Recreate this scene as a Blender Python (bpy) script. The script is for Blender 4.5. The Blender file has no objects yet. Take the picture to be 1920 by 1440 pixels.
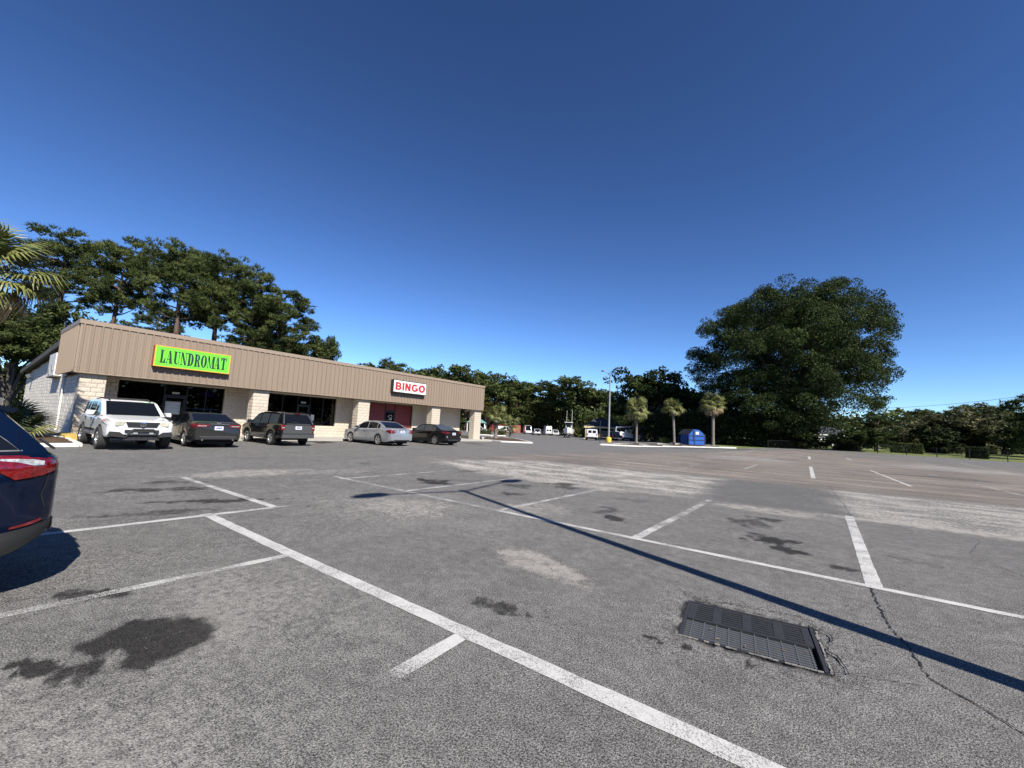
import bpy, bmesh, math, random
import numpy as np
from mathutils import Vector, Matrix

SC = bpy.context.scene
COL = SC.collection
R_ = math.radians

# ---------------------------------------------------------------- camera
F_PX = 780.64; PITCH = 0.1026716; ROLL = 0.0500835; YAW = 0.6404428; CAM_H = 1.6
_fw = np.array([-math.sin(YAW)*math.cos(PITCH), math.cos(YAW)*math.cos(PITCH), math.sin(PITCH)])
_rt = np.array([math.cos(YAW), math.sin(YAW), 0.0])
_up = np.cross(_rt, _fw)
_r2 = math.cos(ROLL)*_rt + math.sin(ROLL)*_up
_u2 = math.cos(ROLL)*_up - math.sin(ROLL)*_rt
cam_d = bpy.data.cameras.new('camera'); cam = bpy.data.objects.new('camera', cam_d); COL.objects.link(cam)
cam_d.sensor_width = 36.0; cam_d.lens = F_PX/1920*36.0; cam_d.clip_end = 6000; cam_d.clip_start = 0.05
cam.matrix_world = Matrix(((_r2[0], _u2[0], -_fw[0], 0), (_r2[1], _u2[1], -_fw[1], 0), (_r2[2], _u2[2], -_fw[2], CAM_H), (0, 0, 0, 1)))
SC.camera = cam

# ---------------------------------------------------------------- sky, sun, exposure
SUN_EL = R_(43.0); SUN_AZ = math.atan2(0.938, -0.347)          # azimuth from +Y towards +X
sun_dir = Vector((math.sin(SUN_AZ)*math.cos(SUN_EL), math.cos(SUN_AZ)*math.cos(SUN_EL), math.sin(SUN_EL)))
W = bpy.data.worlds.new('World'); SC.world = W; W.use_nodes = True
nt = W.node_tree; nt.nodes.clear()
sky = nt.nodes.new('ShaderNodeTexSky'); sky.sky_type = 'NISHITA'; sky.sun_disc = False
sky.sun_elevation = SUN_EL; sky.sun_rotation = SUN_AZ
sky.altitude = 0; sky.air_density = 0.8; sky.dust_density = 0.0; sky.ozone_density = 5.0
bg = nt.nodes.new('ShaderNodeBackground'); bg.inputs[1].default_value = 0.0515
gam = nt.nodes.new('ShaderNodeGamma'); gam.inputs[1].default_value = 1.42      # the camera's steep contrast, over the whole sky alike
wo = nt.nodes.new('ShaderNodeOutputWorld')
nt.links.new(sky.outputs[0], gam.inputs[0]); nt.links.new(gam.outputs[0], bg.inputs[0]); nt.links.new(bg.outputs[0], wo.inputs[0])
sl = bpy.data.lights.new('sun', 'SUN'); sl.energy = 5.0; sl.angle = R_(0.53); sl.color = (1.0, 0.95, 0.87)
so = bpy.data.objects.new('sun', sl); COL.objects.link(so)
so.rotation_euler = (-sun_dir).to_track_quat('-Z', 'Y').to_euler()
SC.view_settings.view_transform = 'Standard'; SC.view_settings.look = 'None'
SC.view_settings.exposure = 0.72; SC.view_settings.gamma = 1.0; SC.view_settings.use_curve_mapping = False
SC.render.engine = 'CYCLES'; SC.cycles.use_denoising = True
SC.cycles.max_bounces = 6; SC.cycles.transparent_max_bounces = 12; SC.cycles.diffuse_bounces = 3

# ---------------------------------------------------------------- terrain and measuring
def sstep(t):
    t = np.clip(t, 0, 1); return t*t*(3-2*t)
def gz(x, y):
    x = np.asarray(x, float); y = np.asarray(y, float)
    r = np.hypot(x, y); az = np.degrees(np.arctan2(x, y))
    z = .006*np.clip(-x-5, 0, 23)*(1-sstep((y-36)/26))                 # the lot climbs gently to the shops
    t = sstep((r-68)/50)*sstep((y+20)/40)
    z = z + .33*sstep((r-42)/22)*sstep((az+21)/7)*sstep((y+20)/40)
    return z + t*(.62*sstep((az+9)/8) - .32*(1-sstep((az+16)/7)))       # lawn side rises, far parking falls away
def gzf(x, y): return float(gz(x, y))
def ray(px, py): return _fw + _r2*(px-960)/F_PX - _u2*(py-720)/F_PX
def G(px, py):                                   # measured spot on the ground
    d = ray(px, py); z = 0.0
    for i in range(60):
        t = (z-CAM_H)/d[2] if d[2] < -1e-5 else 400.0
        t = min(t, 400.0); z = .5*z+.5*gzf(d[0]*t, d[1]*t)
    return float(d[0]*t), float(d[1]*t)
def AT(px, py, dep):                             # measured spot at a known distance
    d = ray(px, py)*dep; return float(d[0]), float(d[1]), float(d[2]+CAM_H)
def PXM(dep): return F_PX/dep

# ---------------------------------------------------------------- mesh helpers
class MB:
    def __init__(self): self.v = []; self.f = []
    def add(self, vs, fs):
        b = len(self.v); self.v += [tuple(p) for p in vs]; self.f += [tuple(i+b for i in f) for f in fs]; return self
    def box(self, c, s, rz=0, rot=None, taper=1.0):
        hx, hy, hz = s[0]/2, s[1]/2, s[2]/2
        vs = [(-hx, -hy, -hz), (hx, -hy, -hz), (hx, hy, -hz), (-hx, hy, -hz)] + [(a*taper, b*taper, hz) for a, b in ((-hx, -hy), (hx, -hy), (hx, hy), (-hx, hy))]
        M = rot if rot is not None else Matrix.Rotation(rz, 3, 'Z')
        vs = [tuple(M @ Vector(p) + Vector(c)) for p in vs]
        return self.add(vs, [(0, 3, 2, 1), (4, 5, 6, 7), (0, 1, 5, 4), (1, 2, 6, 5), (2, 3, 7, 6), (3, 0, 4, 7)])
    def bx(self, x0, x1, y0, y1, z0, z1): return self.box(((x0+x1)/2, (y0+y1)/2, (z0+z1)/2), (x1-x0, y1-y0, z1-z0))
    def quad(self, a, b, c, d): return self.add([a, b, c, d], [(0, 1, 2, 3)])
    def tube(self, pts, rad, n=8, caps=True):
        pts = [Vector(p) for p in pts]; k = len(pts)
        if not hasattr(rad, '__len__'): rad = [rad]*k
        rings = []; b = len(self.v); prev = None
        for i, p in enumerate(pts):
            t = (pts[min(i+1, k-1)]-pts[max(i-1, 0)]).normalized()
            if prev is None:
                a = Vector((0, 0, 1)) if abs(t.z) < .9 else Vector((1, 0, 0)); u = t.cross(a).normalized()
            else: u = (prev-t*prev.dot(t)).normalized()
            prev = u; w = t.cross(u)
            for j in range(n):
                an = 2*math.pi*j/n; self.v.append(tuple(p+(u*math.cos(an)+w*math.sin(an))*rad[i]))
        for i in range(k-1):
            for j in range(n):
                a, c = b+i*n+j, b+i*n+(j+1) % n
                self.f.append((a, c, c+n, a+n))
        if caps:
            self.f.append(tuple(b+j for j in range(n))[::-1]); self.f.append(tuple(b+(k-1)*n+j for j in range(n)))
        return self
    def lathe(self, prof, n=20, axis='Z', c=(0, 0, 0), close=False):
        b = len(self.v); k = len(prof)
        for (r, h) in prof:
            for j in range(n):
                a = 2*math.pi*j/n; x, y = r*math.cos(a), r*math.sin(a)
                p = (x, y, h) if axis == 'Z' else ((x, h, y) if axis == 'Y' else (h, x, y))
                self.v.append((p[0]+c[0], p[1]+c[1], p[2]+c[2]))
        for i in range(k-1 if not close else k):
            i2 = (i+1) % k
            for j in range(n):
                j2 = (j+1) % n; self.f.append((b+i*n+j, b+i*n+j2, b+i2*n+j2, b+i2*n+j))
        return self
    def prism(self, poly, axis, a0, a1):             # polygon extruded along an axis
        def P(u, w, a): return (a, u, w) if axis == 'X' else ((u, a, w) if axis == 'Y' else (u, w, a))
        n = len(poly)
        vs = [P(u, w, a0) for u, w in poly]+[P(u, w, a1) for u, w in poly]
        fs = [tuple(range(n))[::-1], tuple(range(n, 2*n))]+[(i, (i+1) % n, n+(i+1) % n, n+i) for i in range(n)]
        return self.add(vs, fs)
    def mesh(self, name, smooth=False, ang=40):
        me = bpy.data.meshes.new(name); me.from_pydata(self.v, [], self.f)
        bm = bmesh.new(); bm.from_mesh(me); bmesh.ops.recalc_face_normals(bm, faces=bm.faces); bm.to_mesh(me); bm.free()
        if smooth:
            me.shade_smooth()
            if ang: me.set_sharp_from_angle(angle=R_(ang))
        return me
    def build(self, name, m, parent=None, smooth=False, ang=40, loc=None, rz=0, kind=None):
        me = self.mesh(name, smooth, ang); me.materials.append(m)
        return link(name, me, parent, loc, rz, kind)
def link(name, me, parent=None, loc=None, rz=0, kind=None, rot=None, scale=None):
    o = bpy.data.objects.new(name, me); COL.objects.link(o)
    if parent: o.parent = parent
    if loc is not None: o.location = loc
    if rot is not None: o.rotation_euler = rot
    elif rz: o.rotation_euler = (0, 0, rz)
    if scale is not None: o.scale = scale
    if kind: o['kind'] = kind
    return o
def tag(o, label, cat, group=None):
    o['label'] = label; o['category'] = cat
    if group: o['group'] = group
    return o
def thing(name, label, cat, loc=(0, 0, 0), rz=0, group=None, scale=None):
    o = bpy.data.objects.new(name, None); COL.objects.link(o); o.location = loc; o.rotation_euler = (0, 0, rz); o.empty_display_size = .3
    if scale is not None: o.scale = (scale,)*3 if not hasattr(scale, '__len__') else scale
    return tag(o, label, cat, group)
def copy_tree(root, loc, rz=0, label=None, scale=None):
    def cp(o, par):
        c = o.copy(); COL.objects.link(c); c.parent = par
        for ch in o.children: cp(ch, c)
        return c
    kids = list(root.children)
    r = root.copy(); COL.objects.link(r); r.location = loc; r.rotation_euler = (0, 0, rz)
    if scale is not None: r.scale = (scale,)*3 if not hasattr(scale, '__len__') else scale
    if label: r['label'] = label
    for ch in kids: cp(ch, r)
    return r
def raw_mesh(name, V, quads=None, tris=None, m=None, smooth=False):
    """fast mesh from numpy arrays"""
    me = bpy.data.meshes.new(name); nv = len(V); me.vertices.add(nv); me.vertices.foreach_set('co', np.asarray(V, np.float32).ravel())
    fs = []; 
    nq = 0 if quads is None else len(quads); ntr = 0 if tris is None else len(tris)
    idx = np.concatenate([a for a in ((quads.ravel() if nq else None), (tris.ravel() if ntr else None)) if a is not None]).astype(np.int32)
    me.loops.add(len(idx)); me.loops.foreach_set('vertex_index', idx)
    me.polygons.add(nq+ntr)
    st = np.concatenate([np.arange(nq)*4, nq*4+np.arange(ntr)*3]).astype(np.int32)
    me.polygons.foreach_set('loop_start', st)
    if smooth: me.polygons.foreach_set('use_smooth', np.ones(nq+ntr, bool))
    me.update(calc_edges=True); me.validate()
    if m: me.materials.append(m)
    return me

# ---------------------------------------------------------------- materials
class NT:
    def __init__(self, name):
        self.m = bpy.data.materials.new(name); self.m.use_nodes = True; self.t = self.m.node_tree; self.t.nodes.clear()
        self.out = self.n('ShaderNodeOutputMaterial')
    def n(self, ty, **kw):
        k = self.t.nodes.new(ty)
        for a, b in kw.items(): setattr(k, a, b)
        return k
    def l(self, a, b): self.t.links.new(a, b)
    def set(self, sock, v):
        if isinstance(v, bpy.types.NodeSocket): self.l(v, sock)
        elif hasattr(v, '__len__') and len(v) == 3 and sock.type == 'RGBA': sock.default_value = (*v, 1)
        else: sock.default_value = v
    def math(self, op, a, b=0.0, clamp=False):
        k = self.n('ShaderNodeMath', operation=op, use_clamp=clamp); self.set(k.inputs[0], a); self.set(k.inputs[1], b); return k.outputs[0]
    def mix(self, fac, a, b, blend='MIX'):
        k = self.n('ShaderNodeMix', data_type='RGBA', blend_type=blend); self.set(k.inputs[0], fac); self.set(k.inputs[6], a); self.set(k.inputs[7], b); return k.outputs[2]
    def ramp(self, v, a, b, lo=0.0, hi=1.0, smooth=True):
        k = self.n('ShaderNodeMapRange', interpolation_type='SMOOTHSTEP' if smooth else 'LINEAR'); self.set(k.inputs[0], v)
        for i, q in enumerate((a, b, lo, hi)): k.inputs[i+1].default_value = q
        return k.outputs[0]
    def coord(self, scale=(1, 1, 1), kind='Object'):
        c = self.n('ShaderNodeTexCoord'); mp = self.n('ShaderNodeMapping'); self.l(c.outputs[kind], mp.inputs[0])
        mp.inputs['Scale'].default_value = scale; return mp.outputs[0]
    def noise(self, co, scale, detail=3, rough=.55, dist=0.0):
        k = self.n('ShaderNodeTexNoise'); self.l(co, k.inputs['Vector']); k.inputs['Scale'].default_value = scale
        k.inputs['Detail'].default_value = detail; k.inputs['Roughness'].default_value = rough; k.inputs['Distortion'].default_value = dist
        return k.outputs['Fac']
    def voro(self, co, scale, feature='F1', out='Distance'):
        k = self.n('ShaderNodeTexVoronoi', feature=feature); self.l(co, k.inputs['Vector']); k.inputs['Scale'].default_value = scale; return k.outputs[out]
    def attr(self, name, out='Fac'):
        k = self.n('ShaderNodeAttribute', attribute_name=name); return k.outputs[out]
    def bsdf(self, col, rough=.6, metal=0.0, spec=.5, bump=None, bstr=.3, bdist=.01, coat=0, **kw):
        b = self.n('ShaderNodeBsdfPrincipled'); self.set(b.inputs['Base Color'], col); self.set(b.inputs['Roughness'], rough)
        self.set(b.inputs['Metallic'], metal); b.inputs['Specular IOR Level'].default_value = spec
        if coat: b.inputs['Coat Weight'].default_value = coat; b.inputs['Coat Roughness'].default_value = .04
        for k, v in kw.items(): self.set(b.inputs[k], v)
        if bump is not None:
            bp = self.n('ShaderNodeBump'); bp.inputs['Strength'].default_value = bstr; bp.inputs['Distance'].default_value = bdist
            self.l(bump, bp.inputs['Height']); self.l(bp.outputs[0], b.inputs['Normal'])
        return b.outputs[0]
    def done(self, sh): self.l(sh, self.out.inputs[0]); return self.m
def sc3(c, k): return tuple(min(1, max(0, a*k)) for a in c)
def MAT(name, col, rough=.6, metal=0, var=.14, scale=5, fine=0, fscale=80, bstr=.2, bdist=.005, coat=0, spec=.5):
    t = NT(name); co = t.coord()
    c = t.mix(t.noise(co, scale, 4), sc3(col, 1-var), sc3(col, 1+var))
    b = None
    if fine:
        fn = t.noise(co, fscale, 3); c = t.mix(t.math('MULTIPLY', fn, fine), c, sc3(col, .55)); b = fn
    r = t.ramp(t.noise(co, scale*2.3, 3), .3, .7, max(.02, rough-.07), min(1, rough+.07))
    return t.done(t.bsdf(c, r, metal, spec, b, bstr, bdist, coat))
def PAINT(name, col, metal=.0, flake=0.0, dirt=.12, rough=.28, coat=.8, spec=.5):
    """car paint: clear coat, road dust low on the body and in a thin film"""
    t = NT(name); co = t.coord()
    n1 = t.noise(co, 3.0, 5, .65); n2 = t.noise(co, 260, 2)
    c = t.mix(t.math('MULTIPLY', n2, flake), col, sc3(col, 1.9))
    sep = t.n('ShaderNodeSeparateXYZ'); t.l(co, sep.inputs[0])
    low = t.ramp(sep.outputs[2], .75, .2, 0.0, 1.0)
    d = t.math('ADD', t.math('MULTIPLY', low, .35), t.math('MULTIPLY', n1, .5))
    d = t.math('MULTIPLY', d, dirt*2, True)
    c = t.mix(d, c, (.22, .2, .17))
    r = t.math('ADD', t.math('MULTIPLY', d, .6), rough)
    return t.done(t.bsdf(c, r, metal, spec, None, coat=coat))
def LEAF(name, dark, light, trans=.25, rough=.55, scale=.55):
    t = NT(name); co = t.coord()
    a = t.attr('rnd'); n = t.noise(co, scale, 3)
    f = t.ramp(t.math('ADD', t.math('MULTIPLY', a, .6), t.math('MULTIPLY', n, .8)), .35, 1.1)
    c = t.mix(f, dark, light)
    b = t.bsdf(c, .75, 0, .18)
    tr = t.n('ShaderNodeBsdfTranslucent'); t.set(tr.inputs[0], t.mix(.5, c, sc3(light, 1.5)))
    mx = t.n('ShaderNodeMixShader'); mx.inputs[0].default_value = trans; t.l(b, mx.inputs[1]); t.l(tr.outputs[0], mx.inputs[2])
    return t.done(mx.outputs[0])
# ================================================================ GROUND
def _hash(ix, iy, s): 
    h = (ix*374761393+iy*668265263+s*1442695041) & 0xffffffff
    h = ((h ^ (h >> 13))*1274126177) & 0xffffffff
    return ((h ^ (h >> 16)) & 0xffff)/65535.0
def vnoise(x, y, s=0):
    ix = np.floor(x).astype(np.int64); iy = np.floor(y).astype(np.int64); fx = sstep(x-ix); fy = sstep(y-iy)
    a = _hash(ix, iy, s); b = _hash(ix+1, iy, s); c = _hash(ix, iy+1, s); d = _hash(ix+1, iy+1, s)
    return (a*(1-fx)+b*fx)*(1-fy)+(c*(1-fx)+d*fx)*fy
def fbm(x, y, s=0, o=4):
    v = 0; a = .5
    for i in range(o): v = v+a*vnoise(x*2**i, y*2**i, s+i*7); a *= .5
    return v/(1-.5**o)
def inpoly(px, py, poly):
    r = np.zeros(px.shape, bool); n = len(poly)
    for i in range(n):
        x0, y0 = poly[i]; x1, y1 = poly[(i+1) % n]
        c = ((y0 > py) != (y1 > py)) & (px < (x1-x0)*(py-y0)/((y1-y0) or 1e-9)+x0)
        r ^= c
    return r
def polydist(px, py, poly):
    d = np.full(px.shape, 1e9); n = len(poly)
    for i in range(n):
        a = np.array(poly[i]); b = np.array(poly[(i+1) % n]); e = b-a; L = max(1e-9, e@e)
        t = np.clip(((px-a[0])*e[0]+(py-a[1])*e[1])/L, 0, 1)
        d = np.minimum(d, np.hypot(px-a[0]-t*e[0], py-a[1]-t*e[1]))
    return np.where(inpoly(px, py, poly), d, -d)
def softpoly(x, y, poly, soft, wob=0.0, wsc=1.0, seed=0):
    if wob: 
        x = x+(fbm(x*wsc, y*wsc, seed)-.5)*2*wob; y = y+(fbm(x*wsc+31, y*wsc+17, seed+3)-.5)*2*wob
    return sstep(polydist(x, y, poly)/soft*.5+.5)
def blob(x, y, cx, cy, rx, ry, rot=0, seed=0, wob=.5, wsc=2.0):
    dx, dy = x-cx, y-cy; c, s = math.cos(rot), math.sin(rot)
    u, v = (dx*c+dy*s)/rx, (-dx*s+dy*c)/ry
    d = np.hypot(u, v)+(fbm(x*wsc, y*wsc, seed)-.5)*2*wob
    return np.clip(1.25-d, 0, 1)

# radial tessellation, finest close to the place where people stand
_az = np.concatenate([np.arange(-106, 34, .36), np.arange(34, 254, 4.0)])
_rr = [.4]
while _rr[-1] < 3000: _rr.append(_rr[-1]*(1.0175 if _rr[-1] < 130 else 1.12))
_rr = np.array(_rr); nA, nR = len(_az), len(_rr)
AA, RR = np.meshgrid(np.radians(_az), _rr)
GX, GY = (RR*np.sin(AA)).ravel(), (RR*np.cos(AA)).ravel()
GZ = gz(GX, GY)
# the drain sits in a shallow dip of broken asphalt
DR_C = (-0.535, 4.21); DR_R = R_(8.0); DR_S = (1.0, .83)
_dx, _dy = GX-DR_C[0], GY-DR_C[1]
_du, _dv = _dx*math.cos(DR_R)+_dy*math.sin(DR_R), -_dx*math.sin(DR_R)+_dy*math.cos(DR_R)
_dd = np.maximum(np.abs(_du)-DR_S[0]/2, np.abs(_dv)-DR_S[1]/2)
near = np.hypot(_dx, _dy) < 4
GZ = GZ + np.where(near, (fbm(GX*3, GY*3, 5)-.5)*.006, 0)
GZ = GZ - .016*np.exp(-np.maximum(_dd, 0)/.12)*near - .012*np.exp(-np.maximum(_dd, 0)/.10)*near*(fbm(GX*14, GY*14, 9) > .52)*(_du > -.3)

_e = [G(px, py) for px, py in ((1380, 841), (1440, 840), (1530, 842), (1646, 850), (1757, 857), (1890, 865.5))]
_fx, _fy = _e[-1]; _sl = (_e[-1][0]-_e[-3][0], _e[-1][1]-_e[-3][1])
_far = [(_fx+_sl[0]*k, _fy+_sl[1]*k) for k in (2, 7)]
LOT = [(-24, -90), (_far[1][0], -90), _far[1], _far[0], _e[5], _e[4], _e[3], _e[2], _e[1], _e[0], (-14, 72), (-25, 84), (-30, 150), (-98, 150), (-90, 70), (-46, 46), (-30, 38), (-29, 3), (-29, -3)]
qi = np.arange((nR-1)*nA).reshape(nR-1, nA)
quads = np.stack([qi, np.roll(qi, -1, 1), np.roll(qi, -1, 1)+nA, qi+nA], -1).reshape(-1, 4)
qx, qy = GX[quads].mean(1), GY[quads].mean(1)
inlot = inpoly(qx, qy, LOT)
LAWN = [_far[0], _e[5], _e[4], _e[3], _e[2], _e[1], _e[0], (-14, 72), (-25, 84), (-30, 150), (-40, 400), (300, 400), (300, -90), (_far[1][0], -90), _far[1]]
inlawn = inpoly(qx, qy, LAWN) & ~inlot

def asphalt_material():
    t = NT('asphalt'); co = t.coord()
    brown, sand, dark, worn, fresh, lite = (t.attr(a) for a in ('brown', 'sand', 'dark', 'worn', 'fresh', 'lite'))
    big = t.noise(co, .35, 5, .6); mid = t.noise(co, 2.2, 5, .62); fin = t.noise(co, 85, 3, .75); grit = t.voro(co, 120); spk = t.noise(co, 170, 2, .8)
    base = t.mix(big, (.09, .087, .082), (.165, .159, .149))
    base = t.mix(t.ramp(mid, .38, .7, 0, .6), base, (.185, .178, .166)); base = t.mix(t.ramp(t.noise(co, 1.1, 6, .68), .5, .72, 0, .5), base, (.072, .07, .067))
    base = t.mix(t.math('MULTIPLY', fresh, .45), base, (.078, .077, .076))
    # old brown asphalt: long pale drag streaks running with the traffic
    st = t.ramp(t.noise(t.coord((.09, 1.3, 1)), 1.2, 6, .7), .36, .64); st2 = t.noise(t.coord((.3, .12, 1)), .8, 4, .6)
    bcol = t.mix(st, (.11, .094, .08), (.25, .214, .18)); bcol = t.mix(t.ramp(st2, .45, .7, 0, .75), bcol, (.1, .09, .084)); bcol = t.mix(t.ramp(t.noise(co, .6, 6, .7), .5, .68, 0, .55), bcol, (.125, .12, .113))
    bcol = t.mix(t.ramp(t.noise(t.coord((.09, 1.6, 1)), .9, 5, .7), .58, .72, 0, .75), bcol, (.36, .31, .265))
    base = t.mix(brown, base, bcol)
    cm = t.n('ShaderNodeCombineColor'); mt = t.ramp(t.noise(co, 8, 8, .82), .32, .68, .72, 1.28); [t.l(mt, cm.inputs[i]) for i in range(3)]; base = t.mix(1.0, base, cm.outputs[0], 'MULTIPLY')
    # coarse aggregate and salt-and-pepper grain
    g1 = t.ramp(fin, .36, .64, .22, 1.7); base = t.mix(1.0, base, t.n('ShaderNodeCombineColor').outputs[0], 'MULTIPLY') if False else base
    cc = t.n('ShaderNodeCombineColor'); [t.l(g1, cc.inputs[i]) for i in range(3)]
    base = t.mix(t.math('SUBTRACT', 1.0, t.math('MULTIPLY', brown, .6)), base, t.mix(1.0, base, cc.outputs[0], 'MULTIPLY'))
    base = t.mix(t.ramp(spk, .58, .68, 0, .6), base, (.4, .385, .36))
    base = t.mix(t.ramp(grit, .1, .02, 0, .4), base, (.03, .03, .03))
    # worn strip: asphalt skin gone, pale stones and sand in between
    wn = t.noise(t.coord((.4, .8, 1)), 1.5, 6, .72); peb = t.noise(co, 16, 3, .75)
    wf = t.math('MULTIPLY', worn, t.ramp(t.math('ADD', t.math('MULTIPLY', peb, .62), t.math('MULTIPLY', wn, .55)), .5, .72), True)
    base = t.mix(wf, base, (.48, .45, .4))
    sn = t.math('ADD', t.math('MULTIPLY', t.noise(co, 4, 7, .78), .9), t.math('MULTIPLY', fin, .7)); sf = t.ramp(t.math('ADD', t.math('MULTIPLY', sand, .8), t.math('MULTIPLY', t.math('SUBTRACT', sn, .8), 1.6)), .42, .95)
    sf = t.math('MULTIPLY', sf, t.ramp(sand, .02, .25, 0, .85))
    base = t.mix(t.math('MULTIPLY', sf, .85), base, (.38, .352, .315))
    lf = t.math('MULTIPLY', lite, t.ramp(t.math('ADD', t.math('MULTIPLY', st, .6), t.math('MULTIPLY', t.noise(co, 1.3, 6, .75), .6)), .45, .8, .15, .85)); base = t.mix(lf, base, (.3, .29, .275))
    df = t.math('MULTIPLY', t.ramp(t.math('ADD', dark, t.math('MULTIPLY', t.math('SUBTRACT', t.noise(co, 9, 6, .75), .5), .9)), .25, .7), t.ramp(dark, .02, .5, 0, .9))
    base = t.mix(df, base, t.mix(1.0, base, (.1, .095, .09), 'MULTIPLY'))
    h = t.math('ADD', t.math('MULTIPLY', fin, .6), t.math('MULTIPLY', grit, .7))
    rgh = t.math('SUBTRACT', .9, t.math('MULTIPLY', df, .1))
    return t.done(t.bsdf(base, rgh, 0, .2, h, .6, .012))
ASPHALT = asphalt_material()
def grass_material(name, a, b, c):
    t = NT(name); co = t.coord()
    col = t.mix(t.noise(co, .25, 4), a, b); col = t.mix(t.ramp(t.noise(co, 1.4, 5, .7), .5, .75), col, c); col = t.mix(t.math('MULTIPLY', t.noise(co, 30, 2), .5), col, sc3(a, .5))
    return t.done(t.bsdf(col, .9, 0, .2, t.noise(co, 25, 3), .8, .04))
LAWN_M = grass_material('lawn grass', (.12, .16, .045), (.19, .2, .075), (.26, .24, .11))
DIRT_M = grass_material('forest floor', (.06, .05, .03), (.1, .085, .05), (.08, .09, .035))

def ground_part(name, sel, m):
    q = quads[sel]; u, inv = np.unique(q, return_inverse=True)
    V = np.stack([GX[u], GY[u], GZ[u]], 1); q2 = inv.reshape(-1, 4)
    o = link(name, raw_mesh(name, V, quads=q2, m=m, smooth=True), kind='structure'); return o, u
lot, lu = ground_part('parking_lot', inlot, ASPHALT)
lawn, _ = ground_part('lawn', inlawn, LAWN_M)
ter, _ = ground_part('ground', ~(inlot | inlawn), DIRT_M)
# the small disc right under the photographer
cv = np.concatenate([[[0, 0, 0]], np.stack([GX[:nA], GY[:nA], GZ[:nA]], 1)])
ids = np.arange(nA); ct = np.stack([np.zeros(nA, int), ids+1, (ids+1) % nA+1], 1)
disc = link('asphalt_patch', raw_mesh('asphalt_patch', cv, tris=ct, m=ASPHALT), parent=lot)

x, y = GX[lu], GY[lu]
BROWN = [(-13.6, 12.6), (-13, 15.3), (-11.2, 17), (-7.3, 18.0), (-3.4, 18.4), (.3, 18.6), (4.8, 19.5), (70, 22)]+[G(*q) for q in ((1920, 878), (1760, 864), (1650, 855), (1530, 846), (1380, 847), (1130, 849), (905, 856))]
brown = softpoly(x, y, BROWN, 1.2, 1.1, .45, 2)
edge = [G(*q) for q in ((1530, 842), (1700, 853), (1918, 867), (1918, 884), (1690, 866), (1580, 855))]; edge.insert(3, (80, 30)); edge.insert(3, _far[0])
de = softpoly(x, y, edge, 3, 1.5, .2, 4)
brown = brown*(1-.75*de)
worn = .27*np.maximum(np.maximum(blob(x, y, -2.7, .7, 1.6, .8, .5, 3, .5, .9), blob(x, y, -3.9, 1.8, 1.4, .8, .2, 4, .5, .9)), blob(x, y, -6.5, 5.2, 2.5, 1.4, .3, 5, .5, .6)) + softpoly(x, y, [(-12.3, 12), (-12.6, 14.1), (-11.1, 17), (-3.2, 18.3), (-2.75, 12), (-7.2, 11.2), (-10, 11)], .6, .4, .8, 6) + softpoly(x, y, [(.3, 18.2), (4.6, 18.8), (40, 19.5), (40, 12.6), (3, 12.4), (.55, 12.1)], .5, .35, .8, 8)*.8
fresh = softpoly(x, y, [(-3.3, 18.4), (.25, 19.9), (.5, 12.3), (-2.7, 11.9)], .12, .05, 2, 3)
lite = softpoly(x, y, [G(*q) for q in ((1325, 858), (1500, 868), (1440, 858), (1340, 853))], 1.2, .8, .4, 5) + softpoly(x, y, [G(*q) for q in ((1640, 871), (1740, 872), (1918, 888), (1918, 893), (1720, 879))], 1.2, .8, .4, 6)
sand = np.zeros_like(x)
for i, (cx, cy, rx, ry, ro, k) in enumerate([(-12.2, 5, .9, 1.9, 0, .9), (-11.5, 7.2, .7, 1.6, .1, .7), (-6.3, 5.2, 1.2, 1.0, .5, .75), (-2.7, 4.35, .85, .42, -.25, .95), (-4.7, 7.2, .8, .9, .3, .8), (-1.5, 9.2, 1.3, .55, .2, .5), (-.9, 11.3, 1.6, .5, 0, .9), (.2, 11.8, 1.6, .35, .1, .8), (2.4, 12.2, 2.2, .5, 0, 1.0), (5.5, 12.4, 3, .35, 0, 1.0), (1.0, 11.95, 1.4, .25, .08, 1.0), (-3.9, 11.6, 1.2, .3, .0, .9), (-6.6, 11.3, 2.6, .7, -.05, .95), (-9.5, 11.4, 2.3, 1.2, 0, .7), (-2.9, 1.4, .5, .3, .6, .25), (-3.25, .62, .25, .2, 0, .3), (-9, 25, 3, 1, .2, .4), (2, 26, 4, .8, 0, .35), (-22, 13, 1.2, 6, 0, .35), (-20.9, 5.5, .6, 3, 0, .6), (-21.5, 25, .8, 6, 0, .4), (-27, 66, 5, 2.5, .6, .5), (-35, 85, 8, 2, .6, .5)]):
    sand = np.maximum(sand, k*np.clip(blob(x, y, cx, cy, rx, ry, ro, i+20, .45, 1.3)*1.6, 0, 1))
dark = np.zeros_like(x)
OIL = [(-4.02, .68), (-4.1, .82), (-4.2, 1.0), (-4.12, 1.17), (-3.85, 1.38), (-3.7, 1.34), (-3.51, 1.33), (-3.46, 1.15), (-3.4, .92), (-3.57, .85), (-3.76, .9), (-3.86, .84), (-3.72, .73)]
dark = np.maximum(dark, softpoly(x, y, OIL, .15, .08, 6, 11)*1.15)
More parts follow.
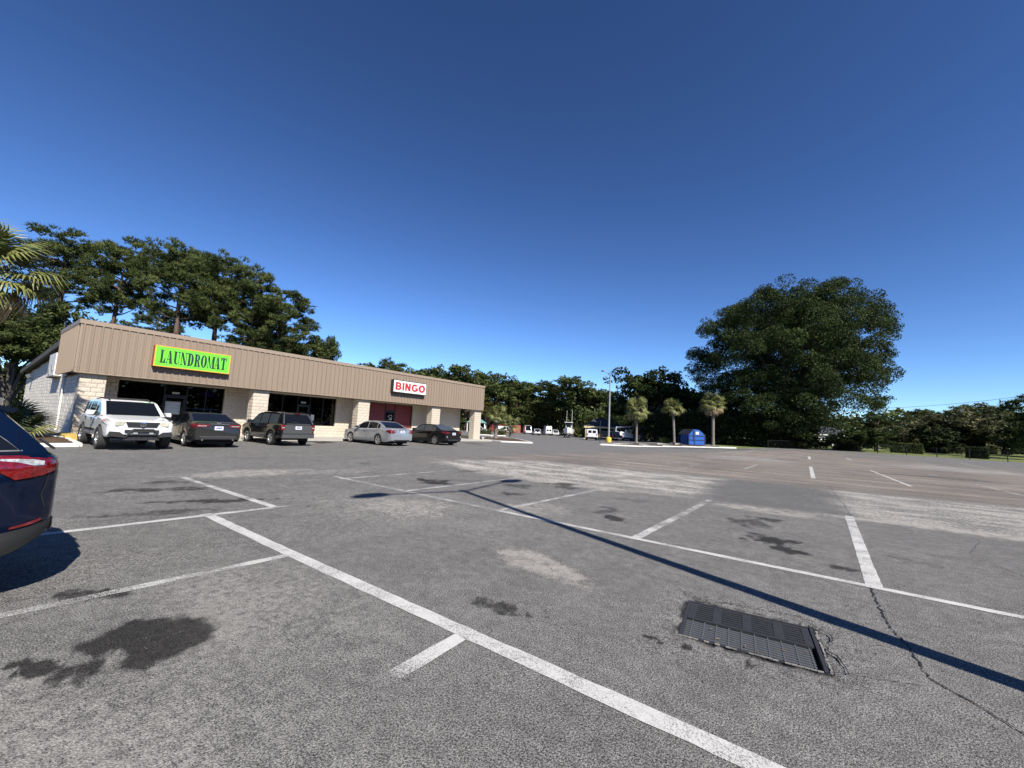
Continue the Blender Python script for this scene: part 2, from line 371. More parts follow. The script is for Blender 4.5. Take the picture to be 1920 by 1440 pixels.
for i, (cx, cy, rx, ry, ro, k) in enumerate([(-3.75, 1.05, .75, .5, .3, .3), (-3.4, .8, .5, .25, .5, .35), (-4.4, .6, .5, .3, .5, .3), (-3.84, .5, .1, .07, .5, .95), (-4.0, .44, .07, .06, 0, .9), (-3.62, .66, .13, .1, .4, .7), (-3.3, 1.72, .09, .05, 0, .4), (-3.2, .72, .22, .1, .6, .3), (-5.0, .95, .4, .12, 0.9, .6), (-2.9, 1.9, .25, .1, .4, .4), (-3.3, 2.05, .15, .09, 0, .35), (-2.35, 3.1, .3, .1, .2, .55),
        (-10.5, 2.6, .9, .22, 1.2, .55), (-11.3, 3.1, .5, .25, 1.2, .5), (-8.7, 3.1, .9, .16, 1.1, .6), (-8.2, 2.1, .8, .2, 1.2, .5), (-9.0, 4.3, .45, .25, 1, .35), (-7.3, 4.1, .5, .2, .6, .35), (-8.5, 8, .45, .35, .4, .7), (-7.9, 8.9, .5, .4, .2, .4), (-5.9, 8.3, .35, .3, 0, .55), (-6.6, 9.5, .4, .3, .3, .5), (-5.6, 10.5, .4, .3, .3, .5), (-6.1, 11, .5, .35, .2, .6), (-10, 10.8, .6, .4, .2, .5), (-3.6, 8.2, .35, .3, .2, .5), (-3.1, 7.6, .25, .2, 0, .6), (-3.7, 10, .5, .3, 0, .4), (-1.1, 9.3, .35, .35, 0, .5), (-.9, 10.1, .3, .25, 0, .55), (-.75, 8.1, .32, .28, .2, .75), (-.4, 7.5, .2, .2, 0, .7), (-1.2, 7.3, .4, .25, 0, .3), (.15, 7.1, .16, .12, 0, .6), (.9, 8.3, .4, .2, 0, .4), (1.5, 9.1, .3, .2, 0, .35), (-.55, 3.3, .1, .16, 0, .35), (-.85, 3.55, .05, .04, 0, .7), (-1.1, 3.5, .06, .05, 0, .7), (-.45, 3.62, .05, .09, 0, .5), (-1.6, 5.2, .5, .12, .1, .3),
        (-24.5, 6.8, 1.4, .5, 0, .6), (-24.6, 13.5, 1.6, .6, 0, .7), (-24.2, 18.6, 1.2, .6, 0, .55), (-23, 25.5, 1.8, .9, 0, .5), (-25, 27.5, .4, 3.5, 0, .55), (-13, 9, .6, .3, 0, .4), (-14.5, 8, .5, .3, 0, .35), (-6, 24, 3, .8, .1, .35), (0, 28, 3, 1, .1, .35), (4, 33, 4, 1.3, .1, .4), (-12, 33, 3, 1.5, .3, .35), (-13, 50, 6, 2.2, .9, .4), (-10, 56, 5, 1.2, .9, .5), (-20, 48, 2, 6, -.6, .35)]):
    k *= 1.05 if i > 8 else 1.0
    dark = np.maximum(dark, k*np.clip(blob(x, y, cx, cy, rx*1.25, ry*1.25, ro, i+60, .95, max(1.6, 1.3/min(rx, ry)))*1.5, 0, 1))
dark = np.maximum(dark, de*.28)
_ud = np.where(np.hypot(_dx[lu], _dy[lu]) < 4, _dd[lu], 9)
dark = np.maximum(dark, .8*np.exp(-np.maximum(_ud, 0)/.07)*(fbm(x*12, y*12, 4) > .4))
for nm, a in (('brown', brown), ('sand', sand), ('dark', dark), ('worn', np.clip(worn, 0, 1)), ('fresh', fresh), ('lite', np.clip(lite, 0, 1))):
    at = lot.data.attributes.new(nm, 'FLOAT', 'POINT'); at.data.foreach_set('value', a.astype(np.float32))

# cut the opening for the drain pit
bm = bmesh.new(); bm.from_mesh(lot.data)
cD, sD = math.cos(DR_R), math.sin(DR_R)
for ax, sg in ((0, 1), (0, -1), (1, 1), (1, -1)):
    nrm = Vector((cD, sD, 0))*sg if ax == 0 else Vector((-sD, cD, 0))*sg
    pc = Vector((DR_C[0], DR_C[1], 0))+nrm*DR_S[ax]/2
    fs = [f for f in bm.faces if (f.calc_center_median().xy-Vector(DR_C)).length < 1.1]
    es = list({e for f in fs for e in f.edges}); vs = list({v for f in fs for v in f.verts})
    bmesh.ops.bisect_plane(bm, geom=fs+es+vs, plane_co=pc, plane_no=nrm, dist=1e-5)
kill = []
for f in bm.faces:
    c = f.calc_center_median(); d = c.xy-Vector(DR_C)
    if d.length < 1.1:
        u, v = d.x*cD+d.y*sD, -d.x*sD+d.y*cD
        if abs(u) < DR_S[0]/2 and abs(v) < DR_S[1]/2: kill.append(f)
bmesh.ops.delete(bm, geom=kill, context='FACES')
bm.to_mesh(lot.data); bm.free()

# ---- painted lines: worn traffic paint, each line a sheet of its own
def line_material(name, wear):
    t = NT(name); co = t.coord()
    n = t.math('ADD', t.math('MULTIPLY', t.noise(co, 110, 3, .8), .8), t.math('MULTIPLY', t.noise(co, 2.0, 4, .6), .4))
    a = t.ramp(t.math('ADD', n, t.math('MULTIPLY', t.attr('fade'), .35)), wear-.02, wear+.16)   # 1 where the paint is gone
    col = t.mix(t.noise(co, 14, 5, .7), (.36, .35, .33), (.6, .59, .56))
    b = t.bsdf(col, .75, 0, .3); tr = t.n('ShaderNodeBsdfTransparent'); mx = t.n('ShaderNodeMixShader')
    t.l(a, mx.inputs[0]); t.l(b, mx.inputs[1]); t.l(tr.outputs[0], mx.inputs[2]); return t.done(mx.outputs[0])
LINE_GOOD = line_material('traffic paint', .6); LINE_WORN = line_material('worn traffic paint', .53); LINE_GONE = line_material('nearly gone traffic paint', .48)
def stripe(p0, p1, w, m, fade=(0, 0), dz=.005, name='stall_line'):
    p0, p1 = np.array(p0, float), np.array(p1, float); L = np.hypot(*(p1-p0)); n = max(2, int(L/.12)); d = (p1-p0)/L; q = np.array([-d[1], d[0]])
    V = []; fa = []
    rg = random.Random(int(abs(p0[0]*91+p0[1]*17)))
    for i in range(n+1):
        c = p0+d*L*i/n
        for s in (-1, 0, 1):
            e = c+q*s*(w/2+(rg.uniform(-.006, .006) if s else 0)); z = gzf(*e)+dz
            V.append((e[0], e[1], z)); fa.append(fade[0]+(fade[1]-fade[0])*i/n)
    Q = np.array([(3*i+j, 3*i+j+1, 3*i+j+4, 3*i+j+3) for i in range(n) for j in (0, 1)])
    me = raw_mesh(name, np.array(V), quads=Q, m=m); at = me.attributes.new('fade', 'FLOAT', 'POINT'); at.data.foreach_set('value', fa)
    return link(name, me, parent=lot)
stripe((-7.72, 2.57), (4.5, 2.57), .145, LINE_GOOD)
stripe((-7.66, -1.2), (-7.6, 3.5), .12, LINE_GOOD); stripe((-7.6, 3.45), (-7.6, 5.1), .1, LINE_WORN, (0, .5))
stripe((-12.0, 3.45), (-7.62, 3.55), .13, LINE_WORN, (0, -.2))
stripe((-4.97, 2.5), (-4.97, -2.0), .115, LINE_WORN, (-.1, .32))
stripe((-2.23, 2.5), (-2.2, 1.85), .125, LINE_GOOD, (-.3, .25)); stripe((-2.2, 1.86), (-2.2, .5), .12, LINE_GONE, (.02, .4))
stripe((.45, 2.5), (.45, -2), .12, LINE_WORN, (0, .6))
stripe((-10.6, 6.4), (-4.95, 6.45), .12, LINE_WORN, (0, .1)); stripe((-5.0, 6.45), (6.5, 6.44), .12, LINE_GOOD, (.1, -.1))
for X, y0, y1, mm, w in ((-10.1, 6.3, 10.9, LINE_WORN, .11), (-7.7, 6.5, 10.8, LINE_WORN, .11), (-4.98, 6.55, 11.6, LINE_WORN, .12), (-2.32, 6.5, 11.85, LINE_WORN, .14), (.45, 6.5, 12.15, LINE_GOOD, .15), (3.2, 6.5, 12.1, LINE_WORN, .13)):
    stripe((X, y0), (X+.01, y1), w, mm, (-.05, .12))
stripe((-12.6, 3.4), (-12.2, 6.6), .16, LINE_GONE, (0, 0)); stripe((-12.2, 6.3), (-11.3, 7.6), .14, LINE_GONE)
for p0, p1, w, mm in (((1525, 897), (1520, 875), .17, LINE_GOOD), ((1708, 912), (1632, 882), .12, LINE_GOOD), ((1920, 930), (1830, 908), .12, LINE_WORN), ((1518, 861), (1517, 856), .22, LINE_GOOD), ((1596, 863), (1588, 859), .2, LINE_WORN), ((1260, 885), (1308, 871), .12, LINE_GONE), ((1395, 880), (1420, 871), .14, LINE_WORN), ((1150, 871), (1260, 868), .13, LINE_GONE), ((1760, 892), (1740, 888), .13, LINE_WORN), ((1320, 851), (1390, 846), .14, LINE_WORN), ((1370, 852), (1410, 846), .16, LINE_WORN), ((1900, 889), (1800, 868), .14, LINE_WORN), ((1720, 863), (1640, 857), .16, LINE_GONE), ((1250, 870), (1330, 860), .14, LINE_GONE)):
    p0, p1 = G(*p0), G(*p1)
    stripe(p0, p1, w, mm)
# stall lines in front of the shops, worn almost away
for Y in (5.35, 8.55, 12.35, 15.0, 19.2, 22.9, 25.6): stripe((-25.0, Y), (-20.6, Y+.05), .12, LINE_GONE, (.1, .2))

# ---- cracks: jagged open joints in the asphalt
CRACK = MAT('crack shadow dirt', (.012, .012, .012), .95, var=.3, scale=30)
def crack(pts, w, seed, name='crack'):
    rg = random.Random(seed); P = []
    for (a, b) in zip(pts[:-1], pts[1:]):
        a, b = Vector(a), Vector(b); k = max(2, int((b-a).length/.035)); q = Vector((-(b-a).y, (b-a).x)).normalized()
        for i in range(k): P.append(a.lerp(b, i/k)+q*rg.uniform(-.014, .014))
    P.append(Vector(pts[-1])); mb = MB(); prev = None
    for i, p in enumerate(P):
        t = (P[min(i+1, len(P)-1)]-P[max(i-1, 0)]).normalized(); q = Vector((-t.y, t.x)); ww = w*rg.uniform(.25, 1.0)*(1-.35*i/len(P))
        l, r = p+q*ww, p-q*ww; cur = [(l.x, l.y, gzf(l.x, l.y)+.006), (r.x, r.y, gzf(r.x, r.y)+.006)]
        if prev: mb.quad(prev[0], cur[0], cur[1], prev[1])
        prev = cur
    return mb.build(name, CRACK, lot)
crack([(.41, 6.37), (.43, 5.7), (.47, 5.07), (.52, 4.83), (.55, 4.5), (.57, 4.29), (.64, 4.18), (.73, 4.1), (.8, 3.99), (.9, 3.87), (1.15, 3.6), (1.5, 3.3)], .011, 1)
crack([(-.02, 4.32), (.05, 4.19), (.09, 4.09), (.12, 3.93)], .012, 2); crack([(-.01, 3.86), (.15, 3.96), (.29, 4.0), (.5, 4.1)], .004, 3)
crack([(-.1, 4.74), (.02, 4.6), (.04, 4.4)], .008, 4); crack([(-1.06, 4.6), (-.7, 4.72), (-.2, 4.86), (0, 4.7)], .007, 5); crack([(.44, 5.6), (.7, 5.5), (1.0, 5.55)], .003, 6)
crack([(-1.1, 4.62), (-1.35, 4.9), (-1.9, 5.0)], .003, 7)

crack([(.5, 12.2), (.45, 14), (.35, 16), (.22, 19.9)], .006, 11, 'paving_joint'); crack([(-2.72, 11.9), (-3.0, 14.5), (-3.3, 18.4)], .006, 12, 'paving_joint'); crack([(-13, 15.6), (-11.2, 17.1), (-7.3, 18.1), (-3.4, 18.5), (.3, 18.7), (4.8, 19.6), (12, 20)], .02, 13, 'paving_joint')
crack([(-8.2, 12.2), (-7.9, 14), (-8.4, 16)], .008, 14); crack([(1.9, 7.0), (2.1, 8.4), (1.8, 9.6), (2.2, 11)], .005, 15); crack([(-5.4, .2), (-4.9, 1.4), (-5.2, 2.4)], .003, 16)
# loose grit and small fallen leaves
rng_ = np.random.default_rng(3); n_ = 2600; a_ = np.radians(rng_.uniform(-90, 16, n_)); r_ = 1.2*np.exp(rng_.uniform(0, 2.3, n_)); px_, py_ = r_*np.sin(a_), r_*np.cos(a_); sz = rng_.uniform(.003, .009, n_)*(.6+r_*.12)
ok = (np.abs(px_-DR_C[0]) > .6) | (np.abs(py_-DR_C[1]) > .55); px_, py_, sz = px_[ok], py_[ok], sz[ok]; n_ = len(px_); z_ = gz(px_, py_)
tet = rng_.normal(size=(n_, 4, 3)); tet /= np.linalg.norm(tet, axis=2, keepdims=True); tet[:, :, 2] *= .6; P_ = np.stack([px_, py_, z_+sz*.4], 1)[:, None, :]+tet*sz[:, None, None]
T_ = (np.arange(n_)[:, None, None]*4+np.array([[0, 1, 2], [0, 2, 3], [0, 3, 1], [1, 3, 2]])[None]).reshape(-1, 3)
t = NT('grit'); c = t.mix(t.voro(t.coord(), 31, 'F1', 'Color'), (.1, .095, .088), (.36, .33, .3)); GRIT = t.done(t.bsdf(c, .9, 0, .2))
link('grit', raw_mesh('grit', P_.reshape(-1, 3), tris=T_, m=GRIT), parent=lot, kind='stuff')
# ================================================================ STORM DRAIN
IRON = MAT('cast iron', (.036, .036, .038), .6, .2, .25, 9, .4, 90, .5, .004)
IRON2 = MAT('dull steel grating', (.115, .12, .125), .55, .3, .25, 12, .3, 120, .4, .003)
CONC = MAT('concrete', (.36, .34, .31), .9, 0, .18, 4, .35, 70, .5, .006)
CONC_D = MAT('dirty pit concrete', (.05, .048, .045), .95, 0, .3, 6)
drain = thing('storm_drain', 'rectangular iron storm drain with solid slotted plate above open grating, sunk in the asphalt', 'drain', (DR_C[0], DR_C[1], gzf(*DR_C)-.012), DR_R)
u, v = DR_S[0]/2, DR_S[1]/2
mb = MB(); mb.bx(-u, u, -v, v, -.55, -.5)
for a in (-1, 1): mb.bx(a*u-.02 if a > 0 else -u-.03, u+.03 if a > 0 else -u+.02, -v-.03, v+.03, -.55, -.035); mb.bx(-u+.02, u-.02, a*v-.02 if a > 0 else -v-.03, v+.03 if a > 0 else -v+.02, -.55, -.035)
mb.build('pit', CONC_D, drain)
mb = MB()
for a in (-1, 1):
    x0, x1 = (u-.028, u-.002) if a > 0 else (-u+.002, -u+.028); mb.bx(x0, x1, -v+.002, v-.002, -.034, .006 if a > 0 else .002)
    y0, y1 = (v-.026, v-.003) if a > 0 else (-v+.003, -v+.026); mb.bx(-u+.03, u-.03, y0, y1, -.034, .001)
mb.build('frame', IRON, drain)
rg = random.Random(8); mb = MB()
for k in range(26):                      # broken pale mortar left along the near and right edges
    a = -u+k*2*u/26
    if rg.random() < .8: mb.box((a+.02, -v-.006-rg.uniform(0, .006), .008), (.036, .006+rg.uniform(0, .007), .008), rz=rg.uniform(-.2, .2))
    b = -v+k*2*v/26
    if rg.random() < .7: mb.box((u+.008+rg.uniform(0, .008), b+.02, .008), (.008+rg.uniform(0, .01), .03, .01), rz=rg.uniform(-.3, .3))
mb.build('mortar_edge', MAT('old mortar', (.22, .21, .19), .95, 0, .3, 20), drain, kind='stuff')
# upper half: plate with four columns of slots
pv0, pv1 = .005, v-.028; cols = 4; x0, x1 = -u+.03, u-.032
mb = MB(); cw = (x1-x0)/cols; sol = .07
for c in range(cols+1):
    a = x0+c*cw-(sol/2 if 0 < c < cols else 0); b = x0+c*cw+(sol/2 if 0 < c < cols else 0)
    if c == 0: a, b = x0, x0+.06
    if c == cols: a, b = x1-.06, x1
    mb.bx(a, b, pv0, pv1, -.03, -.004)
for c in range(cols):
    a = x0+c*cw+(.06 if c == 0 else sol/2)+.0005; b = x0+(c+1)*cw-(.06 if c == cols-1 else sol/2)-.0005; nb = 8; h = (pv1-pv0)/nb
    for k in range(nb):
        e0, e1 = (.0, .42) if k in (0,) else (.0, .72)
        mb.bx(a, b, pv0+h*(k)+(.0 if k == 0 else h*.24), pv0+h*(k+1)-h*.24 if k < nb-1 else pv1, -.03, -.0055)
mb.build('cover_plate', IRON, drain)
ba = MB().bx(-.004, .004, -v+.03, .002, -.045, -.013).mesh('bar'); ba.materials.append(IRON2)
for k in range(10): link('bar', ba, drain, (x0+.05+k*.094, 0, 0))
cr = MB().bx(x0, x1-.03, -.009, .009, -.036, -.015).mesh('cross_bar'); cr.materials.append(IRON2)
for k in range(9): link('cross_bar', cr, drain, (0, -v+.055+k*.0405, 0))
rg = random.Random(21)
for k in range(7):                       # leaves and grit caught on the grating
    o = MB().add([(-.02, 0, 0), (0, .008, .006), (.022, 0, .002), (0, -.008, .004)], [(0, 1, 2, 3)]).build('caught_leaf', MAT('dead leaf', (.2, .12, .05), .8), drain); o.location = (rg.uniform(-.4, .4), rg.uniform(-.36, -.02), -.008); o.rotation_euler = (0, 0, rg.uniform(0, 6))

# ================================================================ KERBS AND ISLANDS
KERB_W = MAT('white painted kerb', (.62, .61, .57), .8, 0, .22, 3, .25, 60, .4, .005)
KERB_Y = MAT('yellow painted kerb', (.52, .36, .09), .8, 0, .3, 5, .3, 60, .4, .005)
MULCH = grass_material('mulch and leaf litter', (.07, .045, .03), (.12, .08, .05), (.16, .12, .08))
def kerb_run(parent, pts, w, h, m, name='kerb', closed=False):
    """kerb stones, one object each, cut every 2-3 m with open joints"""
    P = [Vector(p) for p in pts]
    if closed: P.append(P[0])
    for a, b in zip(P[:-1], P[1:]):
        L = (b-a).length; n = max(1, round(L/2.6)); d = (b-a)/L
        for i in range(n):
            c0 = a+d*(L*i/n+.008); c1 = a+d*(L*(i+1)/n-.008); c = (c0+c1)/2; z = gzf(c.x, c.y)
            mb = MB(); l = (c1-c0).length; prof = [(-w/2, -.12), (w/2, -.12), (w/2, h-.03), (w/2-.03, h), (-w/2+.03, h), (-w/2, h-.03)]
            mb.prism(prof, 'X', -l/2, l/2); o = mb.build(name, m, parent); o.location = (c.x, c.y, z); o.rotation_euler = (0, 0, math.atan2(d.y, d.x))
def island(name, poly, label, m, kerb_m, h=.13):
    root = thing(name, label, 'kerb island', (poly[0][0], poly[0][1], 0)); root.location = (0, 0, 0)
    kerb_run(root, poly, .18, h, kerb_m, 'kerb', True)
    me = bpy.data.meshes.new('soil'); cx = sum(p[0] for p in poly)/len(poly); cy = sum(p[1] for p in poly)/len(poly)
    rg = random.Random(len(poly)); bm = bmesh.new(); f = bm.faces.new([bm.verts.new((p[0]+(cx-p[0])*.02, p[1]+(cy-p[1])*.02, 0)) for p in poly])
    bmesh.ops.triangulate(bm, faces=bm.faces); bmesh.ops.subdivide_edges(bm, edges=bm.edges, cuts=5, use_grid_fill=True)
    for vv in bm.verts: vv.co.z = gzf(vv.co.x, vv.co.y)+h-.05+rg.uniform(0, .05)
    bm.to_mesh(me); bm.free(); me.materials.append(m); me.shade_smooth(); link('soil', me, root)
    return root
def GP(*L): return [G(*q) for q in L]
island('planting_island', GP((997, 831.5), (940, 829), (906, 825.5), (904, 822), (930, 820.5), (965, 823.5)), 'white kerbed island with brown mulch and a ragged palm beside the building end', MULCH, KERB_W)
_a, _b = G(1125, 834.5), G(1380, 841); _d = Vector((_b[0]-_a[0], _b[1]-_a[1])).normalized(); _q = Vector((-_d.y, _d.x))*5.5
island('palm_island', [_a, _b, (_b[0]+_q.x-_d.x*2, _b[1]+_q.y-_d.y*2), (_a[0]+_q.x+_d.x*6, _a[1]+_q.y+_d.y*6)], 'long white kerbed island carrying three palms and a lamp post', MULCH, KERB_W)
island('hedge_island', GP((948, 818), (884, 815), (884, 813), (940, 815)), 'far white kerbed bed with clipped low hedges behind the ragged palm', MULCH, KERB_W)
island('palmetto_island', GP((1096, 823), (1070, 821), (1062, 818.5), (1090, 819)), 'white kerbed bed under a big palmetto clump near the parked vans', MULCH, KERB_W)
island('corner_island', [(-21.75, 3.0), (-21.75, -3.5), (-24.2, -4.2), (-27.0, -3.5), (-27.2, 2.7), (-25.4, 3.1)], 'white kerbed corner bed with palm and yucca beside the white parked suv', MULCH, KERB_W)
yk = MB(); yk.prism([(-.2, -.1), (.2, -.1), (.2, .2), (.15, .24), (-.2, .24)], 'X', 0, 2.1); yo = yk.build('painted_kerb', KERB_Y, loc=(-25.2, 3.22, gzf(-25, 3)), rz=math.pi)
tag(yo, 'short yellow painted kerb at the foot of the building corner', 'kerb')

# ================================================================ SHOP BUILDING
ZS = .24; XW = -28.45; XC = -26.85; XF = -26.65; ZSOF = 3.12; ZTOP = 5.48; Y0B, Y1B = 3.15, 31.25
def block_material(name, col, split):
    t = NT(name); co = t.coord(); n = t.noise(co, 14, 5, .7); n2 = t.noise(t.coord(kind='Generated'), 3, 3)
    oi = t.n('ShaderNodeObjectInfo'); v = t.math('MULTIPLY', t.math('SUBTRACT', oi.outputs['Random'], .5), .22)
    c = t.mix(n, sc3(col, .78), sc3(col, 1.12)); c = t.mix(t.ramp(v, -.12, .12, 0, .35), c, sc3(col, .72))
    return t.done(t.bsdf(c, .9, 0, .25, n, .5 if split else .25, .018 if split else .006))
CREAM = (.57, .5, .4)
SPLIT = block_material('split face block, cream paint', CREAM, True); PLAIN = block_material('painted block', (.8, .74, .64), False)
MORTAR = MAT('painted mortar', (.46, .4, .32), .95, 0, .15, 20)
bld = thing('shop_building', 'long single storey shop building with brown ribbed metal fascia and cream block walls', 'building', (-28, 17, 0)); bld.location = (0, 0, 0)
FAS_COL = (.252, .195, .143)
t = NT('brown ribbed metal'); co = t.coord(); oi = t.n('ShaderNodeObjectInfo')
c = t.mix(t.noise(t.coord((1, 1, .12)), 2.5, 5, .7), sc3(FAS_COL, .86), sc3(FAS_COL, 1.12)); c = t.mix(t.math('MULTIPLY', oi.outputs['Random'], .3), c, sc3(FAS_COL, .8))
FASCIA = t.done(t.bsdf(c, .55, 0, .4, t.noise(co, 30, 2), .1, .004))
COPING = MAT('brown metal coping', (.275, .212, .155), .5, 0, .1, 3); SOFFIT = MAT('soffit board', (.2, .18, .155), .8, 0, .1, 3)
ROOF_D = MAT('dark roof edge', (.075, .07, .058), .7, 0, .2, 3); DARKMET = MAT('dark bronze frame', (.022, .02, .019), .4, .5, .2, 8)
# --- fascia panels, one object per ribbed sheet
pw = .305; prof = [(0, -.02), (0, .0), (.03, 0), (.042, .048), (.088, .048), (.1, 0), (.185, 0), (.192, .008), (.2, .008), (.207, 0), (pw-.006, 0), (pw-.006, -.02)]
mb = MB(); n = len(prof)
def panel_mesh(hgt):
    m = MB(); vs = [(d, a, 0) for a, d in prof]+[(d, a, hgt) for a, d in prof]; k = len(prof)
    m.add(vs, [tuple(range(k))[::-1], tuple(range(k, 2*k))]+[(i, (i+1) % k, k+(i+1) % k, k+i) for i in range(k)])
    me = m.mesh('panel'); me.materials.append(FASCIA); return me
PAN = panel_mesh(ZTOP-.2-ZSOF)
fas = MB().bx(XF-.12, XF-.03, Y0B+.03, Y1B-.03, ZSOF+.005, ZTOP-.1); fas.bx(-32.0, XF-.125, Y0B+.03, Y0B+.1, ZSOF+.005, ZTOP-.1); fas.bx(-51, XF-.125, Y1B-.1, Y1B-.03, ZSOF+.005, ZTOP-.1)
fas = fas.build('fascia', FASCIA, bld)
npan = int((Y1B-Y0B-.1)/pw)
for i in range(npan): link('panel', PAN, fas, (XF-.0, Y0B+.06+i*pw, ZSOF))
for i in range(17): link('panel', PAN, fas, (-31.9+i*pw, Y0B, ZSOF), rot=(0, 0, -math.pi/2))
for i in range(79): link('panel', PAN, fas, (XF-.1-i*pw, Y1B, ZSOF), rot=(0, 0, math.pi/2))
MB().bx(XF-.04, XF+.012, Y0B-.005, Y0B+.058, ZSOF, ZTOP-.2).build('corner_trim', COPING, fas)
MB().bx(XF-.02, XF+.012, Y1B-.06, Y1B+.035, ZSOF, ZTOP-.2).build('corner_trim', COPING, fas)
cp = MB(); cp.bx(XF-.45, XF+.05, Y0B-.05, Y1B+.05, ZTOP-.2, ZTOP); cp.bx(-32.05, XF-.452, Y0B-.05, Y0B+.35, ZTOP-.2, ZTOP-.003); cp.bx(-51, XF-.452, Y1B-.35, Y1B+.05, ZTOP-.2, ZTOP-.003); cp.build('coping', COPING, bld)
MB().bx(XF-.1, XF+.03, Y0B+.0, Y1B-.0, ZSOF-.06, ZSOF-.004).build('drip_edge', COPING, bld)
sf = MB(); sf.bx(XW-.2, XF-.11, Y0B+.03, Y1B-.03, ZSOF-.01, ZSOF+.06); sf.bx(-51, XW-.202, 29.9, Y1B-.03, ZSOF-.01, ZSOF+.06); sf.build('soffit', SOFFIT, bld)
for i in range(9): MB().bx(XW+.05, XF-.15, 6.2+i*2.9, 6.27+i*2.9, ZSOF-.03, ZSOF-.012).build('soffit_seam', DARKMET, bld)
# roof: flat deck behind the fascia, then falling to the rear
mb = MB(); mb.add([(-31.9, Y0B+.1, 5.0), (-31.9, Y1B-.12, 5.0), (XF-.13, Y1B-.12, 5.0), (XF-.13, Y0B+.1, 5.0)], [(0, 1, 2, 3)])
mb.prism([(-31.95, 4.86), (-51.4, 4.02), (-51.4, 4.16), (-31.95, 5.02)], 'Y', 3.25, Y1B-.14); mb.build('roof', ROOF_D, bld)
MB().prism([(-31.95, 4.72), (-51.45, 3.9), (-51.45, 4.165), (-31.95, 5.03)], 'Y', 3.14, 3.24).build('roof_edge', ROOF_D, bld)
# --- walls (mortar cores; the blocks stand a little proud of them)
SIDE_Y = 3.5
core = MB(); bw = .06
openings = [(5.0, 9.7, 1.0, 3.0), (12.1, 16.85, 1.0, 3.0), (19.0, 24.0, 1.02, 3.02)]
ya = 3.6
for (a, b, z0, z1) in openings:
    core.bx(XW-.25, XW-bw, ya, a, ZS, ZSOF); core.bx(XW-.25, XW-bw, a, b, z1, ZSOF); ya = b
core.bx(XW-.25, XW-bw, ya, 29.95, ZS, ZSOF)
DOORS = [(6.9, 7.9), (14.1, 14.95), (21.25, 22.2)]
for (a, b, z0, z1), (d0, d1) in zip(openings, DOORS): core.bx(XW-.25, XW-bw, a, d0, ZS, z0); core.bx(XW-.25, XW-bw, d1, b, ZS, z0)
core.bx(-50.8, XW-.26, 29.75, 29.95, ZS, ZSOF)                      # north wall in the walkway
core.prism([(-27.6, ZS-.3), (-50.9, ZS-.3), (-50.9, 3.95), (-31.9, 4.78), (-31.9, ZSOF), (-27.6, ZSOF)], 'Y', SIDE_Y+bw, SIDE_Y+.25)
core.bx(-51.0, -50.8, SIDE_Y+.26, Y1B-.2, 0, 3.95)
core.build('wall', MORTAR, bld)
PIL = [(3.4, 4.28), (10.62, 11.48), (17.6, 18.55), (24.75, 25.7), (30.25, 31.2)]
pil_objs = []
for (a, b) in PIL: pil_objs.append(MB().bx(XC-.62, XC-bw, a+bw, b-bw, 0.05, ZSOF-.01).build('pillar', MORTAR, bld))
north_p = []
for X in (-33.5, -40, -46.5): north_p.append(MB().bx(X-.45, X+.45, 30.3, 31.2, 0.05, ZSOF-.01).build('pillar', SPLIT, bld))
# --- blocks
BL, BH = .4, .2
def block_variant(seed, split):
    rg = random.Random(seed); m = MB(); nx, nz = (5, 3) if split else (1, 1); L, H = BL-.012, BH-.012
    idx = {}
    for i in range(nx+1):
        for j in range(nz+1):
            e = i in (0, nx) or j in (0, nz); d = 0 if e else rg.uniform(.0, .014)
            idx[i, j] = len(m.v); m.v.append((d if split else 0, L*i/nx, H*j/nz))
    for i in range(nx):
        for j in range(nz): m.f.append((idx[i, j], idx[i+1, j], idx[i+1, j+1], idx[i, j+1]))
    b = len(m.v); m.v += [(-bw+.004, 0, 0), (-bw+.004, L, 0), (-bw+.004, L, H), (-bw+.004, 0, H)]
    bot = [idx[i, 0] for i in range(nx+1)]; top = [idx[i, nz] for i in range(nx+1)]; lef = [idx[0, j] for j in range(nz+1)]; rig = [idx[nx, j] for j in range(nz+1)]
    m.f += [tuple(bot[::-1]+[b, b+1]), tuple(top+[b+2, b+3]), tuple(lef+[b+3, b]), tuple(rig[::-1]+[b+1, b+2])]
    me = m.mesh('block'); me.materials.append(SPLIT if split else PLAIN); return me
VAR = [block_variant(i, True) for i in range(5)]; VARP = [block_variant(9, False)]
blocks = []     # (distance weight, parent, mesh, location, rz, scale)
rgb = random.Random(4)
def lay(parent, plane, fixed, a0, a1, z0, z1, split, holes=()):
    """courses of blocks over a rectangle of wall: plane 'X' faces +X, 'Y' faces -Y"""
    k0 = 0; z = z0
    while z < z1-.02:
        h = min(BH, z1-z); off = (BL/2 if k0 % 2 else 0); a = a0-off
        while a < a1-.02:
            s, e = max(a, a0), min(a+BL, a1)
            if e-s > .04 and not any(h0 < (s+e)/2 < h1 and g0 < z+h/2 < g1 for h0, h1, g0, g1 in holes):
                me = rgb.choice(VAR if split else VARP); pr = rgb.uniform(-.004, .006)
                if plane == 'X': loc = (fixed+pr, s, z); rz = 0; px = 1600/math.hypot(fixed, s)**2
                else: loc = (e, fixed-pr, z) if False else (s, fixed-pr, z); rz = -math.pi/2; px = 1600/math.hypot(fixed, s)**2*.25
                blocks.append((px*(e-s)*h, parent, me, loc, rz, (1, (e-s)/BL, h/BH)))
            a += BL
        z += BH; k0 += 1
for (a, b), o in zip(PIL, pil_objs):
    lay(o, 'X', XC, a, b, ZS, ZSOF-.02, True); lay(o, 'Y', a, XC-.62, XC-.0, ZS, ZSOF-.02, True)
wallp = [o for o in bld.children if o.name.startswith('wall')][0]
ya = 4.3
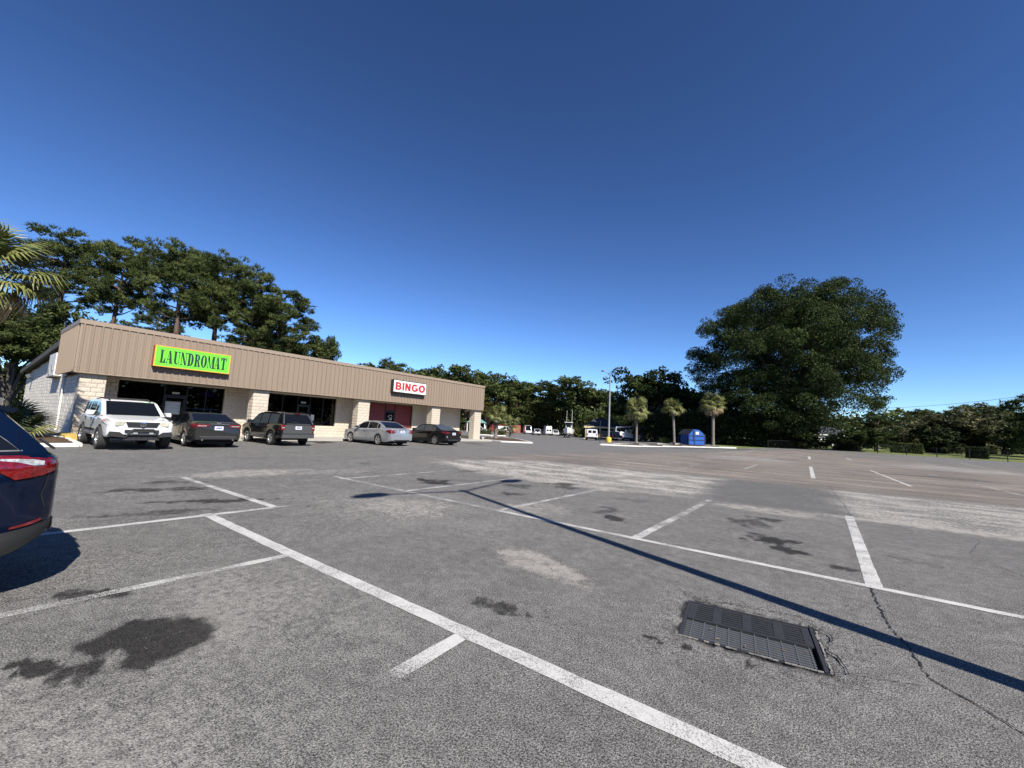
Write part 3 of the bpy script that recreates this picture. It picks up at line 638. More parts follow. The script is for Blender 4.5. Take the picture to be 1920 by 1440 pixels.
for (a, b, z0, z1), (d0, d1) in zip(openings, DOORS):
    lay(wallp, 'X', XW, ya, a-.005, ZS, ZSOF-.02, True); lay(wallp, 'X', XW, a, d0-.03, ZS, z0-.005, True); lay(wallp, 'X', XW, d1+.03, b, ZS, z0-.005, True); lay(wallp, 'X', XW, a, b, z1+.005, ZSOF-.02, True); ya = b+.005
lay(wallp, 'X', XW, ya, 29.95, ZS, ZSOF-.02, True)
lay(wallp, 'Y', SIDE_Y, -50.8, -27.5, ZS-.2, 4.7, False, [])
def under_roof(b):
    x, y, z = b[3]
    if b[4] and b[1] is wallp: return z+.18 < (4.7-(-32-x)*.0425 if x < -31.9 else ZSOF-.0)
    return True
blocks = [b for b in blocks if under_roof(b)]
blocks.sort(key=lambda b: -b[0])
for (w_, par, me, loc, rz, scl) in blocks[:300]:
    o = link('block', me, par, loc, rz, scale=scl)
rest = {}
for b in blocks[300:]: rest.setdefault((b[1].name, b[2].materials[0].name), []).append(b)
for (pn, mn), L in rest.items():
    mb = MB()
    for (_, par, me, loc, rz, scl) in L:
        M = Matrix.Translation(loc) @ Matrix.Rotation(rz, 4, 'Z') @ Matrix.Diagonal((*scl, 1))
        mb.add([M @ q.co for q in me.vertices], [tuple(p.vertices) for p in me.polygons])
    mb.build('block_courses', bpy.data.materials[mn], bpy.data.objects[pn], kind='stuff')
# --- glazing
def glass_material(name, tint, refl=1.0):
    t = NT(name); tr = t.n('ShaderNodeBsdfTransparent'); t.set(tr.inputs[0], (*tint, 1)); gl = t.n('ShaderNodeBsdfGlossy'); gl.inputs['Roughness'].default_value = .015
    lw = t.n('ShaderNodeLayerWeight'); lw.inputs[0].default_value = .35; mx = t.n('ShaderNodeMixShader')
    f = t.math('ADD', t.math('MULTIPLY', lw.outputs['Fresnel'], .75*refl), .03)
    t.l(f, mx.inputs[0]); t.l(tr.outputs[0], mx.inputs[1]); t.l(gl.outputs[0], mx.inputs[2]); return t.done(mx.outputs[0])
SHOPGLASS = glass_material('tinted shop glass', (.22, .24, .25), .28)
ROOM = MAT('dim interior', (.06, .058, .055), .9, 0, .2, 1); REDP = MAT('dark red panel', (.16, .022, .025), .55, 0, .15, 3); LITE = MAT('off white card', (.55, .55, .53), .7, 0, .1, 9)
WMACH = MAT('washer enamel', (.5, .5, .5), .4, 0, .05, 4)
def storefront(a, b, z0, z1, d0, d1, mull, fill):
    fr = MB(); t_ = .05; x0, x1 = XW-.2, XW-.12
    fr.bx(x0, x1, a, b, z1-t_, z1); fr.bx(x0, x1, a, a+t_, z0, z1-t_); fr.bx(x0, x1, b-t_, b, z0, z1-t_)
    fr.bx(x0, x1, a+t_, d0, z0, z0+t_); fr.bx(x0, x1, d1, b-t_, z0, z0+t_)
    for y in (d0, d1): fr.bx(x0, x1, y-t_/2, y+t_/2, ZS, z1-t_)
    fr.bx(x0, x1, d0+t_/2, d1-t_/2, 2.36, 2.42)
    for y in mull: fr.bx(x0, x1, y-t_/2, y+t_/2, z0+t_, z1-t_)
    f = fr.build('storefront', DARKMET, bld)
    ys = sorted([a+t_]+list(mull)+[d0, d1]+[b-t_])
    for p, q in zip(ys[:-1], ys[1:]):
        zz = (2.42 if (p == d0) else z0+t_); m = SHOPGLASS if fill is None else fill
        MB().bx(x0+.03, x0+.042, p+t_/2+.001, q-t_/2-.001, zz+.001, z1-t_-.001).build('pane', m, f)
    d = MB(); xd = x0+.01; w = .09
    d.bx(xd, xd+.05, d0+.03, d0+.03+w, ZS+.01, 2.355); d.bx(xd, xd+.05, d1-.03-w, d1-.03, ZS+.01, 2.355); d.bx(xd, xd+.05, d0+.03+w, d1-.03-w, 2.25, 2.355); d.bx(xd, xd+.05, d0+.03+w, d1-.03-w, ZS+.01, ZS+.25)
    d = d.build('door', DARKMET, bld)
    MB().bx(xd+.02, xd+.03, d0+.121, d1-.121, ZS+.251, 2.249).build('pane', SHOPGLASS, d)
    MB().tube([(xd+.05, d0+.2, 1.0), (xd+.1, d0+.2, 1.0), (xd+.1, d0+.2, 1.4), (xd+.05, d0+.2, 1.4)], .014, 6).build('handle', IRON2, d)
    return f, d
f1, dr1 = storefront(5.0, 9.7, 1.0, 3.0, 6.9, 7.9, (8.8,), None)
f2, dr2 = storefront(12.1, 16.85, 1.0, 3.0, 14.1, 14.95, (13.1, 15.9), None)
f3, dr3 = storefront(19.0, 24.0, 1.02, 3.02, 21.25, 22.2, (), REDP)
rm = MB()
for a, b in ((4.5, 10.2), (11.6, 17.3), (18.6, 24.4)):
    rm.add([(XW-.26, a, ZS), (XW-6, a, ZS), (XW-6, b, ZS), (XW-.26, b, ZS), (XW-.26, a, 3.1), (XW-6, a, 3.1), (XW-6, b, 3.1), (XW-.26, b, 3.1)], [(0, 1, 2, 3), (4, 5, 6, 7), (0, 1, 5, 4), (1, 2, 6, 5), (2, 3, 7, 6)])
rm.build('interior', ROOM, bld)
for i in range(6): 
    o = MB().bx(XW-3.4, XW-2.7, 5.1+i*.74, 5.1+i*.74+.68, ZS+.001, ZS+1.05).build('washing_machine', WMACH)
    tag(o, 'dim washing machine inside the laundromat, %s from the left' % ('first', 'second', 'third', 'fourth', 'fifth', 'sixth')[i], 'washing machine', 'washing machines inside the laundromat')
NOTICE = MAT('faded notice', (.3, .33, .33), .7, 0, .12, 4)
nb = MB().bx(XW-.1, XW-.085, 6.98, 7.65, 1.36, 2.06).build('notice_board', NOTICE); tag(nb, 'grey notice sheet with pale lines of print on the laundromat door', 'notice')
for k, (z, w) in enumerate(((1.96, .28), (1.86, .18), (1.76, .24), (1.65, .26), (1.55, .2), (1.46, .26))): MB().bx(XW-.0845, XW-.082, 7.31-w/1.0, 7.31+w/1.0, z-.018, z+.018).build('print_line', LITE, nb)
for yy, zz in ((7.4, 2.48), (14.5, 2.5)):
    o = MB(); [o.bx(XW-.155, XW-.15, yy-.16+i*.085, yy-.16+i*.085+.06, zz, zz+.1) for i in range(4)]; o.build('address_number', LITE, f1 if yy < 10 else f2)
ex = MB().bx(XW-.8, XW-.74, 14.25, 14.62, 2.72, 2.95).build('exit_light', MAT('yellowed exit light', (.5, .46, .26), .6)); MB().tube([(XW-.77, 14.43, 2.95), (XW-.77, 14.43, 3.1)], .015, 6).build('stem', DARKMET, ex); MB().box((XW-.77, 14.12, 2.86), (.06, .1, .08)).build('lamp_head', LITE, ex); MB().box((XW-.77, 14.75, 2.86), (.06, .1, .08)).build('lamp_head', LITE, ex)
tag(ex, 'small pale exit light hanging behind the middle shop window', 'exit light')
t = NT('violet neon'); em = t.n('ShaderNodeEmission'); em.inputs[0].default_value = (.16, .05, .5, 1); em.inputs[1].default_value = .5; NEON = t.done(em.outputs[0])
on = MB(); ov = [(XW-.32, 8.95+.3*math.cos(a), 2.62+.13*math.sin(a)) for a in np.linspace(0, 2*math.pi, 25)]; on.tube(ov, .012, 5, False); on = on.build('open_sign', NEON)
for k, s in enumerate('OPEN'):
    yy = 8.72+k*.125; Q = {'O': [(0, 0), (.08, 0), (.08, .12), (0, .12), (0, 0)], 'P': [(0, 0), (0, .12), (.08, .12), (.08, .06), (0, .06)], 'E': [(.08, 0), (0, 0), (0, .06), (.06, .06), (0, .06), (0, .12), (.08, .12)], 'N': [(0, 0), (0, .12), (.08, 0), (.08, .12)]}[s]
    MB().tube([(XW-.32, yy+a, 2.56+b) for a, b in Q], .008, 4, False).build('letter', NEON, on)
tag(on, 'dim violet neon OPEN sign in the laundromat window', 'neon sign')
pp = MB().bx(XW-.08, XW-.075, 15.05, 15.3, 1.35, 1.75).build('door_notice', LITE); tag(pp, 'small white paper notice right of the middle shop door', 'notice')
dm = MB(); arc = [(XW-.085, 21.72+.2*math.cos(a), 1.92+.16*math.sin(a)) for a in np.linspace(.3, math.pi*.95, 12)]; dm.tube(arc, .022, 5); dm.bx(XW-.09, XW-.08, 21.5, 21.62, 1.9, 1.95); dm.bx(XW-.09, XW-.08, 21.66, 21.92, 1.8, 1.86); dm.bx(XW-.09, XW-.08, 21.55, 21.9, 1.7, 1.74); dm.build('door_lettering', LITE, dr3)
# sunlit band at the foot of the red panel, painted in as brighter red
MB().bx(XW-.115, XW-.105, 22.26, 23.94, 1.08, 1.3).build('sunlit_band', MAT('sunlit red band', (.3, .07, .06), .6), f3)

# --- sidewalk with kerb
wk = thing('sidewalk', '', '', (0, 0, 0)); del wk['label'], wk['category']; wk['kind'] = 'structure'
SLAB = MAT('sidewalk concrete', (.4, .375, .33), .9, 0, .14, 2.5, .25, 60, .4, .005)
yy = 3.2
while yy < 31.2:
    l = min(1.52, 31.4-yy); MB().bx(XW-.06, -25.42, yy+.006, yy+l-.006, -.02, ZS).build('slab', SLAB, wk); yy += 1.52
for i in range(14): MB().bx(XW-.06-1.62*(i+1), XW-.066-1.62*i, 29.96, 31.9, -.02, ZS).build('slab', SLAB, wk)
# --- north walkway bits
for X in (-30.5, -35.5, -40.5): MB().bx(X-.5, X+.5, 29.951, 29.99, ZS, 2.35).build('door', DARKMET, bld)
for X in (-29.8, -32, -34.4): MB().box((X, 29.98, 2.65), (.2, .1, .28)).build('wall_lamp', DARKMET, bld)
vm = thing('vending_machine', 'dark red machine standing at the far end of the covered walkway', 'machine', (-44.5, 30.45, ZS))
MB().bx(-.45, .45, -.4, .4, 0, 1.8).build('cabinet', MAT('red enamel', (.3, .02, .025), .4), vm); MB().bx(.451, .46, -.3, .15, .5, 1.65).build('front_panel', MAT('machine front', (.12, .02, .02), .25), vm)
# --- things on the side wall
def onwall(px, py): 
    d = ray(px, py); t_ = (SIDE_Y-.05)/d[1]; return d[0]*t_, CAM_H+d[2]*t_
WHITEM = MAT('white painted metal', (.66, .65, .62), .55, 0, .08, 4)
dp = MB(); dp.tube([(-31.6, SIDE_Y-.06, 3.08), (-31.6, SIDE_Y-.06, ZS+.1), (-31.5, SIDE_Y-.16, ZS+.02)], .045, 8); dp.build('downspout', WHITEM, bld)
ub = thing('wall_sign_box', 'white box cabinet high on the side wall beside the fascia', 'cabinet', (-34.6, SIDE_Y, 3.05))
MB().bx(-1.2, 1.2, -.3, -.005, .1, 1.35).build('cabinet', WHITEM, ub); MB().bx(-1.25, 1.25, -.32, 0, .02, .095).build('base', ROOF_D, ub)
for k in (-.5, .5): MB().bx(k-.2, k+.2, -.33, -.301, .3+.2*k, .6+.2*k).build('latch', CONC, ub)
fl = thing('flood_lamp', 'small grey flood lamp near the rear of the side wall', 'lamp', (-46.5, SIDE_Y, 3.45)); MB().box((0, -.25, .1), (.35, .25, .25), rot=Matrix.Rotation(.5, 3, 'X')).build('head', IRON2, fl); MB().tube([(0, 0, -.15), (0, -.12, -.1), (0, -.2, .05)], .03, 6).build('bracket', IRON2, fl)
BROWNP = MAT('brown steel post', (.06, .035, .03), .6)
for k, (X, w) in enumerate(((-36.2, 'nearest the front'), (-39.6, 'middle'), (-43.6, 'farthest back'))):
    o = MB().lathe([(.0, 0), (.11, 0), (.11, .95), (.08, 1.02), (0, 1.03)], 10).build('bollard', BROWNP, smooth=True, loc=(X, 2.6, gzf(X, 2.6))); tag(o, 'dark brown bollard along the side wall, %s of three' % w, 'bollard', 'bollards along the side wall')

# --- signs
SX = XF+.035
def sign(name, label, y0, y1, z0, z1, depth, side_m, face_m, trim_m):
    s = thing(name, label, 'sign', (SX, y0, z0))
    w, h = y1-y0, z1-z0
    MB().bx(0, depth, 0, w, 0, h).build('cabinet', side_m, s)
    MB().bx(depth, depth+.012, .05, w-.05, .05, h-.05).build('face', face_m, s)
    if trim_m:
        tm = MB(); tm.bx(depth, depth+.02, .0, w, h-.045, h); tm.bx(depth, depth+.02, 0, w, 0, .045); tm.bx(depth, depth+.02, 0, .045, .045, h-.045); tm.bx(depth, depth+.02, w-.045, w, .045, h-.045); tm.build('trim', trim_m, s)
    return s, w, h
RED_S = MAT('red sign cabinet', (.42, .05, .02), .5); GREEN_F = MAT('lime sign face', (.155, .64, .04), .35, 0, .06, 2); YEL_T = MAT('yellow sign trim', (.6, .38, .05), .5)
INK = MAT('dark green ink', (.012, .03, .028), .5); WHITE_F = MAT('white sign face', (.78, .77, .74), .35, 0, .05, 2); BLACK_S = MAT('black sign cabinet', (.02, .022, .02), .5); RED_L = MAT('red letters', (.42, .03, .035), .45)
def ring(ox, oy, irx, iry, cx, cy, a0=0, a1=2*math.pi, n=22, icx=None):
    icx = cx if icx is None else icx; P = []
    for i in range(n): 
        a, b = a0+(a1-a0)*i/n, a0+(a1-a0)*(i+1)/n
        P.append([(cx+ox*math.cos(a), cy+oy*math.sin(a)), (cx+ox*math.cos(b), cy+oy*math.sin(b)), (icx+irx*math.cos(b), cy+iry*math.sin(b)), (icx+irx*math.cos(a), cy+iry*math.sin(a))])
    return P
def B(a, b, c, d): return [(a, c), (b, c), (b, d), (a, d)]
S_ = .06
SERIF = {
 'L': [B(.14, .5, 0, 1), B(.0, .64, 1-S_, 1), B(0, .98, 0, S_), [(.98, 0), (.98, .38), (.9, .38), (.62, S_), (.5, S_)]],
 'A': [[(.4, 1), (.62, 1), (.95, 0), (.55, 0)], [(.4, 1), (.47, 1), (.16, 0), (.09, 0)], B(.0, .28, 0, S_), B(.48, 1.02, 0, S_), B(.22, .62, .3, .35)],
 'U': [B(.12, .44, .25, 1), B(0, .56, 1-S_, 1), B(.82, .9, .25, 1), B(.68, 1.02, 1-S_, 1)]+ring(.39, .26, .2, .2, .51, .26, math.pi, 2*math.pi, 14, .63),
 'N': [B(.12, .2, 0, 1), B(0, .34, 0, S_), [(.04, 1), (.36, 1), (.92, 0), (.66, 0)], B(.84, .92, 0, 1), B(.68, 1.04, 1-S_, 1)],
 'D': [B(.12, .46, 0, 1), B(0, .5, 1-S_, 1), B(0, .5, 0, S_)]+ring(.52, .5, .18, .44, .46, .5, -math.pi/2, math.pi/2, 16),
 'R': [B(.12, .44, 0, 1), B(0, .5, 1-S_, 1), B(0, .56, 0, S_)]+ring(.44, .27, .14, .21, .46, .73, -math.pi/2, math.pi/2, 12)+[[(.5, .5), (.72, .5), (1.02, 0), (.68, 0)]],
 'O': ring(.5, .51, .15, .45, .5, .5),
 'M': [B(.08, .15, 0, 1), B(0, .26, 0, S_), [(.04, 1), (.3, 1), (.55, .0), (.47, .0)], [(.78, 1), (.84, 1), (.55, 0), (.49, 0)], B(.76, 1.04, 0, 1), B(.66, 1.12, 0, S_), B(.76, 1.12, 1-S_, 1)],
 'T': [B(.34, .68, 0, 1), B(.2, .82, 0, S_), B(.0, 1.02, 1-S_, 1), [(0, 1), (0, .7), (.06, .7), (.26, 1-S_)], [(1.02, 1), (1.02, .7), (.96, .7), (.76, 1-S_)]]}
SANS = {
 'B': [B(0, .33, 0, 1), B(.2, .55, .78, 1), B(.2, .55, .4, .6), B(.2, .55, 0, .22)]+ring(.38, .3, .1, .09, .54, .7, -math.pi/2, math.pi/2, 12)+ring(.46, .3, .13, .09, .54, .3, -math.pi/2, math.pi/2, 12),
 'I': [B(0, .3, 0, 1)],
 'N': [B(0, .31, 0, 1), B(.65, .96, 0, 1), [(0, 1), (.34, 1), (.96, 0), (.62, 0)]],
 'G': ring(.52, .51, .23, .27, .5, .5, .7, 2*math.pi-.2, 22)+[B(.55, 1.02, .38, .52), B(.8, 1.02, .1, .4)],
 'O': ring(.55, .51, .22, .26, .53, .5)}
def letters(par, text, font, x0, x1, z0, z1, depth, m, wid, gap):
    tot = sum(wid.get(c, 1) for c in text)+gap*(len(text)-1); k = (x1-x0)/tot; x = x0
    for i, c in enumerate(text):
        w = wid.get(c, 1)*k; mb = MB()
        for j, poly in enumerate(font[c]): mb.prism([(x+a*w/(wid.get(c, 1) if font is SANS and c == 'I' else 1)*1.0, z0+b*(z1-z0)) for a, b in poly], 'X', depth+.012, depth+.024+.0002*j)
        mb.build('letter', m, par); x += w+gap*k
sg, w, h = sign('laundromat_sign', 'lime green LAUNDROMAT sign with red sides on the brown fascia', 5.76, 9.06, 3.72, 4.77, .26, RED_S, GREEN_F, YEL_T)
letters(sg, 'LAUNDROMAT', SERIF, .22, w-.2, .2, h-.2, .26, INK, {'L': .85, 'M': 1.15, 'A': 1, 'T': .95}, .08)
sg, w, h = sign('bingo_sign', 'white BINGO sign with red letters and black sides on the brown fascia', 20.1, 23.45, 3.82, 4.80, .3, BLACK_S, WHITE_F, None)
letters(sg, 'BINGO', SANS, .2, w-.2, .2, h-.18, .3, RED_L, {'I': .3, 'B': .96, 'N': .95, 'G': 1.05, 'O': 1.08}, .14)
# wooden fence behind the left end
FW = MAT('weathered grey boards', (.24, .22, .2), .9, 0, .25, 4, .3, 40, .4, .004)
wf = thing('board_fence', 'weathered grey board fence behind the side of the building', 'fence', (0, 0, 0))
for i in range(46):
    X = -53.0-i*.155; mb = MB().bx(-.07, .07, -.012, .012, 0, 1.75+random.Random(i).uniform(-.03, .03)); o = mb.build('board', FW, wf); o.location = (X, 2.6, gzf(X, 2.6))
for z in (.4, 1.4): MB().bx(-60.2, -52.9, 2.62, 2.67, z+.3, z+.4).build('rail', FW, wf)
# ================================================================ VEHICLES
def LI(tab, x):
    xs = [a for a, _ in tab]; ys = [b for _, b in tab]; return float(np.interp(x, xs, ys))
RUBBER = MAT('tyre rubber', (.018, .018, .018), .85, 0, .2, 10, .3, 60, .3, .004); ALLOY = MAT('alloy wheel', (.5, .5, .51), .3, .85, .08, 6); BLACKP = MAT('black plastic', (.022, .022, .023), .55, 0, .15, 10)
CHROME = MAT('chrome', (.65, .65, .66), .12, 1, .04, 5); UNDER = MAT('underbody', (.012, .012, .012), .9); PLATE = MAT('licence plate', (.7, .7, .72), .4); PLATE_I = MAT('plate print', (.08, .1, .3), .5)
RUBBER_L = MAT('dusty tyre', (.035, .034, .032), .9, 0, .25, 10, .4, 60, .4, .005)
def carglass(name, col=(.006, .007, .009)):
    t = NT(name); return t.done(t.bsdf(col, .03, 0, .3))
CGLASS = carglass('car glass'); CGLASS2 = carglass('light car glass', (.05, .06, .065))
def lampm(name, col, e=0):
    t = NT(name); co = t.coord((1, 1, 1)); w = t.noise(co, 40, 2); c = t.mix(t.ramp(w, .35, .65), sc3(col, .55), col); return t.done(t.bsdf(c, .12, 0, .6, None, coat=1))
RED_LAMP = lampm('red tail lamp', (.17, .004, .006)); WHITE_LAMP = lampm('clear lamp', (.4, .41, .42)); HAZY = lampm('hazed headlamp', (.62, .6, .48)); AMBER = lampm('amber lamp', (.7, .22, .03))

def wheel_meshes(rad, wid, rimr, spokes, style=0):
    ty = MB(); w = wid/2
    ty.lathe([(rimr, -w*.8), (rimr+.02, -w*.95), (rad-.03, -w), (rad-.006, -w*.82), (rad, -w*.4), (rad, w*.4), (rad-.006, w*.82), (rad-.03, w), (rimr+.02, w*.95), (rimr, w*.8)], 26, 'Y', close=True)
    rm = MB(); rm.lathe([(rimr+.004, w*.86), (rimr-.02, w*.84), (rimr-.03, w*.5), (rimr-.04, -w*.6)], 24, 'Y')
    rm.lathe([(rimr-.035, w*.05), (.0, w*.05)], 16, 'Y')
    dk = MB(); dk.lathe([(rimr-.037, w*.3), (.0, w*.3)], 18, 'Y')
    for k in range(spokes):
        a = 2*math.pi*k/spokes; M = Matrix.Rotation(a, 3, 'Y'); L = rimr-.015
        for off in ((0,) if style == 0 else (-.02, .02)):
            vs = [Vector((x_+off*(1 if z_ > .1 else .4), y_, z_)) for x_, z_, y_ in ((-.028, .03, w*.72), (.028, .03, w*.72), (.022 if style == 0 else .012, L, w*.82), (-.022 if style == 0 else -.012, L, w*.82), (-.028, .03, w*.4), (.028, .03, w*.4), (.02, L, w*.45), (-.02, L, w*.45))]
            rm.add([M @ p for p in vs], [(0, 1, 2, 3), (4, 7, 6, 5), (0, 4, 5, 1), (1, 5, 6, 2), (2, 6, 7, 3), (3, 7, 4, 0)])
    rm.lathe([(.06, w*.45), (.06, w*.76), (.045, w*.82), (0, w*.82)], 14, 'Y')
    me1, me2, me3 = ty.mesh('tyre', True), rm.mesh('rim', True, 35), dk.mesh('brake_disc')
    return me1, me2, me3

def make_car(name, label, cat, loc, rz, S, group=None):
    L, Wd, H = S['L'], S['W'], S['H']; car = thing(name, label, cat, loc, rz, group)
    det = S.get('detail', 2)
    pl = S['plan']; deck = S['deck']; belt = S['belt']; flo = S['floor']; fo, wb_ = S['fo'], S['wb']; rad = S['rad']; arch = S.get('arch', rad+.05); wcz = rad*.98
    axles = (fo, fo+wb_)
    gw0, gw1, gr1, gr0 = S['ws0'], S['ws1'], S['rg1'], S['rg0']      # windscreen base/top, rear glass top/base
    roof = [(gw0, LI(deck, gw0)), (gw0+.02, LI(deck, gw0)+.01)]+S['roof']+[(gr0-.02, LI(deck, gr0)+.01), (gr0, LI(deck, gr0))]
    keys = set(np.arange(0, L+.001, .09 if det > 1 else .16).round(3)) | {0, .02, .06, L-.06, L-.02, L}
    for ax in axles:
        for k in range(13): keys.add(round(ax+arch*math.cos(math.pi*k/12), 4))
    for p in list(S.get('pillars', []))+[(gw0, gw1), (gr1, gr0)]+list(S.get('sidewin', [])): keys |= {round(p[0], 4), round(p[1], 4)}
    keys |= {a for a, _ in deck if 0 <= a <= L} | {a for a, _ in roof}
    xs = sorted(k for k in keys if 0 <= k <= L); xs = [x for i, x in enumerate(xs) if i == 0 or x-xs[i-1] > .004]
    tum = S.get('tum', .22); shl = S.get('shoulder', .95)
    def low(x):
        z = LI(flo, x)
        for ax in axles:
            d = abs(x-ax)
            if d < arch: z = max(z, wcz+math.sqrt(arch*arch-d*d))
        return z
    def ring(x):
        p = Wd/2*LI(pl, x); zl = low(x); zb = LI(belt, x); zd = max(LI(deck, x), zb); h = zb-zl; f0 = LI(flo, x); inar = zl > f0+.01
        return [(p*(.95 if not inar else .985), zl), (p*.99, zl+h*.12), (p*1.0, zl+h*.4), (p*.992, zl+h*.68), (p*(.975+shl)/1.93, zl+h*.9), (p*shl, zb), (p*(shl-.07), zb+(zd-zb)*.5+.012), (p*.6, zb+(zd-zb)*.92+.012), (0, zd+.012)]
    def X(x): return L/2-x
    nr = 9; full = 2*nr-1
    body = MB()
    for x in xs:
        r = ring(x); body.v += [(X(x), y, z) for y, z in r]+[(X(x), -y, z) for y, z in r[-2::-1]]
    for i in range(len(xs)-1):
        for j in range(full-1): a = i*full+j; body.f.append((a, a+1, a+full+1, a+full))
    body.f.append(tuple(range(full))); body.f.append(tuple((len(xs)-1)*full+j for j in range(full))[::-1])
    # greenhouse
    gx = [x for x in xs if gw0 <= x <= gr0]; parts = {}
    def gring(x):
        p = Wd/2*LI(pl, x)*shl; zb = LI(belt, x)-.012; zr = max(LI(roof, x), zb+.004); e = (zr-zb)*.94
        def yy(f): return p-.012-f*e*tum
        return [(yy(0), zb), (yy(.06), zb+e*.06), (yy(.87), zb+e*.87), (yy(1), zb+e), (yy(1)*.87, zr-.015*min(1, e)), (yy(1)*.45, zr-.003), (0, zr)]
    GR = [gring(x) for x in gx]; gf = 13
    allv = []
    for x, r in zip(gx, GR): allv += [(X(x), y, z) for y, z in r]+[(X(x), -y, z) for y, z in r[-2::-1]]
    def put(key, quad):
        mbk = parts.setdefault(key, (MB(), {})); mb, mp = mbk; ids = []
        for q in quad:
            if q not in mp: mp[q] = len(mb.v); mb.v.append(allv[q])
            ids.append(mp[q])
        mb.f.append(tuple(ids))
    pil = S.get('pillars', []); sw = S.get('sidewin', [])
    for i in range(len(gx)-1):
        xm = (gx[i]+gx[i+1])/2
        for j in range(gf-1):
            jj = j if j < 6 else 11-j; side = 'L' if j < 6 else 'R'; q = (i*gf+j, i*gf+j+1, (i+1)*gf+j+1, (i+1)*gf+j); key = 'body'
            if jj == 1:
                for k, (a, b) in enumerate(sw):
                    if a <= xm <= b: key = 'side_window'+side+str(k)
            elif jj >= 4:
                if gw0+.03 < xm < gw1: key = 'windscreen'
                elif gr1 < xm < gr0-.03: key = 'rear_window'
            put(key, q)
    bmb, bmp = parts.pop('body'); body.add(bmb.v, bmb.f)
    body.build('body', S['paint'], car, True, 38)
    for key, (mb, _) in sorted(parts.items()):
        nm = 'side_window' if key.startswith('side') else key
        mb.build(nm, S.get('glass2', CGLASS) if nm == 'side_window' else S.get('glass', CGLASS), car, True, 38)
    ub = MB(); ub.bx(-L/2+.25, L/2-.25, -Wd*.33, Wd*.33, max(.14, LI(flo, L/2)-.06), .62); ub.bx(X(axles[1])-.02+arch+.05, X(axles[0])-arch-.05, -Wd*.44, Wd*.44, LI(flo, L/2)-.01, .5); ub.build('underbody', UNDER, car)
    # surface helpers for the trim that hugs the body
    def sy(x, z):
        r = ring(x)[:6]; return float(np.interp(z, [a[1] for a in r], [a[0] for a in r]))
    def gy(x, z):
        r = gring(x)[:4]; return float(np.interp(z, [a[1] for a in r], [a[0] for a in r]))
    def patch(nm, poly_rows, m, off=.006, sides=(1, -1), parent=None, on=None):
        """poly_rows: list of (x, z0, z1); a skin patch lying on the body side"""
        out = []
        fn = on or sy
        for s in sides:
            mb = MB(); n = 4
            for (x, z0, z1) in poly_rows:
                for k in range(n+1):
                    z = z0+(z1-z0)*k/n; mb.v.append((X(x), s*(fn(min(max(x, 0), L), z)+off), z))
            for i in range(len(poly_rows)-1):
                for k in range(n): a = i*(n+1)+k; mb.f.append((a, a+1, a+n+2, a+n+1))
            out.append(mb.build(nm, m, parent or car, True, 60))
        return out
    def seam(pts, wd=.006, sides=(1, -1), m=UNDER, nm='door_seam', fn=None):
        fn = fn or sy
        for s in sides:
            mb = MB(); prev = None
            for i, (x, z) in enumerate(pts):
                x2, z2 = pts[min(i+1, len(pts)-1)]; x1, z1 = pts[max(i-1, 0)]; t = Vector((x2-x1, z2-z1)).normalized(); q = Vector((-t.y, t.x))*wd
                cur = [(X(x+q.x), s*(fn(x+q.x, z+q.y)+.003), z+q.y), (X(x-q.x), s*(fn(x-q.x, z-q.y)+.003), z-q.y)]
                if prev: mb.quad(prev[0], cur[0], cur[1], prev[1])
                prev = cur
            mb.build(nm, m, car)
    if det > 1:
        for (x0, x1) in S['doors']:
            zt = LI(belt, (x0+x1)/2)-.02; zl = LI(flo, (x0+x1)/2)+.05
            col = lambda x: [(x, zl+(zt-zl)*k/6) for k in range(7)]
            seam([(x, z) for x, z in col(x0) if z > low(x)+.02]); seam([(x, z) for x, z in col(x1) if z > low(x)+.02])
        seam([(S['doors'][0][0]+(S['doors'][-1][1]-S['doors'][0][0])*k/10, LI(flo, L/2)+.05) for k in range(11) if LI(flo, L/2)+.05 > low(S['doors'][0][0]+(S['doors'][-1][1]-S['doors'][0][0])*k/10)+.01])
        for hx in S['handles']:
            z = LI(belt, hx)-.1
            for s in (1, -1): MB().box((X(hx), s*(sy(hx, z)+.018), z), (.19, .03, .028)).build('door_handle', S.get('handle_m', S['paint']), car, True)
        for s in (1, -1):      # mirrors
            mx = S['mirror'][0]; mz = S['mirror'][1]; y0 = sy(mx, LI(belt, mx)-.02)
            mb = MB(); mb.box((X(mx), s*(y0+.05), mz-.03), (.07, .14, .04)); mb.build('mirror_arm', BLACKP, car)
            mb = MB(); hw, hh = S.get('mir', (.12, .085))
            prof = [(.05, -hw*.6, -hh*.7), (.05, hw*.9, -hh), (.05, hw, hh*.2), (.05, hw*.7, hh), (.05, -hw, hh*.9)]
            vs = [(-.05, s*(y), z) for _, y, z in prof]+[(.03, s*y*.92, z*.92) for _, y, z in prof]+[(.09, s*y*.6, z*.6) for _, y, z in prof]
            fs = [(0, 1, 2, 3, 4), (14, 13, 12, 11, 10)]+[(i, (i+1) % 5, 5+(i+1) % 5, 5+i) for i in range(5)]+[(5+i, 5+(i+1) % 5, 10+(i+1) % 5, 10+i) for i in range(5)]
            mb.add([(X(mx)+a, s*(y0+.17)+b, mz+.04+c) for a, b, c in vs], fs); mo = mb.build('mirror', S.get('mirror_m', S['paint']), car, True, 50)
            MB().box((X(mx)-.052, s*(y0+.17), mz+.045), (.004, hw*1.5, hh*1.4)).build('mirror_glass', CHROME, mo)
    # wheels
    tm, rmh, dk = wheel_meshes(rad, S.get('tw', .22), S.get('rim', rad*.66), S.get('spokes', 5), S.get('style', 0))
    tm.materials.append(S.get('tyre_m', RUBBER)); rmh.materials.append(S.get('rim_m', ALLOY)); dk.materials.append(UNDER)
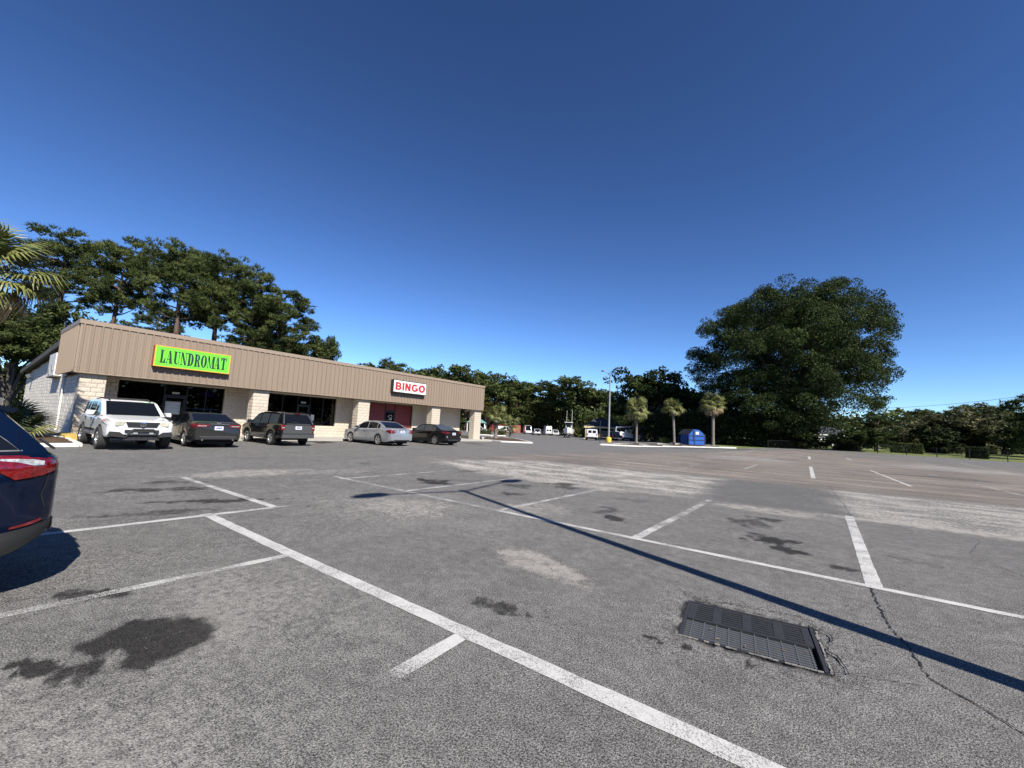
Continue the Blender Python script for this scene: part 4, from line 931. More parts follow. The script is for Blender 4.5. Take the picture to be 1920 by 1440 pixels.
    for ax in axles:
        for s in (1, -1):
            w = bpy.data.objects.new('wheel', tm); 
            wh = link('wheel', MB().lathe([(.0, -.03), (.05, -.03), (.05, .03), (0, .03)], 8, 'Y').mesh('hub'), car, (X(ax), s*(Wd/2*LI(pl, ax)-S.get('tw', .22)/2-.015+S.get('track', 0)), rad-.004), rz=0 if s > 0 else math.pi); wh.data.materials.append(UNDER)
            bpy.data.objects.remove(w)
            link('tyre', tm, wh); link('rim', rmh, wh); link('brake_disc', dk, wh)
            if det > 1:
                pass
    def rear_box(nm, y, z, sx, sy_, m, dx=.008, xoff=0.0, parent=None): return MB().box((X(L)-dx+xoff, y, z), (.025, sx, sy_)).build(nm, m, parent or car)
    def front_box(nm, y, z, sx, sy_, m, dx=.008, parent=None): return MB().box((X(0)+dx, y, z), (.025, sx, sy_)).build(nm, m, parent or car)
    S['extra'](car, dict(X=X, sy=sy, gy=gy, patch=patch, seam=seam, rear_box=rear_box, front_box=front_box, L=L, W=Wd, H=H, ring=ring, gring=gring, belt=lambda x: LI(belt, x), deck=lambda x: LI(deck, x), low=low, roof=lambda x: LI(roof, x), xs=xs, arch=arch, axles=axles, wcz=wcz))
    return car
def plate(car, k, z, xoff=.012):
    p = MB().box((k['X'](k['L'])-xoff, 0, z), (.012, .31, .155)).build('licence_plate', PLATE, car)
    MB().box((k['X'](k['L'])-xoff-.0065, 0, z+.05), (.002, .2, .02)).build('plate_print', PLATE_I, p); MB().box((k['X'](k['L'])-xoff-.0065, 0, z-.01), (.002, .22, .05)).build('plate_print', PLATE_I, p)
def arch_trim(k, m, w=.05, off=.008, nm='arch_trim'):
    for ax in k['axles']:
        rows = []; R0 = k['arch']
        for s in (1, -1):
            mb = MB(); n = 16
            for i in range(n+1):
                a = math.pi*i/n
                for rr in (R0-.004, R0+w):
                    x = ax+rr*math.cos(a); z = k['wcz']+rr*math.sin(a); z = max(z, k['low'](x)) if rr > R0 else max(z, .3); x = min(max(x, 0.01), k['L']-.01)
                    mb.v.append((k['X'](x), s*(max(k['sy'](x, max(z, k['low'](x)+.01)), k['sy'](ax, k['low'](ax)+.05)*.99)+off), z))
            for i in range(n): mb.f.append((2*i, 2*i+1, 2*i+3, 2*i+2))
            mb.build(nm, m, CARROOT[0], True)
CARROOT = [None]
def std_plan(L, f=.76, r=.84): return [(0, f), (.03, f+.07), (.1, f+.13), (.25, .955), (.6, .99), (1.0, 1.0), (L-.9, 1.0), (L-.5, .985), (L-.22, .955), (L-.08, r+.06), (L-.02, r+.02), (L, r)]

WHITE_P = PAINT('white car paint', (.68, .68, .67), dirt=.1); CHAR_P = PAINT('charcoal car paint', (.026, .026, .025), .2, .25, .0, .16, .4, .4); BLACK_P = PAINT('black car paint', (.006, .0063, .007), 0, .05, .0, .12, .3, .35); SILV_P = PAINT('silver car paint', (.37, .39, .41), .6, .15, .05); NAVY_P = PAINT('navy car paint', (.001, .0036, .014), .0, .4, .0, .12, .3, .3)
GREY_P = PAINT('grey metallic paint', (.07, .073, .077), .3, .3, .03, .2); CLAD = MAT('dark grey cladding', (.018, .0185, .019), .6, 0, .15, 8)

# --- white lifted suv, nose towards the lot
def x_pilot(car, k):
    CARROOT[0] = car; X, L = k['X'], k['L']
    k['patch']('headlight', [(.05, .86, 1.0), (.14, .86, 1.06), (.3, .9, 1.09), (.48, .96, 1.08)], HAZY, .012)
    k['patch']('turn_lamp', [(.42, .93, 1.045), (.5, .94, 1.06), (.6, .97, 1.06)], AMBER, .016)
    for s in (1, -1): MB().box((X(.035), s*.6, .94), (.09, .3, .15), rot=Matrix.Rotation(-s*.25, 3, 'Z')).build('headlight', HAZY, car, True)
    g = MB(); g.add([(X(-.03), -.47, 1.0), (X(-.03), .47, 1.0), (X(-.03), .4, .82), (X(-.03), -.4, .82), (X(.1), -.47, 1.0), (X(.1), .47, 1.0), (X(.1), .4, .82), (X(.1), -.4, .82)], [(0, 1, 2, 3), (0, 4, 5, 1), (1, 5, 6, 2), (2, 6, 7, 3), (3, 7, 4, 0)]); gr = g.build('grille', BLACKP, car)
    for z in (.87, .91, .95): MB().box((X(-.034), 0, z), (.012, .82, .012)).build('grille_slat', CLAD, gr)
    e = MB(); e.lathe([(.0, .0), (.085, .0), (.085, .02), (.07, .025), (0, .018)], 18, 'X', (X(-.038), 0, .91)); e.build('emblem', CHROME, car, True)
    eh = MB(); [eh.box((X(-.066), y, .91), (.01, .016, .09)) for y in (-.028, .028)]; eh.box((X(-.066), 0, .91), (.01, .05, .014)); eh.build('emblem_bar', BLACKP, car)
    MB().box((X(-.01), 0, .68), (.08, .95, .09)).build('lower_grille', BLACKP, car)
    for s in (1, -1): MB().prism([(.42, .44), (.9, .5), (.86, .66), (.6, .64), (.5, .56)] if s > 0 else [(-.42, .44), (-.9, .5), (-.86, .66), (-.6, .64), (-.5, .56)], 'X', X(.12), X(-.012)).build('bumper_guard', CLAD, car)
    bb = MB()
    for s in (1, -1): bb.tube([(X(.15), s*.42, .42), (X(-.14), s*.46, .47), (X(-.2), s*.36, .64), (X(-.19), s*.28, .74)], .034, 8)
    bb.tube([(X(-.19), -.28, .74), (X(-.19), .28, .74)], .034, 8); bb.tube([(X(-.17), -.4, .56), (X(-.17), .4, .56)], .028, 8); bb.build('bull_bar', BLACKP, car, True)
    sk = MB(); sk.prism([(-.5, .36), (.5, .36), (.42, .54), (-.42, .54)], 'X', X(-.1), X(-.12)); sk.build('skid_plate', CLAD, car)
    for y in (-.32, -.16, 0, .16, .32): MB().box((X(-.122), y, .44), (.006, .09, .05)).build('skid_slot', UNDER, car)
    for s in (1, -1): MB().box((X(-.19), s*.22, .61), (.05, .12, .06)).build('fog_lamp', WHITE_LAMP, car)
    for s in (1, -1):
        rl = MB(); rl.tube([(X(2.0), s*.6, k['roof'](2.0)+.04), (X(2.4), s*.6, k['roof'](2.4)+.055), (X(4.0), s*.6, k['roof'](4.0)+.05), (X(4.3), s*.6, k['roof'](4.3)+.01)], .022, 6); rl.build('roof_rail', CLAD, car, True)
    for x in (2.4, 3.6): MB().box((X(x), 0, k['roof'](x)+.055), (.05, 1.2, .03)).build('roof_crossbar', BLACKP, car)
    k['patch']('side_moulding', [(a, .62, .7) for a in np.linspace(1.55, 3.25, 10)], CLAD, .014)
    for s in (1, -1): MB().tube([(X(1.4), s*.9, .5), (X(3.2), s*.9, .5)], .045, 8).build('running_board', BLACKP, car, True)
    wp = MB(); wp.tube([(X(1.27), -.5, 1.235), (X(1.33), .0, 1.25), (X(1.36), .15, 1.27)], .012, 5); wp.tube([(X(1.27), .1, 1.235), (X(1.33), .5, 1.25), (X(1.36), .62, 1.27)], .012, 5); wp.build('wiper', BLACKP, car)
    k['patch']('tail_light', [(L-.2, .95, 1.35), (L-.05, .95, 1.4)], RED_LAMP, .01)
PL = 4.77
PILOT = dict(L=PL, W=1.97, H=1.88, plan=std_plan(PL, .8, .88), fo=.92, wb=2.7, rad=.41, tw=.29, rim=.24, spokes=6, track=.05, arch=.47, tyre_m=RUBBER_L,
  deck=[(0, .78), (.03, .98), (.1, 1.04), (.5, 1.1), (1.2, 1.2), (1.35, 1.22), (4.6, 1.22), (PL-.05, 1.15), (PL, 1.0)], belt=[(0, .76), (.03, .93), (.1, .99), (.5, 1.04), (1.2, 1.14), (2, 1.17), (4.4, 1.2), (PL-.05, 1.12), (PL, .98)],
  floor=[(0, .56), (.06, .48), (.3, .45), (PL-.4, .46), (PL, .56)], ws0=1.2, ws1=2.0, rg1=4.28, rg0=4.68, roof=[(1.28, 1.27), (1.95, 1.72), (2.2, 1.785), (2.8, 1.815), (3.6, 1.805), (4.25, 1.76), (4.34, 1.7)],
  sidewin=[(1.5, 2.32), (2.4, 3.3), (3.4, 4.22)], doors=[(1.32, 2.36), (2.36, 3.32)], handles=[2.22, 3.16], mirror=(1.62, 1.22), mir=(.14, .1), handle_m=BLACKP, paint=WHITE_P, extra=x_pilot, tum=.2)
def ground_at(x, y, dz=0): return (x, y, gzf(x, y)+dz)
make_car('parked_suv', 'white lifted suv with bull bar, nose towards the lot, beside the building corner', 'suv', ground_at(-22.08, 4.22), R_(1), PILOT, 'cars parked at the shops')

# --- dark grey sedan
def x_avalon(car, k):
    CARROOT[0] = car; X, L = k['X'], k['L']
    k['patch']('tail_light', [(L-.42, .9, .96), (L-.25, .84, .985), (L-.1, .83, .99), (L-.02, .83, .98)], RED_LAMP, .01)
    for s in (1, -1): MB().prism([(s*.35, .88), (s*.35, .965), (s*.8, .985), (s*.8, .83)], 'X', X(L)-.012, X(L)+.03).build('tail_light', RED_LAMP, car); MB().box((X(L)-.014, s*.6, .905), (.006, .3, .03)).build('reverse_lamp', WHITE_LAMP, car)
    MB().box((X(L)-.012, 0, .99), (.02, .7, .03)).build('trunk_trim', CHROME, car); plate(car, k, .82, .016)
    MB().box((X(L)-.018, 0, .46), (.03, 1.3, .02)).build('bumper_trim', CHROME, car); MB().box((X(L)-.006, 0, .4), (.03, 1.25, .08)).build('valance', BLACKP, car)
    e = MB(); e.lathe([(0, 0), (.055, 0), (.055, -.012), (0, -.015)], 14, 'X', (X(L)-.02, 0, 1.035)); e.build('emblem', CHROME, car)
    for s in (1, -1): MB().tube([(X(L)+.02, s*.55, .33), (X(L)-.02, s*.55, .33)], .035, 8).build('tail_pipe', CHROME, car)
    k['seam']([(a, k['belt'](a)-.012) for a in np.linspace(1.35, 4.1, 12)], .012, m=CHROME, nm='belt_trim')
    k['patch']('headlight', [(.08, .62, .74), (.3, .68, .82), (.55, .74, .85)], WHITE_LAMP, .01)
    MB().tube([(X(3.5), 0, 1.45), (X(3.62), 0, 1.5)], .018, 6).build('antenna', BLACKP, car)
AL = 4.96
AVALON = dict(L=AL, W=1.84, H=1.46, plan=std_plan(AL, .74, .86), fo=.97, wb=2.82, rad=.335, rim=.235, spokes=10, arch=.37,
  deck=[(0, .6), (.04, .74), (.2, .82), (.8, .92), (1.45, 1.0), (1.6, 1.02), (4.1, 1.08), (4.5, 1.075), (AL-.1, 1.06), (AL-.02, 1.03), (AL, .98)], belt=[(0, .58), (.04, .7), (.2, .77), (.8, .87), (1.5, .94), (3, .99), (4.2, 1.03), (AL-.1, 1.01), (AL, .95)],
  floor=[(0, .3), (.06, .22), (.3, .2), (AL-.4, .22), (AL, .34)], ws0=1.4, ws1=2.15, rg1=3.5, rg0=4.3, roof=[(1.5, 1.07), (2.1, 1.4), (2.4, 1.45), (2.9, 1.46), (3.45, 1.42), (4.0, 1.2)],
  sidewin=[(1.75, 2.62), (2.7, 3.55), (3.6, 3.85)], doors=[(1.5, 2.66), (2.66, 3.65)], handles=[2.5, 3.52], mirror=(1.75, .99), handle_m=CHROME, paint=CHAR_P, extra=x_avalon, tum=.34)
make_car('parked_sedan', 'dark grey sedan parked nose in under the lime green sign', 'sedan', ground_at(-22.9, 6.98), R_(180-2), AVALON, 'cars parked at the shops')

# --- black suv with grey tailgate
def x_escape(car, k):
    CARROOT[0] = car; X, L = k['X'], k['L']
    tg = MB(); tg.add([(X(L)-.018, y, z) for y, z in ((-.72, .62), (.72, .62), (.74, 1.08), (-.74, 1.08))], [(0, 1, 2, 3)]); 
    MB().prism([(-.74, .62), (.74, .62), (.76, 1.04), (-.76, 1.04)], 'X', X(L)-.02, X(L)+.02).build('tailgate', GREY_P, car)
    MB().box((X(L)-.04, 0, .49), (.12, 1.6, .2)).build('rear_bumper', GREY_P, car); MB().box((X(L)-.05, 0, .6), (.11, 1.62, .025)).build('bumper_top', BLACKP, car)
    for s in (1, -1):
        t = MB().prism([(s*.68, .8), (s*.68, 1.04), (s*.84, 1.05), (s*.84, .78)], 'X', X(L)-.026, X(L)+.05).build('tail_light', RED_LAMP, car); MB().box((X(L)-.028, s*.76, .9), (.006, .13, .05)).build('reverse_lamp', WHITE_LAMP, t)
    k['patch']('tail_light', [(L-.16, .78, 1.06), (L-.02, .78, 1.06)], RED_LAMP, .012)
    MB().box((X(L)-.012, 0, 1.085), (.03, 1.2, .04)).build('tailgate_trim', GREY_P, car); plate(car, k, .9, .026)
    k['patch']('sill_trim', [(a, .34, .44) for a in np.linspace(1.45, 2.9, 9)], GREY_P, .012)
    arch_trim(k, BLACKP, .05)
    MB().box((X(4.1), 0, 1.645), (.16, 1.1, .02)).build('spoiler', BLACK_P, car); MB().box((X(4.18), 0, 1.62), (.03, .3, .025)).build('stop_lamp', RED_LAMP, car)
    for s in (1, -1): MB().tube([(X(1.9), s*.55, k['roof'](1.9)+.03), (X(3.9), s*.55, k['roof'](3.9)+.03)], .02, 6).build('roof_rail', BLACKP, car)
    for s in (1, -1): MB().tube([(X(4.1), s*.6, 1.575), (X(4.26)-.02, s*.68, 1.34), (X(L)-.012, s*.74, 1.08)], .034, 6).build('rear_pillar', GREY_P, car, True)
    MB().tube([(X(4.12)-.01, -.56, 1.575), (X(4.12)-.01, .56, 1.575)], .028, 6).build('window_header', GREY_P, car, True)
    MB().tube([(X(L)-.01, .0, 1.12), (X(4.35)-.02, .3, 1.2)], .012, 5).build('wiper', BLACKP, car)
    k['patch']('headlight', [(.06, .75, .9), (.3, .8, .96)], WHITE_LAMP, .01)
    k['patch']('door_reflection_sheet', [], BLACK_P) if False else None
EL = 4.43
ESCAPE = dict(L=EL, W=1.81, H=1.72, plan=std_plan(EL, .8, .9), fo=.85, wb=2.62, rad=.355, rim=.22, spokes=5, arch=.41,
  deck=[(0, .72), (.03, .9), (.15, .98), (1.0, 1.06), (1.15, 1.08), (4.2, 1.1), (EL-.03, 1.09), (EL, 1.06)], belt=[(0, .7), (.03, .86), (.15, .92), (1.0, 1.0), (2, 1.04), (4.2, 1.07), (EL, 1.05)],
  floor=[(0, .42), (.06, .36), (.3, .33), (EL-.4, .36), (EL, .42)], ws0=1.05, ws1=1.75, rg1=4.08, rg0=EL-.02, roof=[(1.13, 1.13), (1.7, 1.55), (1.95, 1.63), (2.6, 1.685), (3.6, 1.67), (4.02, 1.62), (4.12, 1.55)],
  sidewin=[(1.35, 2.1), (2.18, 2.98), (3.08, 3.95)], doors=[(1.2, 2.14), (2.14, 3.02)], handles=[2.0, 2.9], mirror=(1.42, 1.08), mir=(.12, .1), mirror_m=BLACKP, handle_m=BLACKP, paint=BLACK_P, extra=x_escape, tum=.2, glass2=CGLASS2)
make_car('parked_suv', 'black suv with grey tailgate and bumper, parked in front of the middle shop', 'suv', ground_at(-23.35, 10.55), R_(180+1), ESCAPE, 'cars parked at the shops')

# --- silver sedan
def x_accord(car, k):
    CARROOT[0] = car; X, L = k['X'], k['L']
    k['patch']('tail_light', [(L-.38, .84, .92), (L-.22, .8, .95), (L-.08, .74, .96), (L-.02, .74, .95)], RED_LAMP, .01)
    for s in (1, -1): t = MB().prism([(s*.45, .84), (s*.5, .93), (s*.78, .95), (s*.78, .74), (s*.62, .76)], 'X', X(L)-.012, X(L)+.03).build('tail_light', RED_LAMP, car); MB().box((X(L)-.014, s*.56, .86), (.006, .14, .04)).build('reverse_lamp', WHITE_LAMP, t)
    MB().box((X(L)-.012, 0, .965), (.02, .55, .03)).build('trunk_trim', CHROME, car); plate(car, k, .86, .014)
    MB().box((X(L)-.008, 0, .34), (.03, 1.2, .07)).build('valance', BLACKP, car)
    for s in (1, -1): MB().tube([(X(L)+.02, s*.55, .3), (X(L)-.02, s*.55, .3)], .035, 8).build('tail_pipe', CHROME, car)
    k['patch']('headlight', [(.1, .62, .72), (.3, .66, .8), (.6, .72, .82)], WHITE_LAMP, .01)
    k['seam']([(a, k['belt'](a)-.1) for a in np.linspace(.9, 4.4, 14)], .004, m=SILV_P, nm='crease')
CL = 4.93
ACCORD = dict(AVALON, L=CL, W=1.85, H=1.475, plan=std_plan(CL, .72, .84), paint=SILV_P, extra=x_accord, spokes=5, style=1, handle_m=SILV_P,
  deck=[(0, .58), (.04, .7), (.2, .79), (.8, .9), (1.4, .99), (1.6, 1.01), (4.2, 1.06), (4.6, 1.05), (CL-.08, 1.02), (CL-.02, .99), (CL, .95)], belt=[(0, .56), (.04, .67), (.2, .74), (.8, .85), (1.5, .92), (3, .97), (4.2, 1.0), (CL-.08, .97), (CL, .92)], floor=[(0, .3), (.06, .22), (.3, .2), (CL-.4, .22), (CL, .32)],
  roof=[(1.45, 1.06), (2.05, 1.39), (2.4, 1.46), (2.9, 1.475), (3.45, 1.43), (4.0, 1.22)], ws0=1.35, ws1=2.1, rg1=3.5, rg0=4.3)
make_car('parked_sedan', 'silver sedan with dark tinted windows parked in front of the red shopfront', 'sedan', ground_at(-22.95, 16.55), R_(180+1), ACCORD, 'cars parked at the shops')
# --- small black sedan
def x_corolla(car, k):
    CARROOT[0] = car; X, L = k['X'], k['L']
    k['patch']('tail_light', [(L-.36, .86, .92), (L-.2, .82, .95), (L-.02, .8, .94)], RED_LAMP, .01)
    for s in (1, -1): MB().prism([(s*.42, .86), (s*.42, .92), (s*.74, .945), (s*.74, .8)], 'X', X(L)-.012, X(L)+.03).build('tail_light', RED_LAMP, car); MB().box((X(L)-.012, s*.66, .58), (.02, .06, .12)).build('reflector', WHITE_LAMP, car)
    plate(car, k, .8, .014); MB().box((X(L)-.008, 0, .36), (.03, 1.1, .1)).build('valance', BLACKP, car); MB().box((X(L)-.03, 0, 1.0), (.1, 1.2, .02)).build('trunk_lip', BLACK_P, car)
    k['patch']('headlight', [(.1, .62, .72), (.3, .66, .78), (.5, .7, .79)], WHITE_LAMP, .01)
OL = 4.64
COROLLA = dict(AVALON, L=OL, W=1.78, H=1.435, plan=std_plan(OL, .72, .84), wb=2.7, fo=.92, paint=BLACK_P, extra=x_corolla, spokes=7, style=0, handle_m=BLACK_P, glass2=CGLASS2, glass=CGLASS2,
  deck=[(0, .58), (.04, .68), (.2, .77), (.8, .89), (1.3, .97), (1.5, 1.0), (3.9, 1.05), (4.3, 1.04), (OL-.06, 1.01), (OL, .95)], belt=[(0, .56), (.04, .65), (.2, .72), (.8, .84), (1.4, .91), (3, .97), (4.0, 1.0), (OL-.06, .96), (OL, .92)], floor=[(0, .3), (.06, .22), (.3, .19), (OL-.4, .21), (OL, .32)],
  roof=[(1.35, 1.03), (1.95, 1.36), (2.25, 1.42), (2.7, 1.435), (3.25, 1.39), (3.75, 1.2)], ws0=1.25, ws1=2.0, rg1=3.3, rg0=4.05, sidewin=[(1.6, 2.42), (2.5, 3.3), (3.38, 3.6)], doors=[(1.38, 2.46), (2.46, 3.4)], handles=[2.3, 3.25], mirror=(1.6, .97))
make_car('parked_sedan', 'small black sedan, last of the cars parked at the shops', 'sedan', ground_at(-23.0, 21.25), R_(180), COROLLA, 'cars parked at the shops')

# --- navy suv in the foreground, only its rear quarter inside the frame
def x_equinox(car, k):
    CARROOT[0] = car; X, L = k['X'], k['L']
    rows = [(L-.66, 1.125, 1.135), (L-.5, 1.11, 1.15), (L-.4, 1.08, 1.157), (L-.33, 1.035, 1.157), (L-.25, .975, 1.155), (L-.18, .985, 1.15), (L-.1, 1.0, 1.14), (L-.05, 1.02, 1.125), (L-.012, 1.04, 1.1)]
    k['patch']('tail_light', rows, RED_LAMP, .014)
    k['patch']('clear_strip', [(L-.45, 1.135, 1.142), (L-.34, 1.128, 1.143), (L-.25, 1.115, 1.14), (L-.16, 1.085, 1.133), (L-.1, 1.085, 1.118)], WHITE_LAMP, .018)
    k['patch']('tail_light_edge', [(L-.66, 1.134, 1.146), (L-.4, 1.156, 1.17), (L-.25, 1.154, 1.168), (L-.05, 1.124, 1.138)], MAT('dark red edge', (.1, .004, .008), .3), .016)
    for s in (1, -1): MB().prism([(s*.4, 1.02), (s*.4, 1.06), (s*.66, 1.08), (s*.66, 1.035)], 'X', X(L)-.003, X(L)+.03).build('tail_light', RED_LAMP, car)
    k['patch']('cladding', [(L-.75, .33, .56), (L-.6, .335, .56), (L-.4, .35, .56), (L-.3, .365, .565), (L-.2, .4, .577), (L-.13, .44, .59), (L-.05, .51, .615), (L-.004, .55, .635)], CLAD, .012)
    MB().box((X(L)+.0, 0, .57), (.03, 1.36, .1)).build('cladding', CLAD, car)
    k['patch']('reflector', [(L-.24, .588, .604), (L-.14, .602, .626), (L-.07, .625, .65)], RED_LAMP, .012)
    arch_trim(k, CLAD, .06, .012)
    k['patch']('sill_cladding', [(a, .3, .42) for a in np.linspace(1.4, 3.0, 9)], CLAD, .012)
    sp = MB(); e0, e1 = 4.05, L-.27; sp.add([(X(e0), -.6, 1.625), (X(e0), .6, 1.625), (X(e1), .585, 1.535), (X(e1), -.585, 1.535), (X(e0), -.6, 1.585), (X(e0), .6, 1.585), (X(e1)+.03, .585, 1.5), (X(e1)+.03, -.585, 1.5)], [(0, 1, 2, 3), (4, 7, 6, 5), (0, 4, 5, 1), (1, 5, 6, 2), (2, 6, 7, 3), (3, 7, 4, 0)]); sp.build('spoiler', NAVY_P, car)
    k['patch']('rear_pillar', [(L-.75, 1.5, 1.56), (L-.6, 1.46, 1.56), (L-.5, 1.415, 1.545), (L-.4, 1.36, 1.52), (L-.32, 1.285, 1.44), (L-.24, 1.2, 1.34)], NAVY_P, .006, on=k['gy'])
    k['seam']([(a, k['belt'](a)+.035) for a in np.linspace(3.1, L-.23, 12)], .005, m=GALV_TRIM, nm='window_trim', fn=k['gy'])
    k['seam']([(L-.235, 1.2), (L-.32, 1.285), (L-.4, 1.36), (L-.5, 1.415), (L-.6, 1.46)], .005, m=GALV_TRIM, nm='window_trim', fn=k['gy'])
    k['seam']([(L-.06, 1.02), (L-.07, .92), (L-.09, .84), (L-.06, .74)], .004, nm='hatch_seam')
    plate(car, k, .86, .016); MB().box((X(L)-.014, 0, 1.1), (.02, .8, .025)).build('hatch_trim', CHROME, car)
    MB().tube([(X(L)-.02, .1, 1.17), (X(L-.08)-.03, -.2, 1.24)], .012, 5).build('wiper', BLACKP, car)
    k['patch']('headlight', [(.06, .8, .9), (.3, .84, .96), (.5, .88, .96)], WHITE_LAMP, .01)
GALV_TRIM = MAT('satin window trim', (.2, .2, .2), .4, .6)
QL = 4.65
EQUINOX = dict(L=QL, W=1.84, H=1.66, plan=[(0, .76), (.03, .84), (.1, .9), (.25, .955), (.6, .99), (1.0, 1.0), (QL-1.1, 1.0), (QL-.8, .998), (QL-.5, .985), (QL-.3, .965), (QL-.18, .935), (QL-.1, .895), (QL-.05, .855), (QL-.02, .82), (QL, .77)], fo=.92, wb=2.725, rad=.355, rim=.24, spokes=5, arch=.41,
  deck=[(0, .74), (.03, .92), (.15, 1.0), (1.05, 1.08), (1.2, 1.1), (4.3, 1.2), (QL-.1, 1.2), (QL-.03, 1.15), (QL, 1.09)], belt=[(0, .7), (.03, .86), (.15, .92), (1.0, 1.0), (2, 1.05), (3.2, 1.13), (4.2, 1.165), (QL-.1, 1.17), (QL-.03, 1.13), (QL, 1.07)],
  floor=[(0, .4), (.06, .33), (.3, .3), (QL-.9, .31), (QL-.4, .34), (QL-.2, .39), (QL-.1, .45), (QL, .53)], ws0=1.1, ws1=1.85, rg1=QL-.36, rg0=QL-.06, roof=[(1.18, 1.15), (1.8, 1.54), (2.1, 1.61), (2.7, 1.655), (3.5, 1.645), (4.0, 1.61), (4.24, 1.57), (QL-.34, 1.5), (QL-.2, 1.34), (QL-.1, 1.22)],
  sidewin=[(1.4, 2.2), (2.28, 3.08), (3.2, QL-.24)], doors=[(1.3, 2.24), (2.24, 3.14)], handles=[2.1, 3.0], mirror=(1.5, 1.1), mir=(.13, .1), paint=NAVY_P, extra=x_equinox, tum=.3)
make_car('parked_suv', 'navy blue suv cut off by the left edge, showing its rear quarter and tail light', 'suv', ground_at(-6.06, -1.69), R_(-90), EQUINOX, None)
# ================================================================ VEGETATION
RNG = np.random.default_rng(11)
def unit(n, rng): v = rng.normal(size=(n, 3)); return v/np.linalg.norm(v, axis=1, keepdims=True)
def face_rnd(me, r):
    at = me.attributes.new('rnd', 'FLOAT', 'FACE'); at.data.foreach_set('value', r.astype(np.float32))
def leaf_mesh(name, P, size, rng, m, up=.4, aspect=.5, droop=0.0, tone=None):
    n = len(P); a = unit(n, rng); a[:, 2] -= droop; a /= np.linalg.norm(a, axis=1, keepdims=True)
    nr = unit(n, rng); nr[:, 2] = np.abs(nr[:, 2])+up; b = np.cross(nr, a); b /= np.linalg.norm(b, axis=1, keepdims=True)+1e-9
    s = (size*rng.uniform(.6, 1.35, n))[:, None]; w = s*aspect
    V = np.stack([P-a*s*.5, P+b*w*.5+a*s*.06, P+a*s*.5, P-b*w*.5-a*s*.04], 1).reshape(-1, 3)
    me = raw_mesh(name, V, quads=np.arange(4*n).reshape(n, 4), m=m); face_rnd(me, rng.uniform(0, 1, n) if tone is None else np.clip(tone+rng.uniform(-.3, .3, n), 0, 1)); return me
def lobe_points(lobes, n, rng, shell=.5, bottom=.6, hole=0.35):
    lobes = np.asarray(lobes, float); w = (lobes[:, 3]*lobes[:, 5]); k = rng.choice(len(lobes), n*2, p=w/w.sum())
    d = unit(n*2, rng); keep = (d[:, 2] > -.25) | (rng.uniform(0, 1, n*2) < bottom)
    rr = shell+(1-shell)*rng.uniform(0, 1, n*2)**.5; L = lobes[k]
    P = L[:, :3]+d*L[:, 3:6]*rr[:, None]
    # ragged: drop points in pockets of coarse noise
    q = np.sin(P[:, 0]*1.3+k)*np.sin(P[:, 1]*1.1+2*k)*np.sin(P[:, 2]*1.5+3*k); keep &= q > -hole
    return P[keep][:n], (k[keep][:n] % 7)/7.0
def sublobes(lobes, m, rng, f=.4, up=.25):
    out = []
    for L in lobes:
        d = unit(m, rng); d[:, 2] += up; d /= np.linalg.norm(d, axis=1, keepdims=True)
        for q in d:
            k = rng.uniform(.55, 1.0); r = f*rng.uniform(.7, 1.25); out.append((L[0]+q[0]*L[3]*k, L[1]+q[1]*L[4]*k, L[2]+q[2]*L[5]*k, L[3]*r, L[4]*r, L[5]*r*.85))
    return out
BARK = MAT('grey brown bark', (.1, .085, .07), .95, 0, .3, 3, .4, 22, .8, .03); PBARK = MAT('pine bark', (.12, .08, .06), .95, 0, .35, 4, .4, 18, .8, .03); PALMB = MAT('palm trunk', (.2, .175, .145), .95, 0, .3, 6, .4, 25, .8, .03)
L_OAK = LEAF('oak leaves', (.012, .021, .006), (.062, .086, .024), .17); L_MIX = LEAF('mixed leaves', (.022, .034, .009), (.09, .108, .03), .2); L_PINE = LEAF('pine needles', (.024, .038, .01), (.115, .135, .04), .18); L_FAR = LEAF('far pines', (.03, .045, .013), (.11, .13, .04), .18, scale=.2); L_YEL = LEAF('yellowing leaves', (.06, .06, .015), (.15, .13, .035), .2); L_HEDGE = LEAF('hedge leaves', (.03, .045, .012), (.1, .12, .035), .2); L_BROWN = LEAF('dull brown green leaves', (.045, .05, .022), (.15, .145, .07), .2); L_DARK = LEAF('shaded evergreen', (.011, .017, .006), (.042, .056, .017), .12)
def limbs(mb, base, lobes, r0, rng, n=None, forks=True):
    for L in (lobes if n is None else lobes[:n]):
        e = Vector(L[:3]); b = Vector(base); mid = b.lerp(e, .5)+Vector((rng.uniform(-.1, .1), rng.uniform(-.1, .1), .12))*(e-b).length
        mb.tube([b, b.lerp(mid, .6), mid, mid.lerp(e, .6), e], [r0, r0*.75, r0*.55, r0*.35, r0*.12], 6, False)
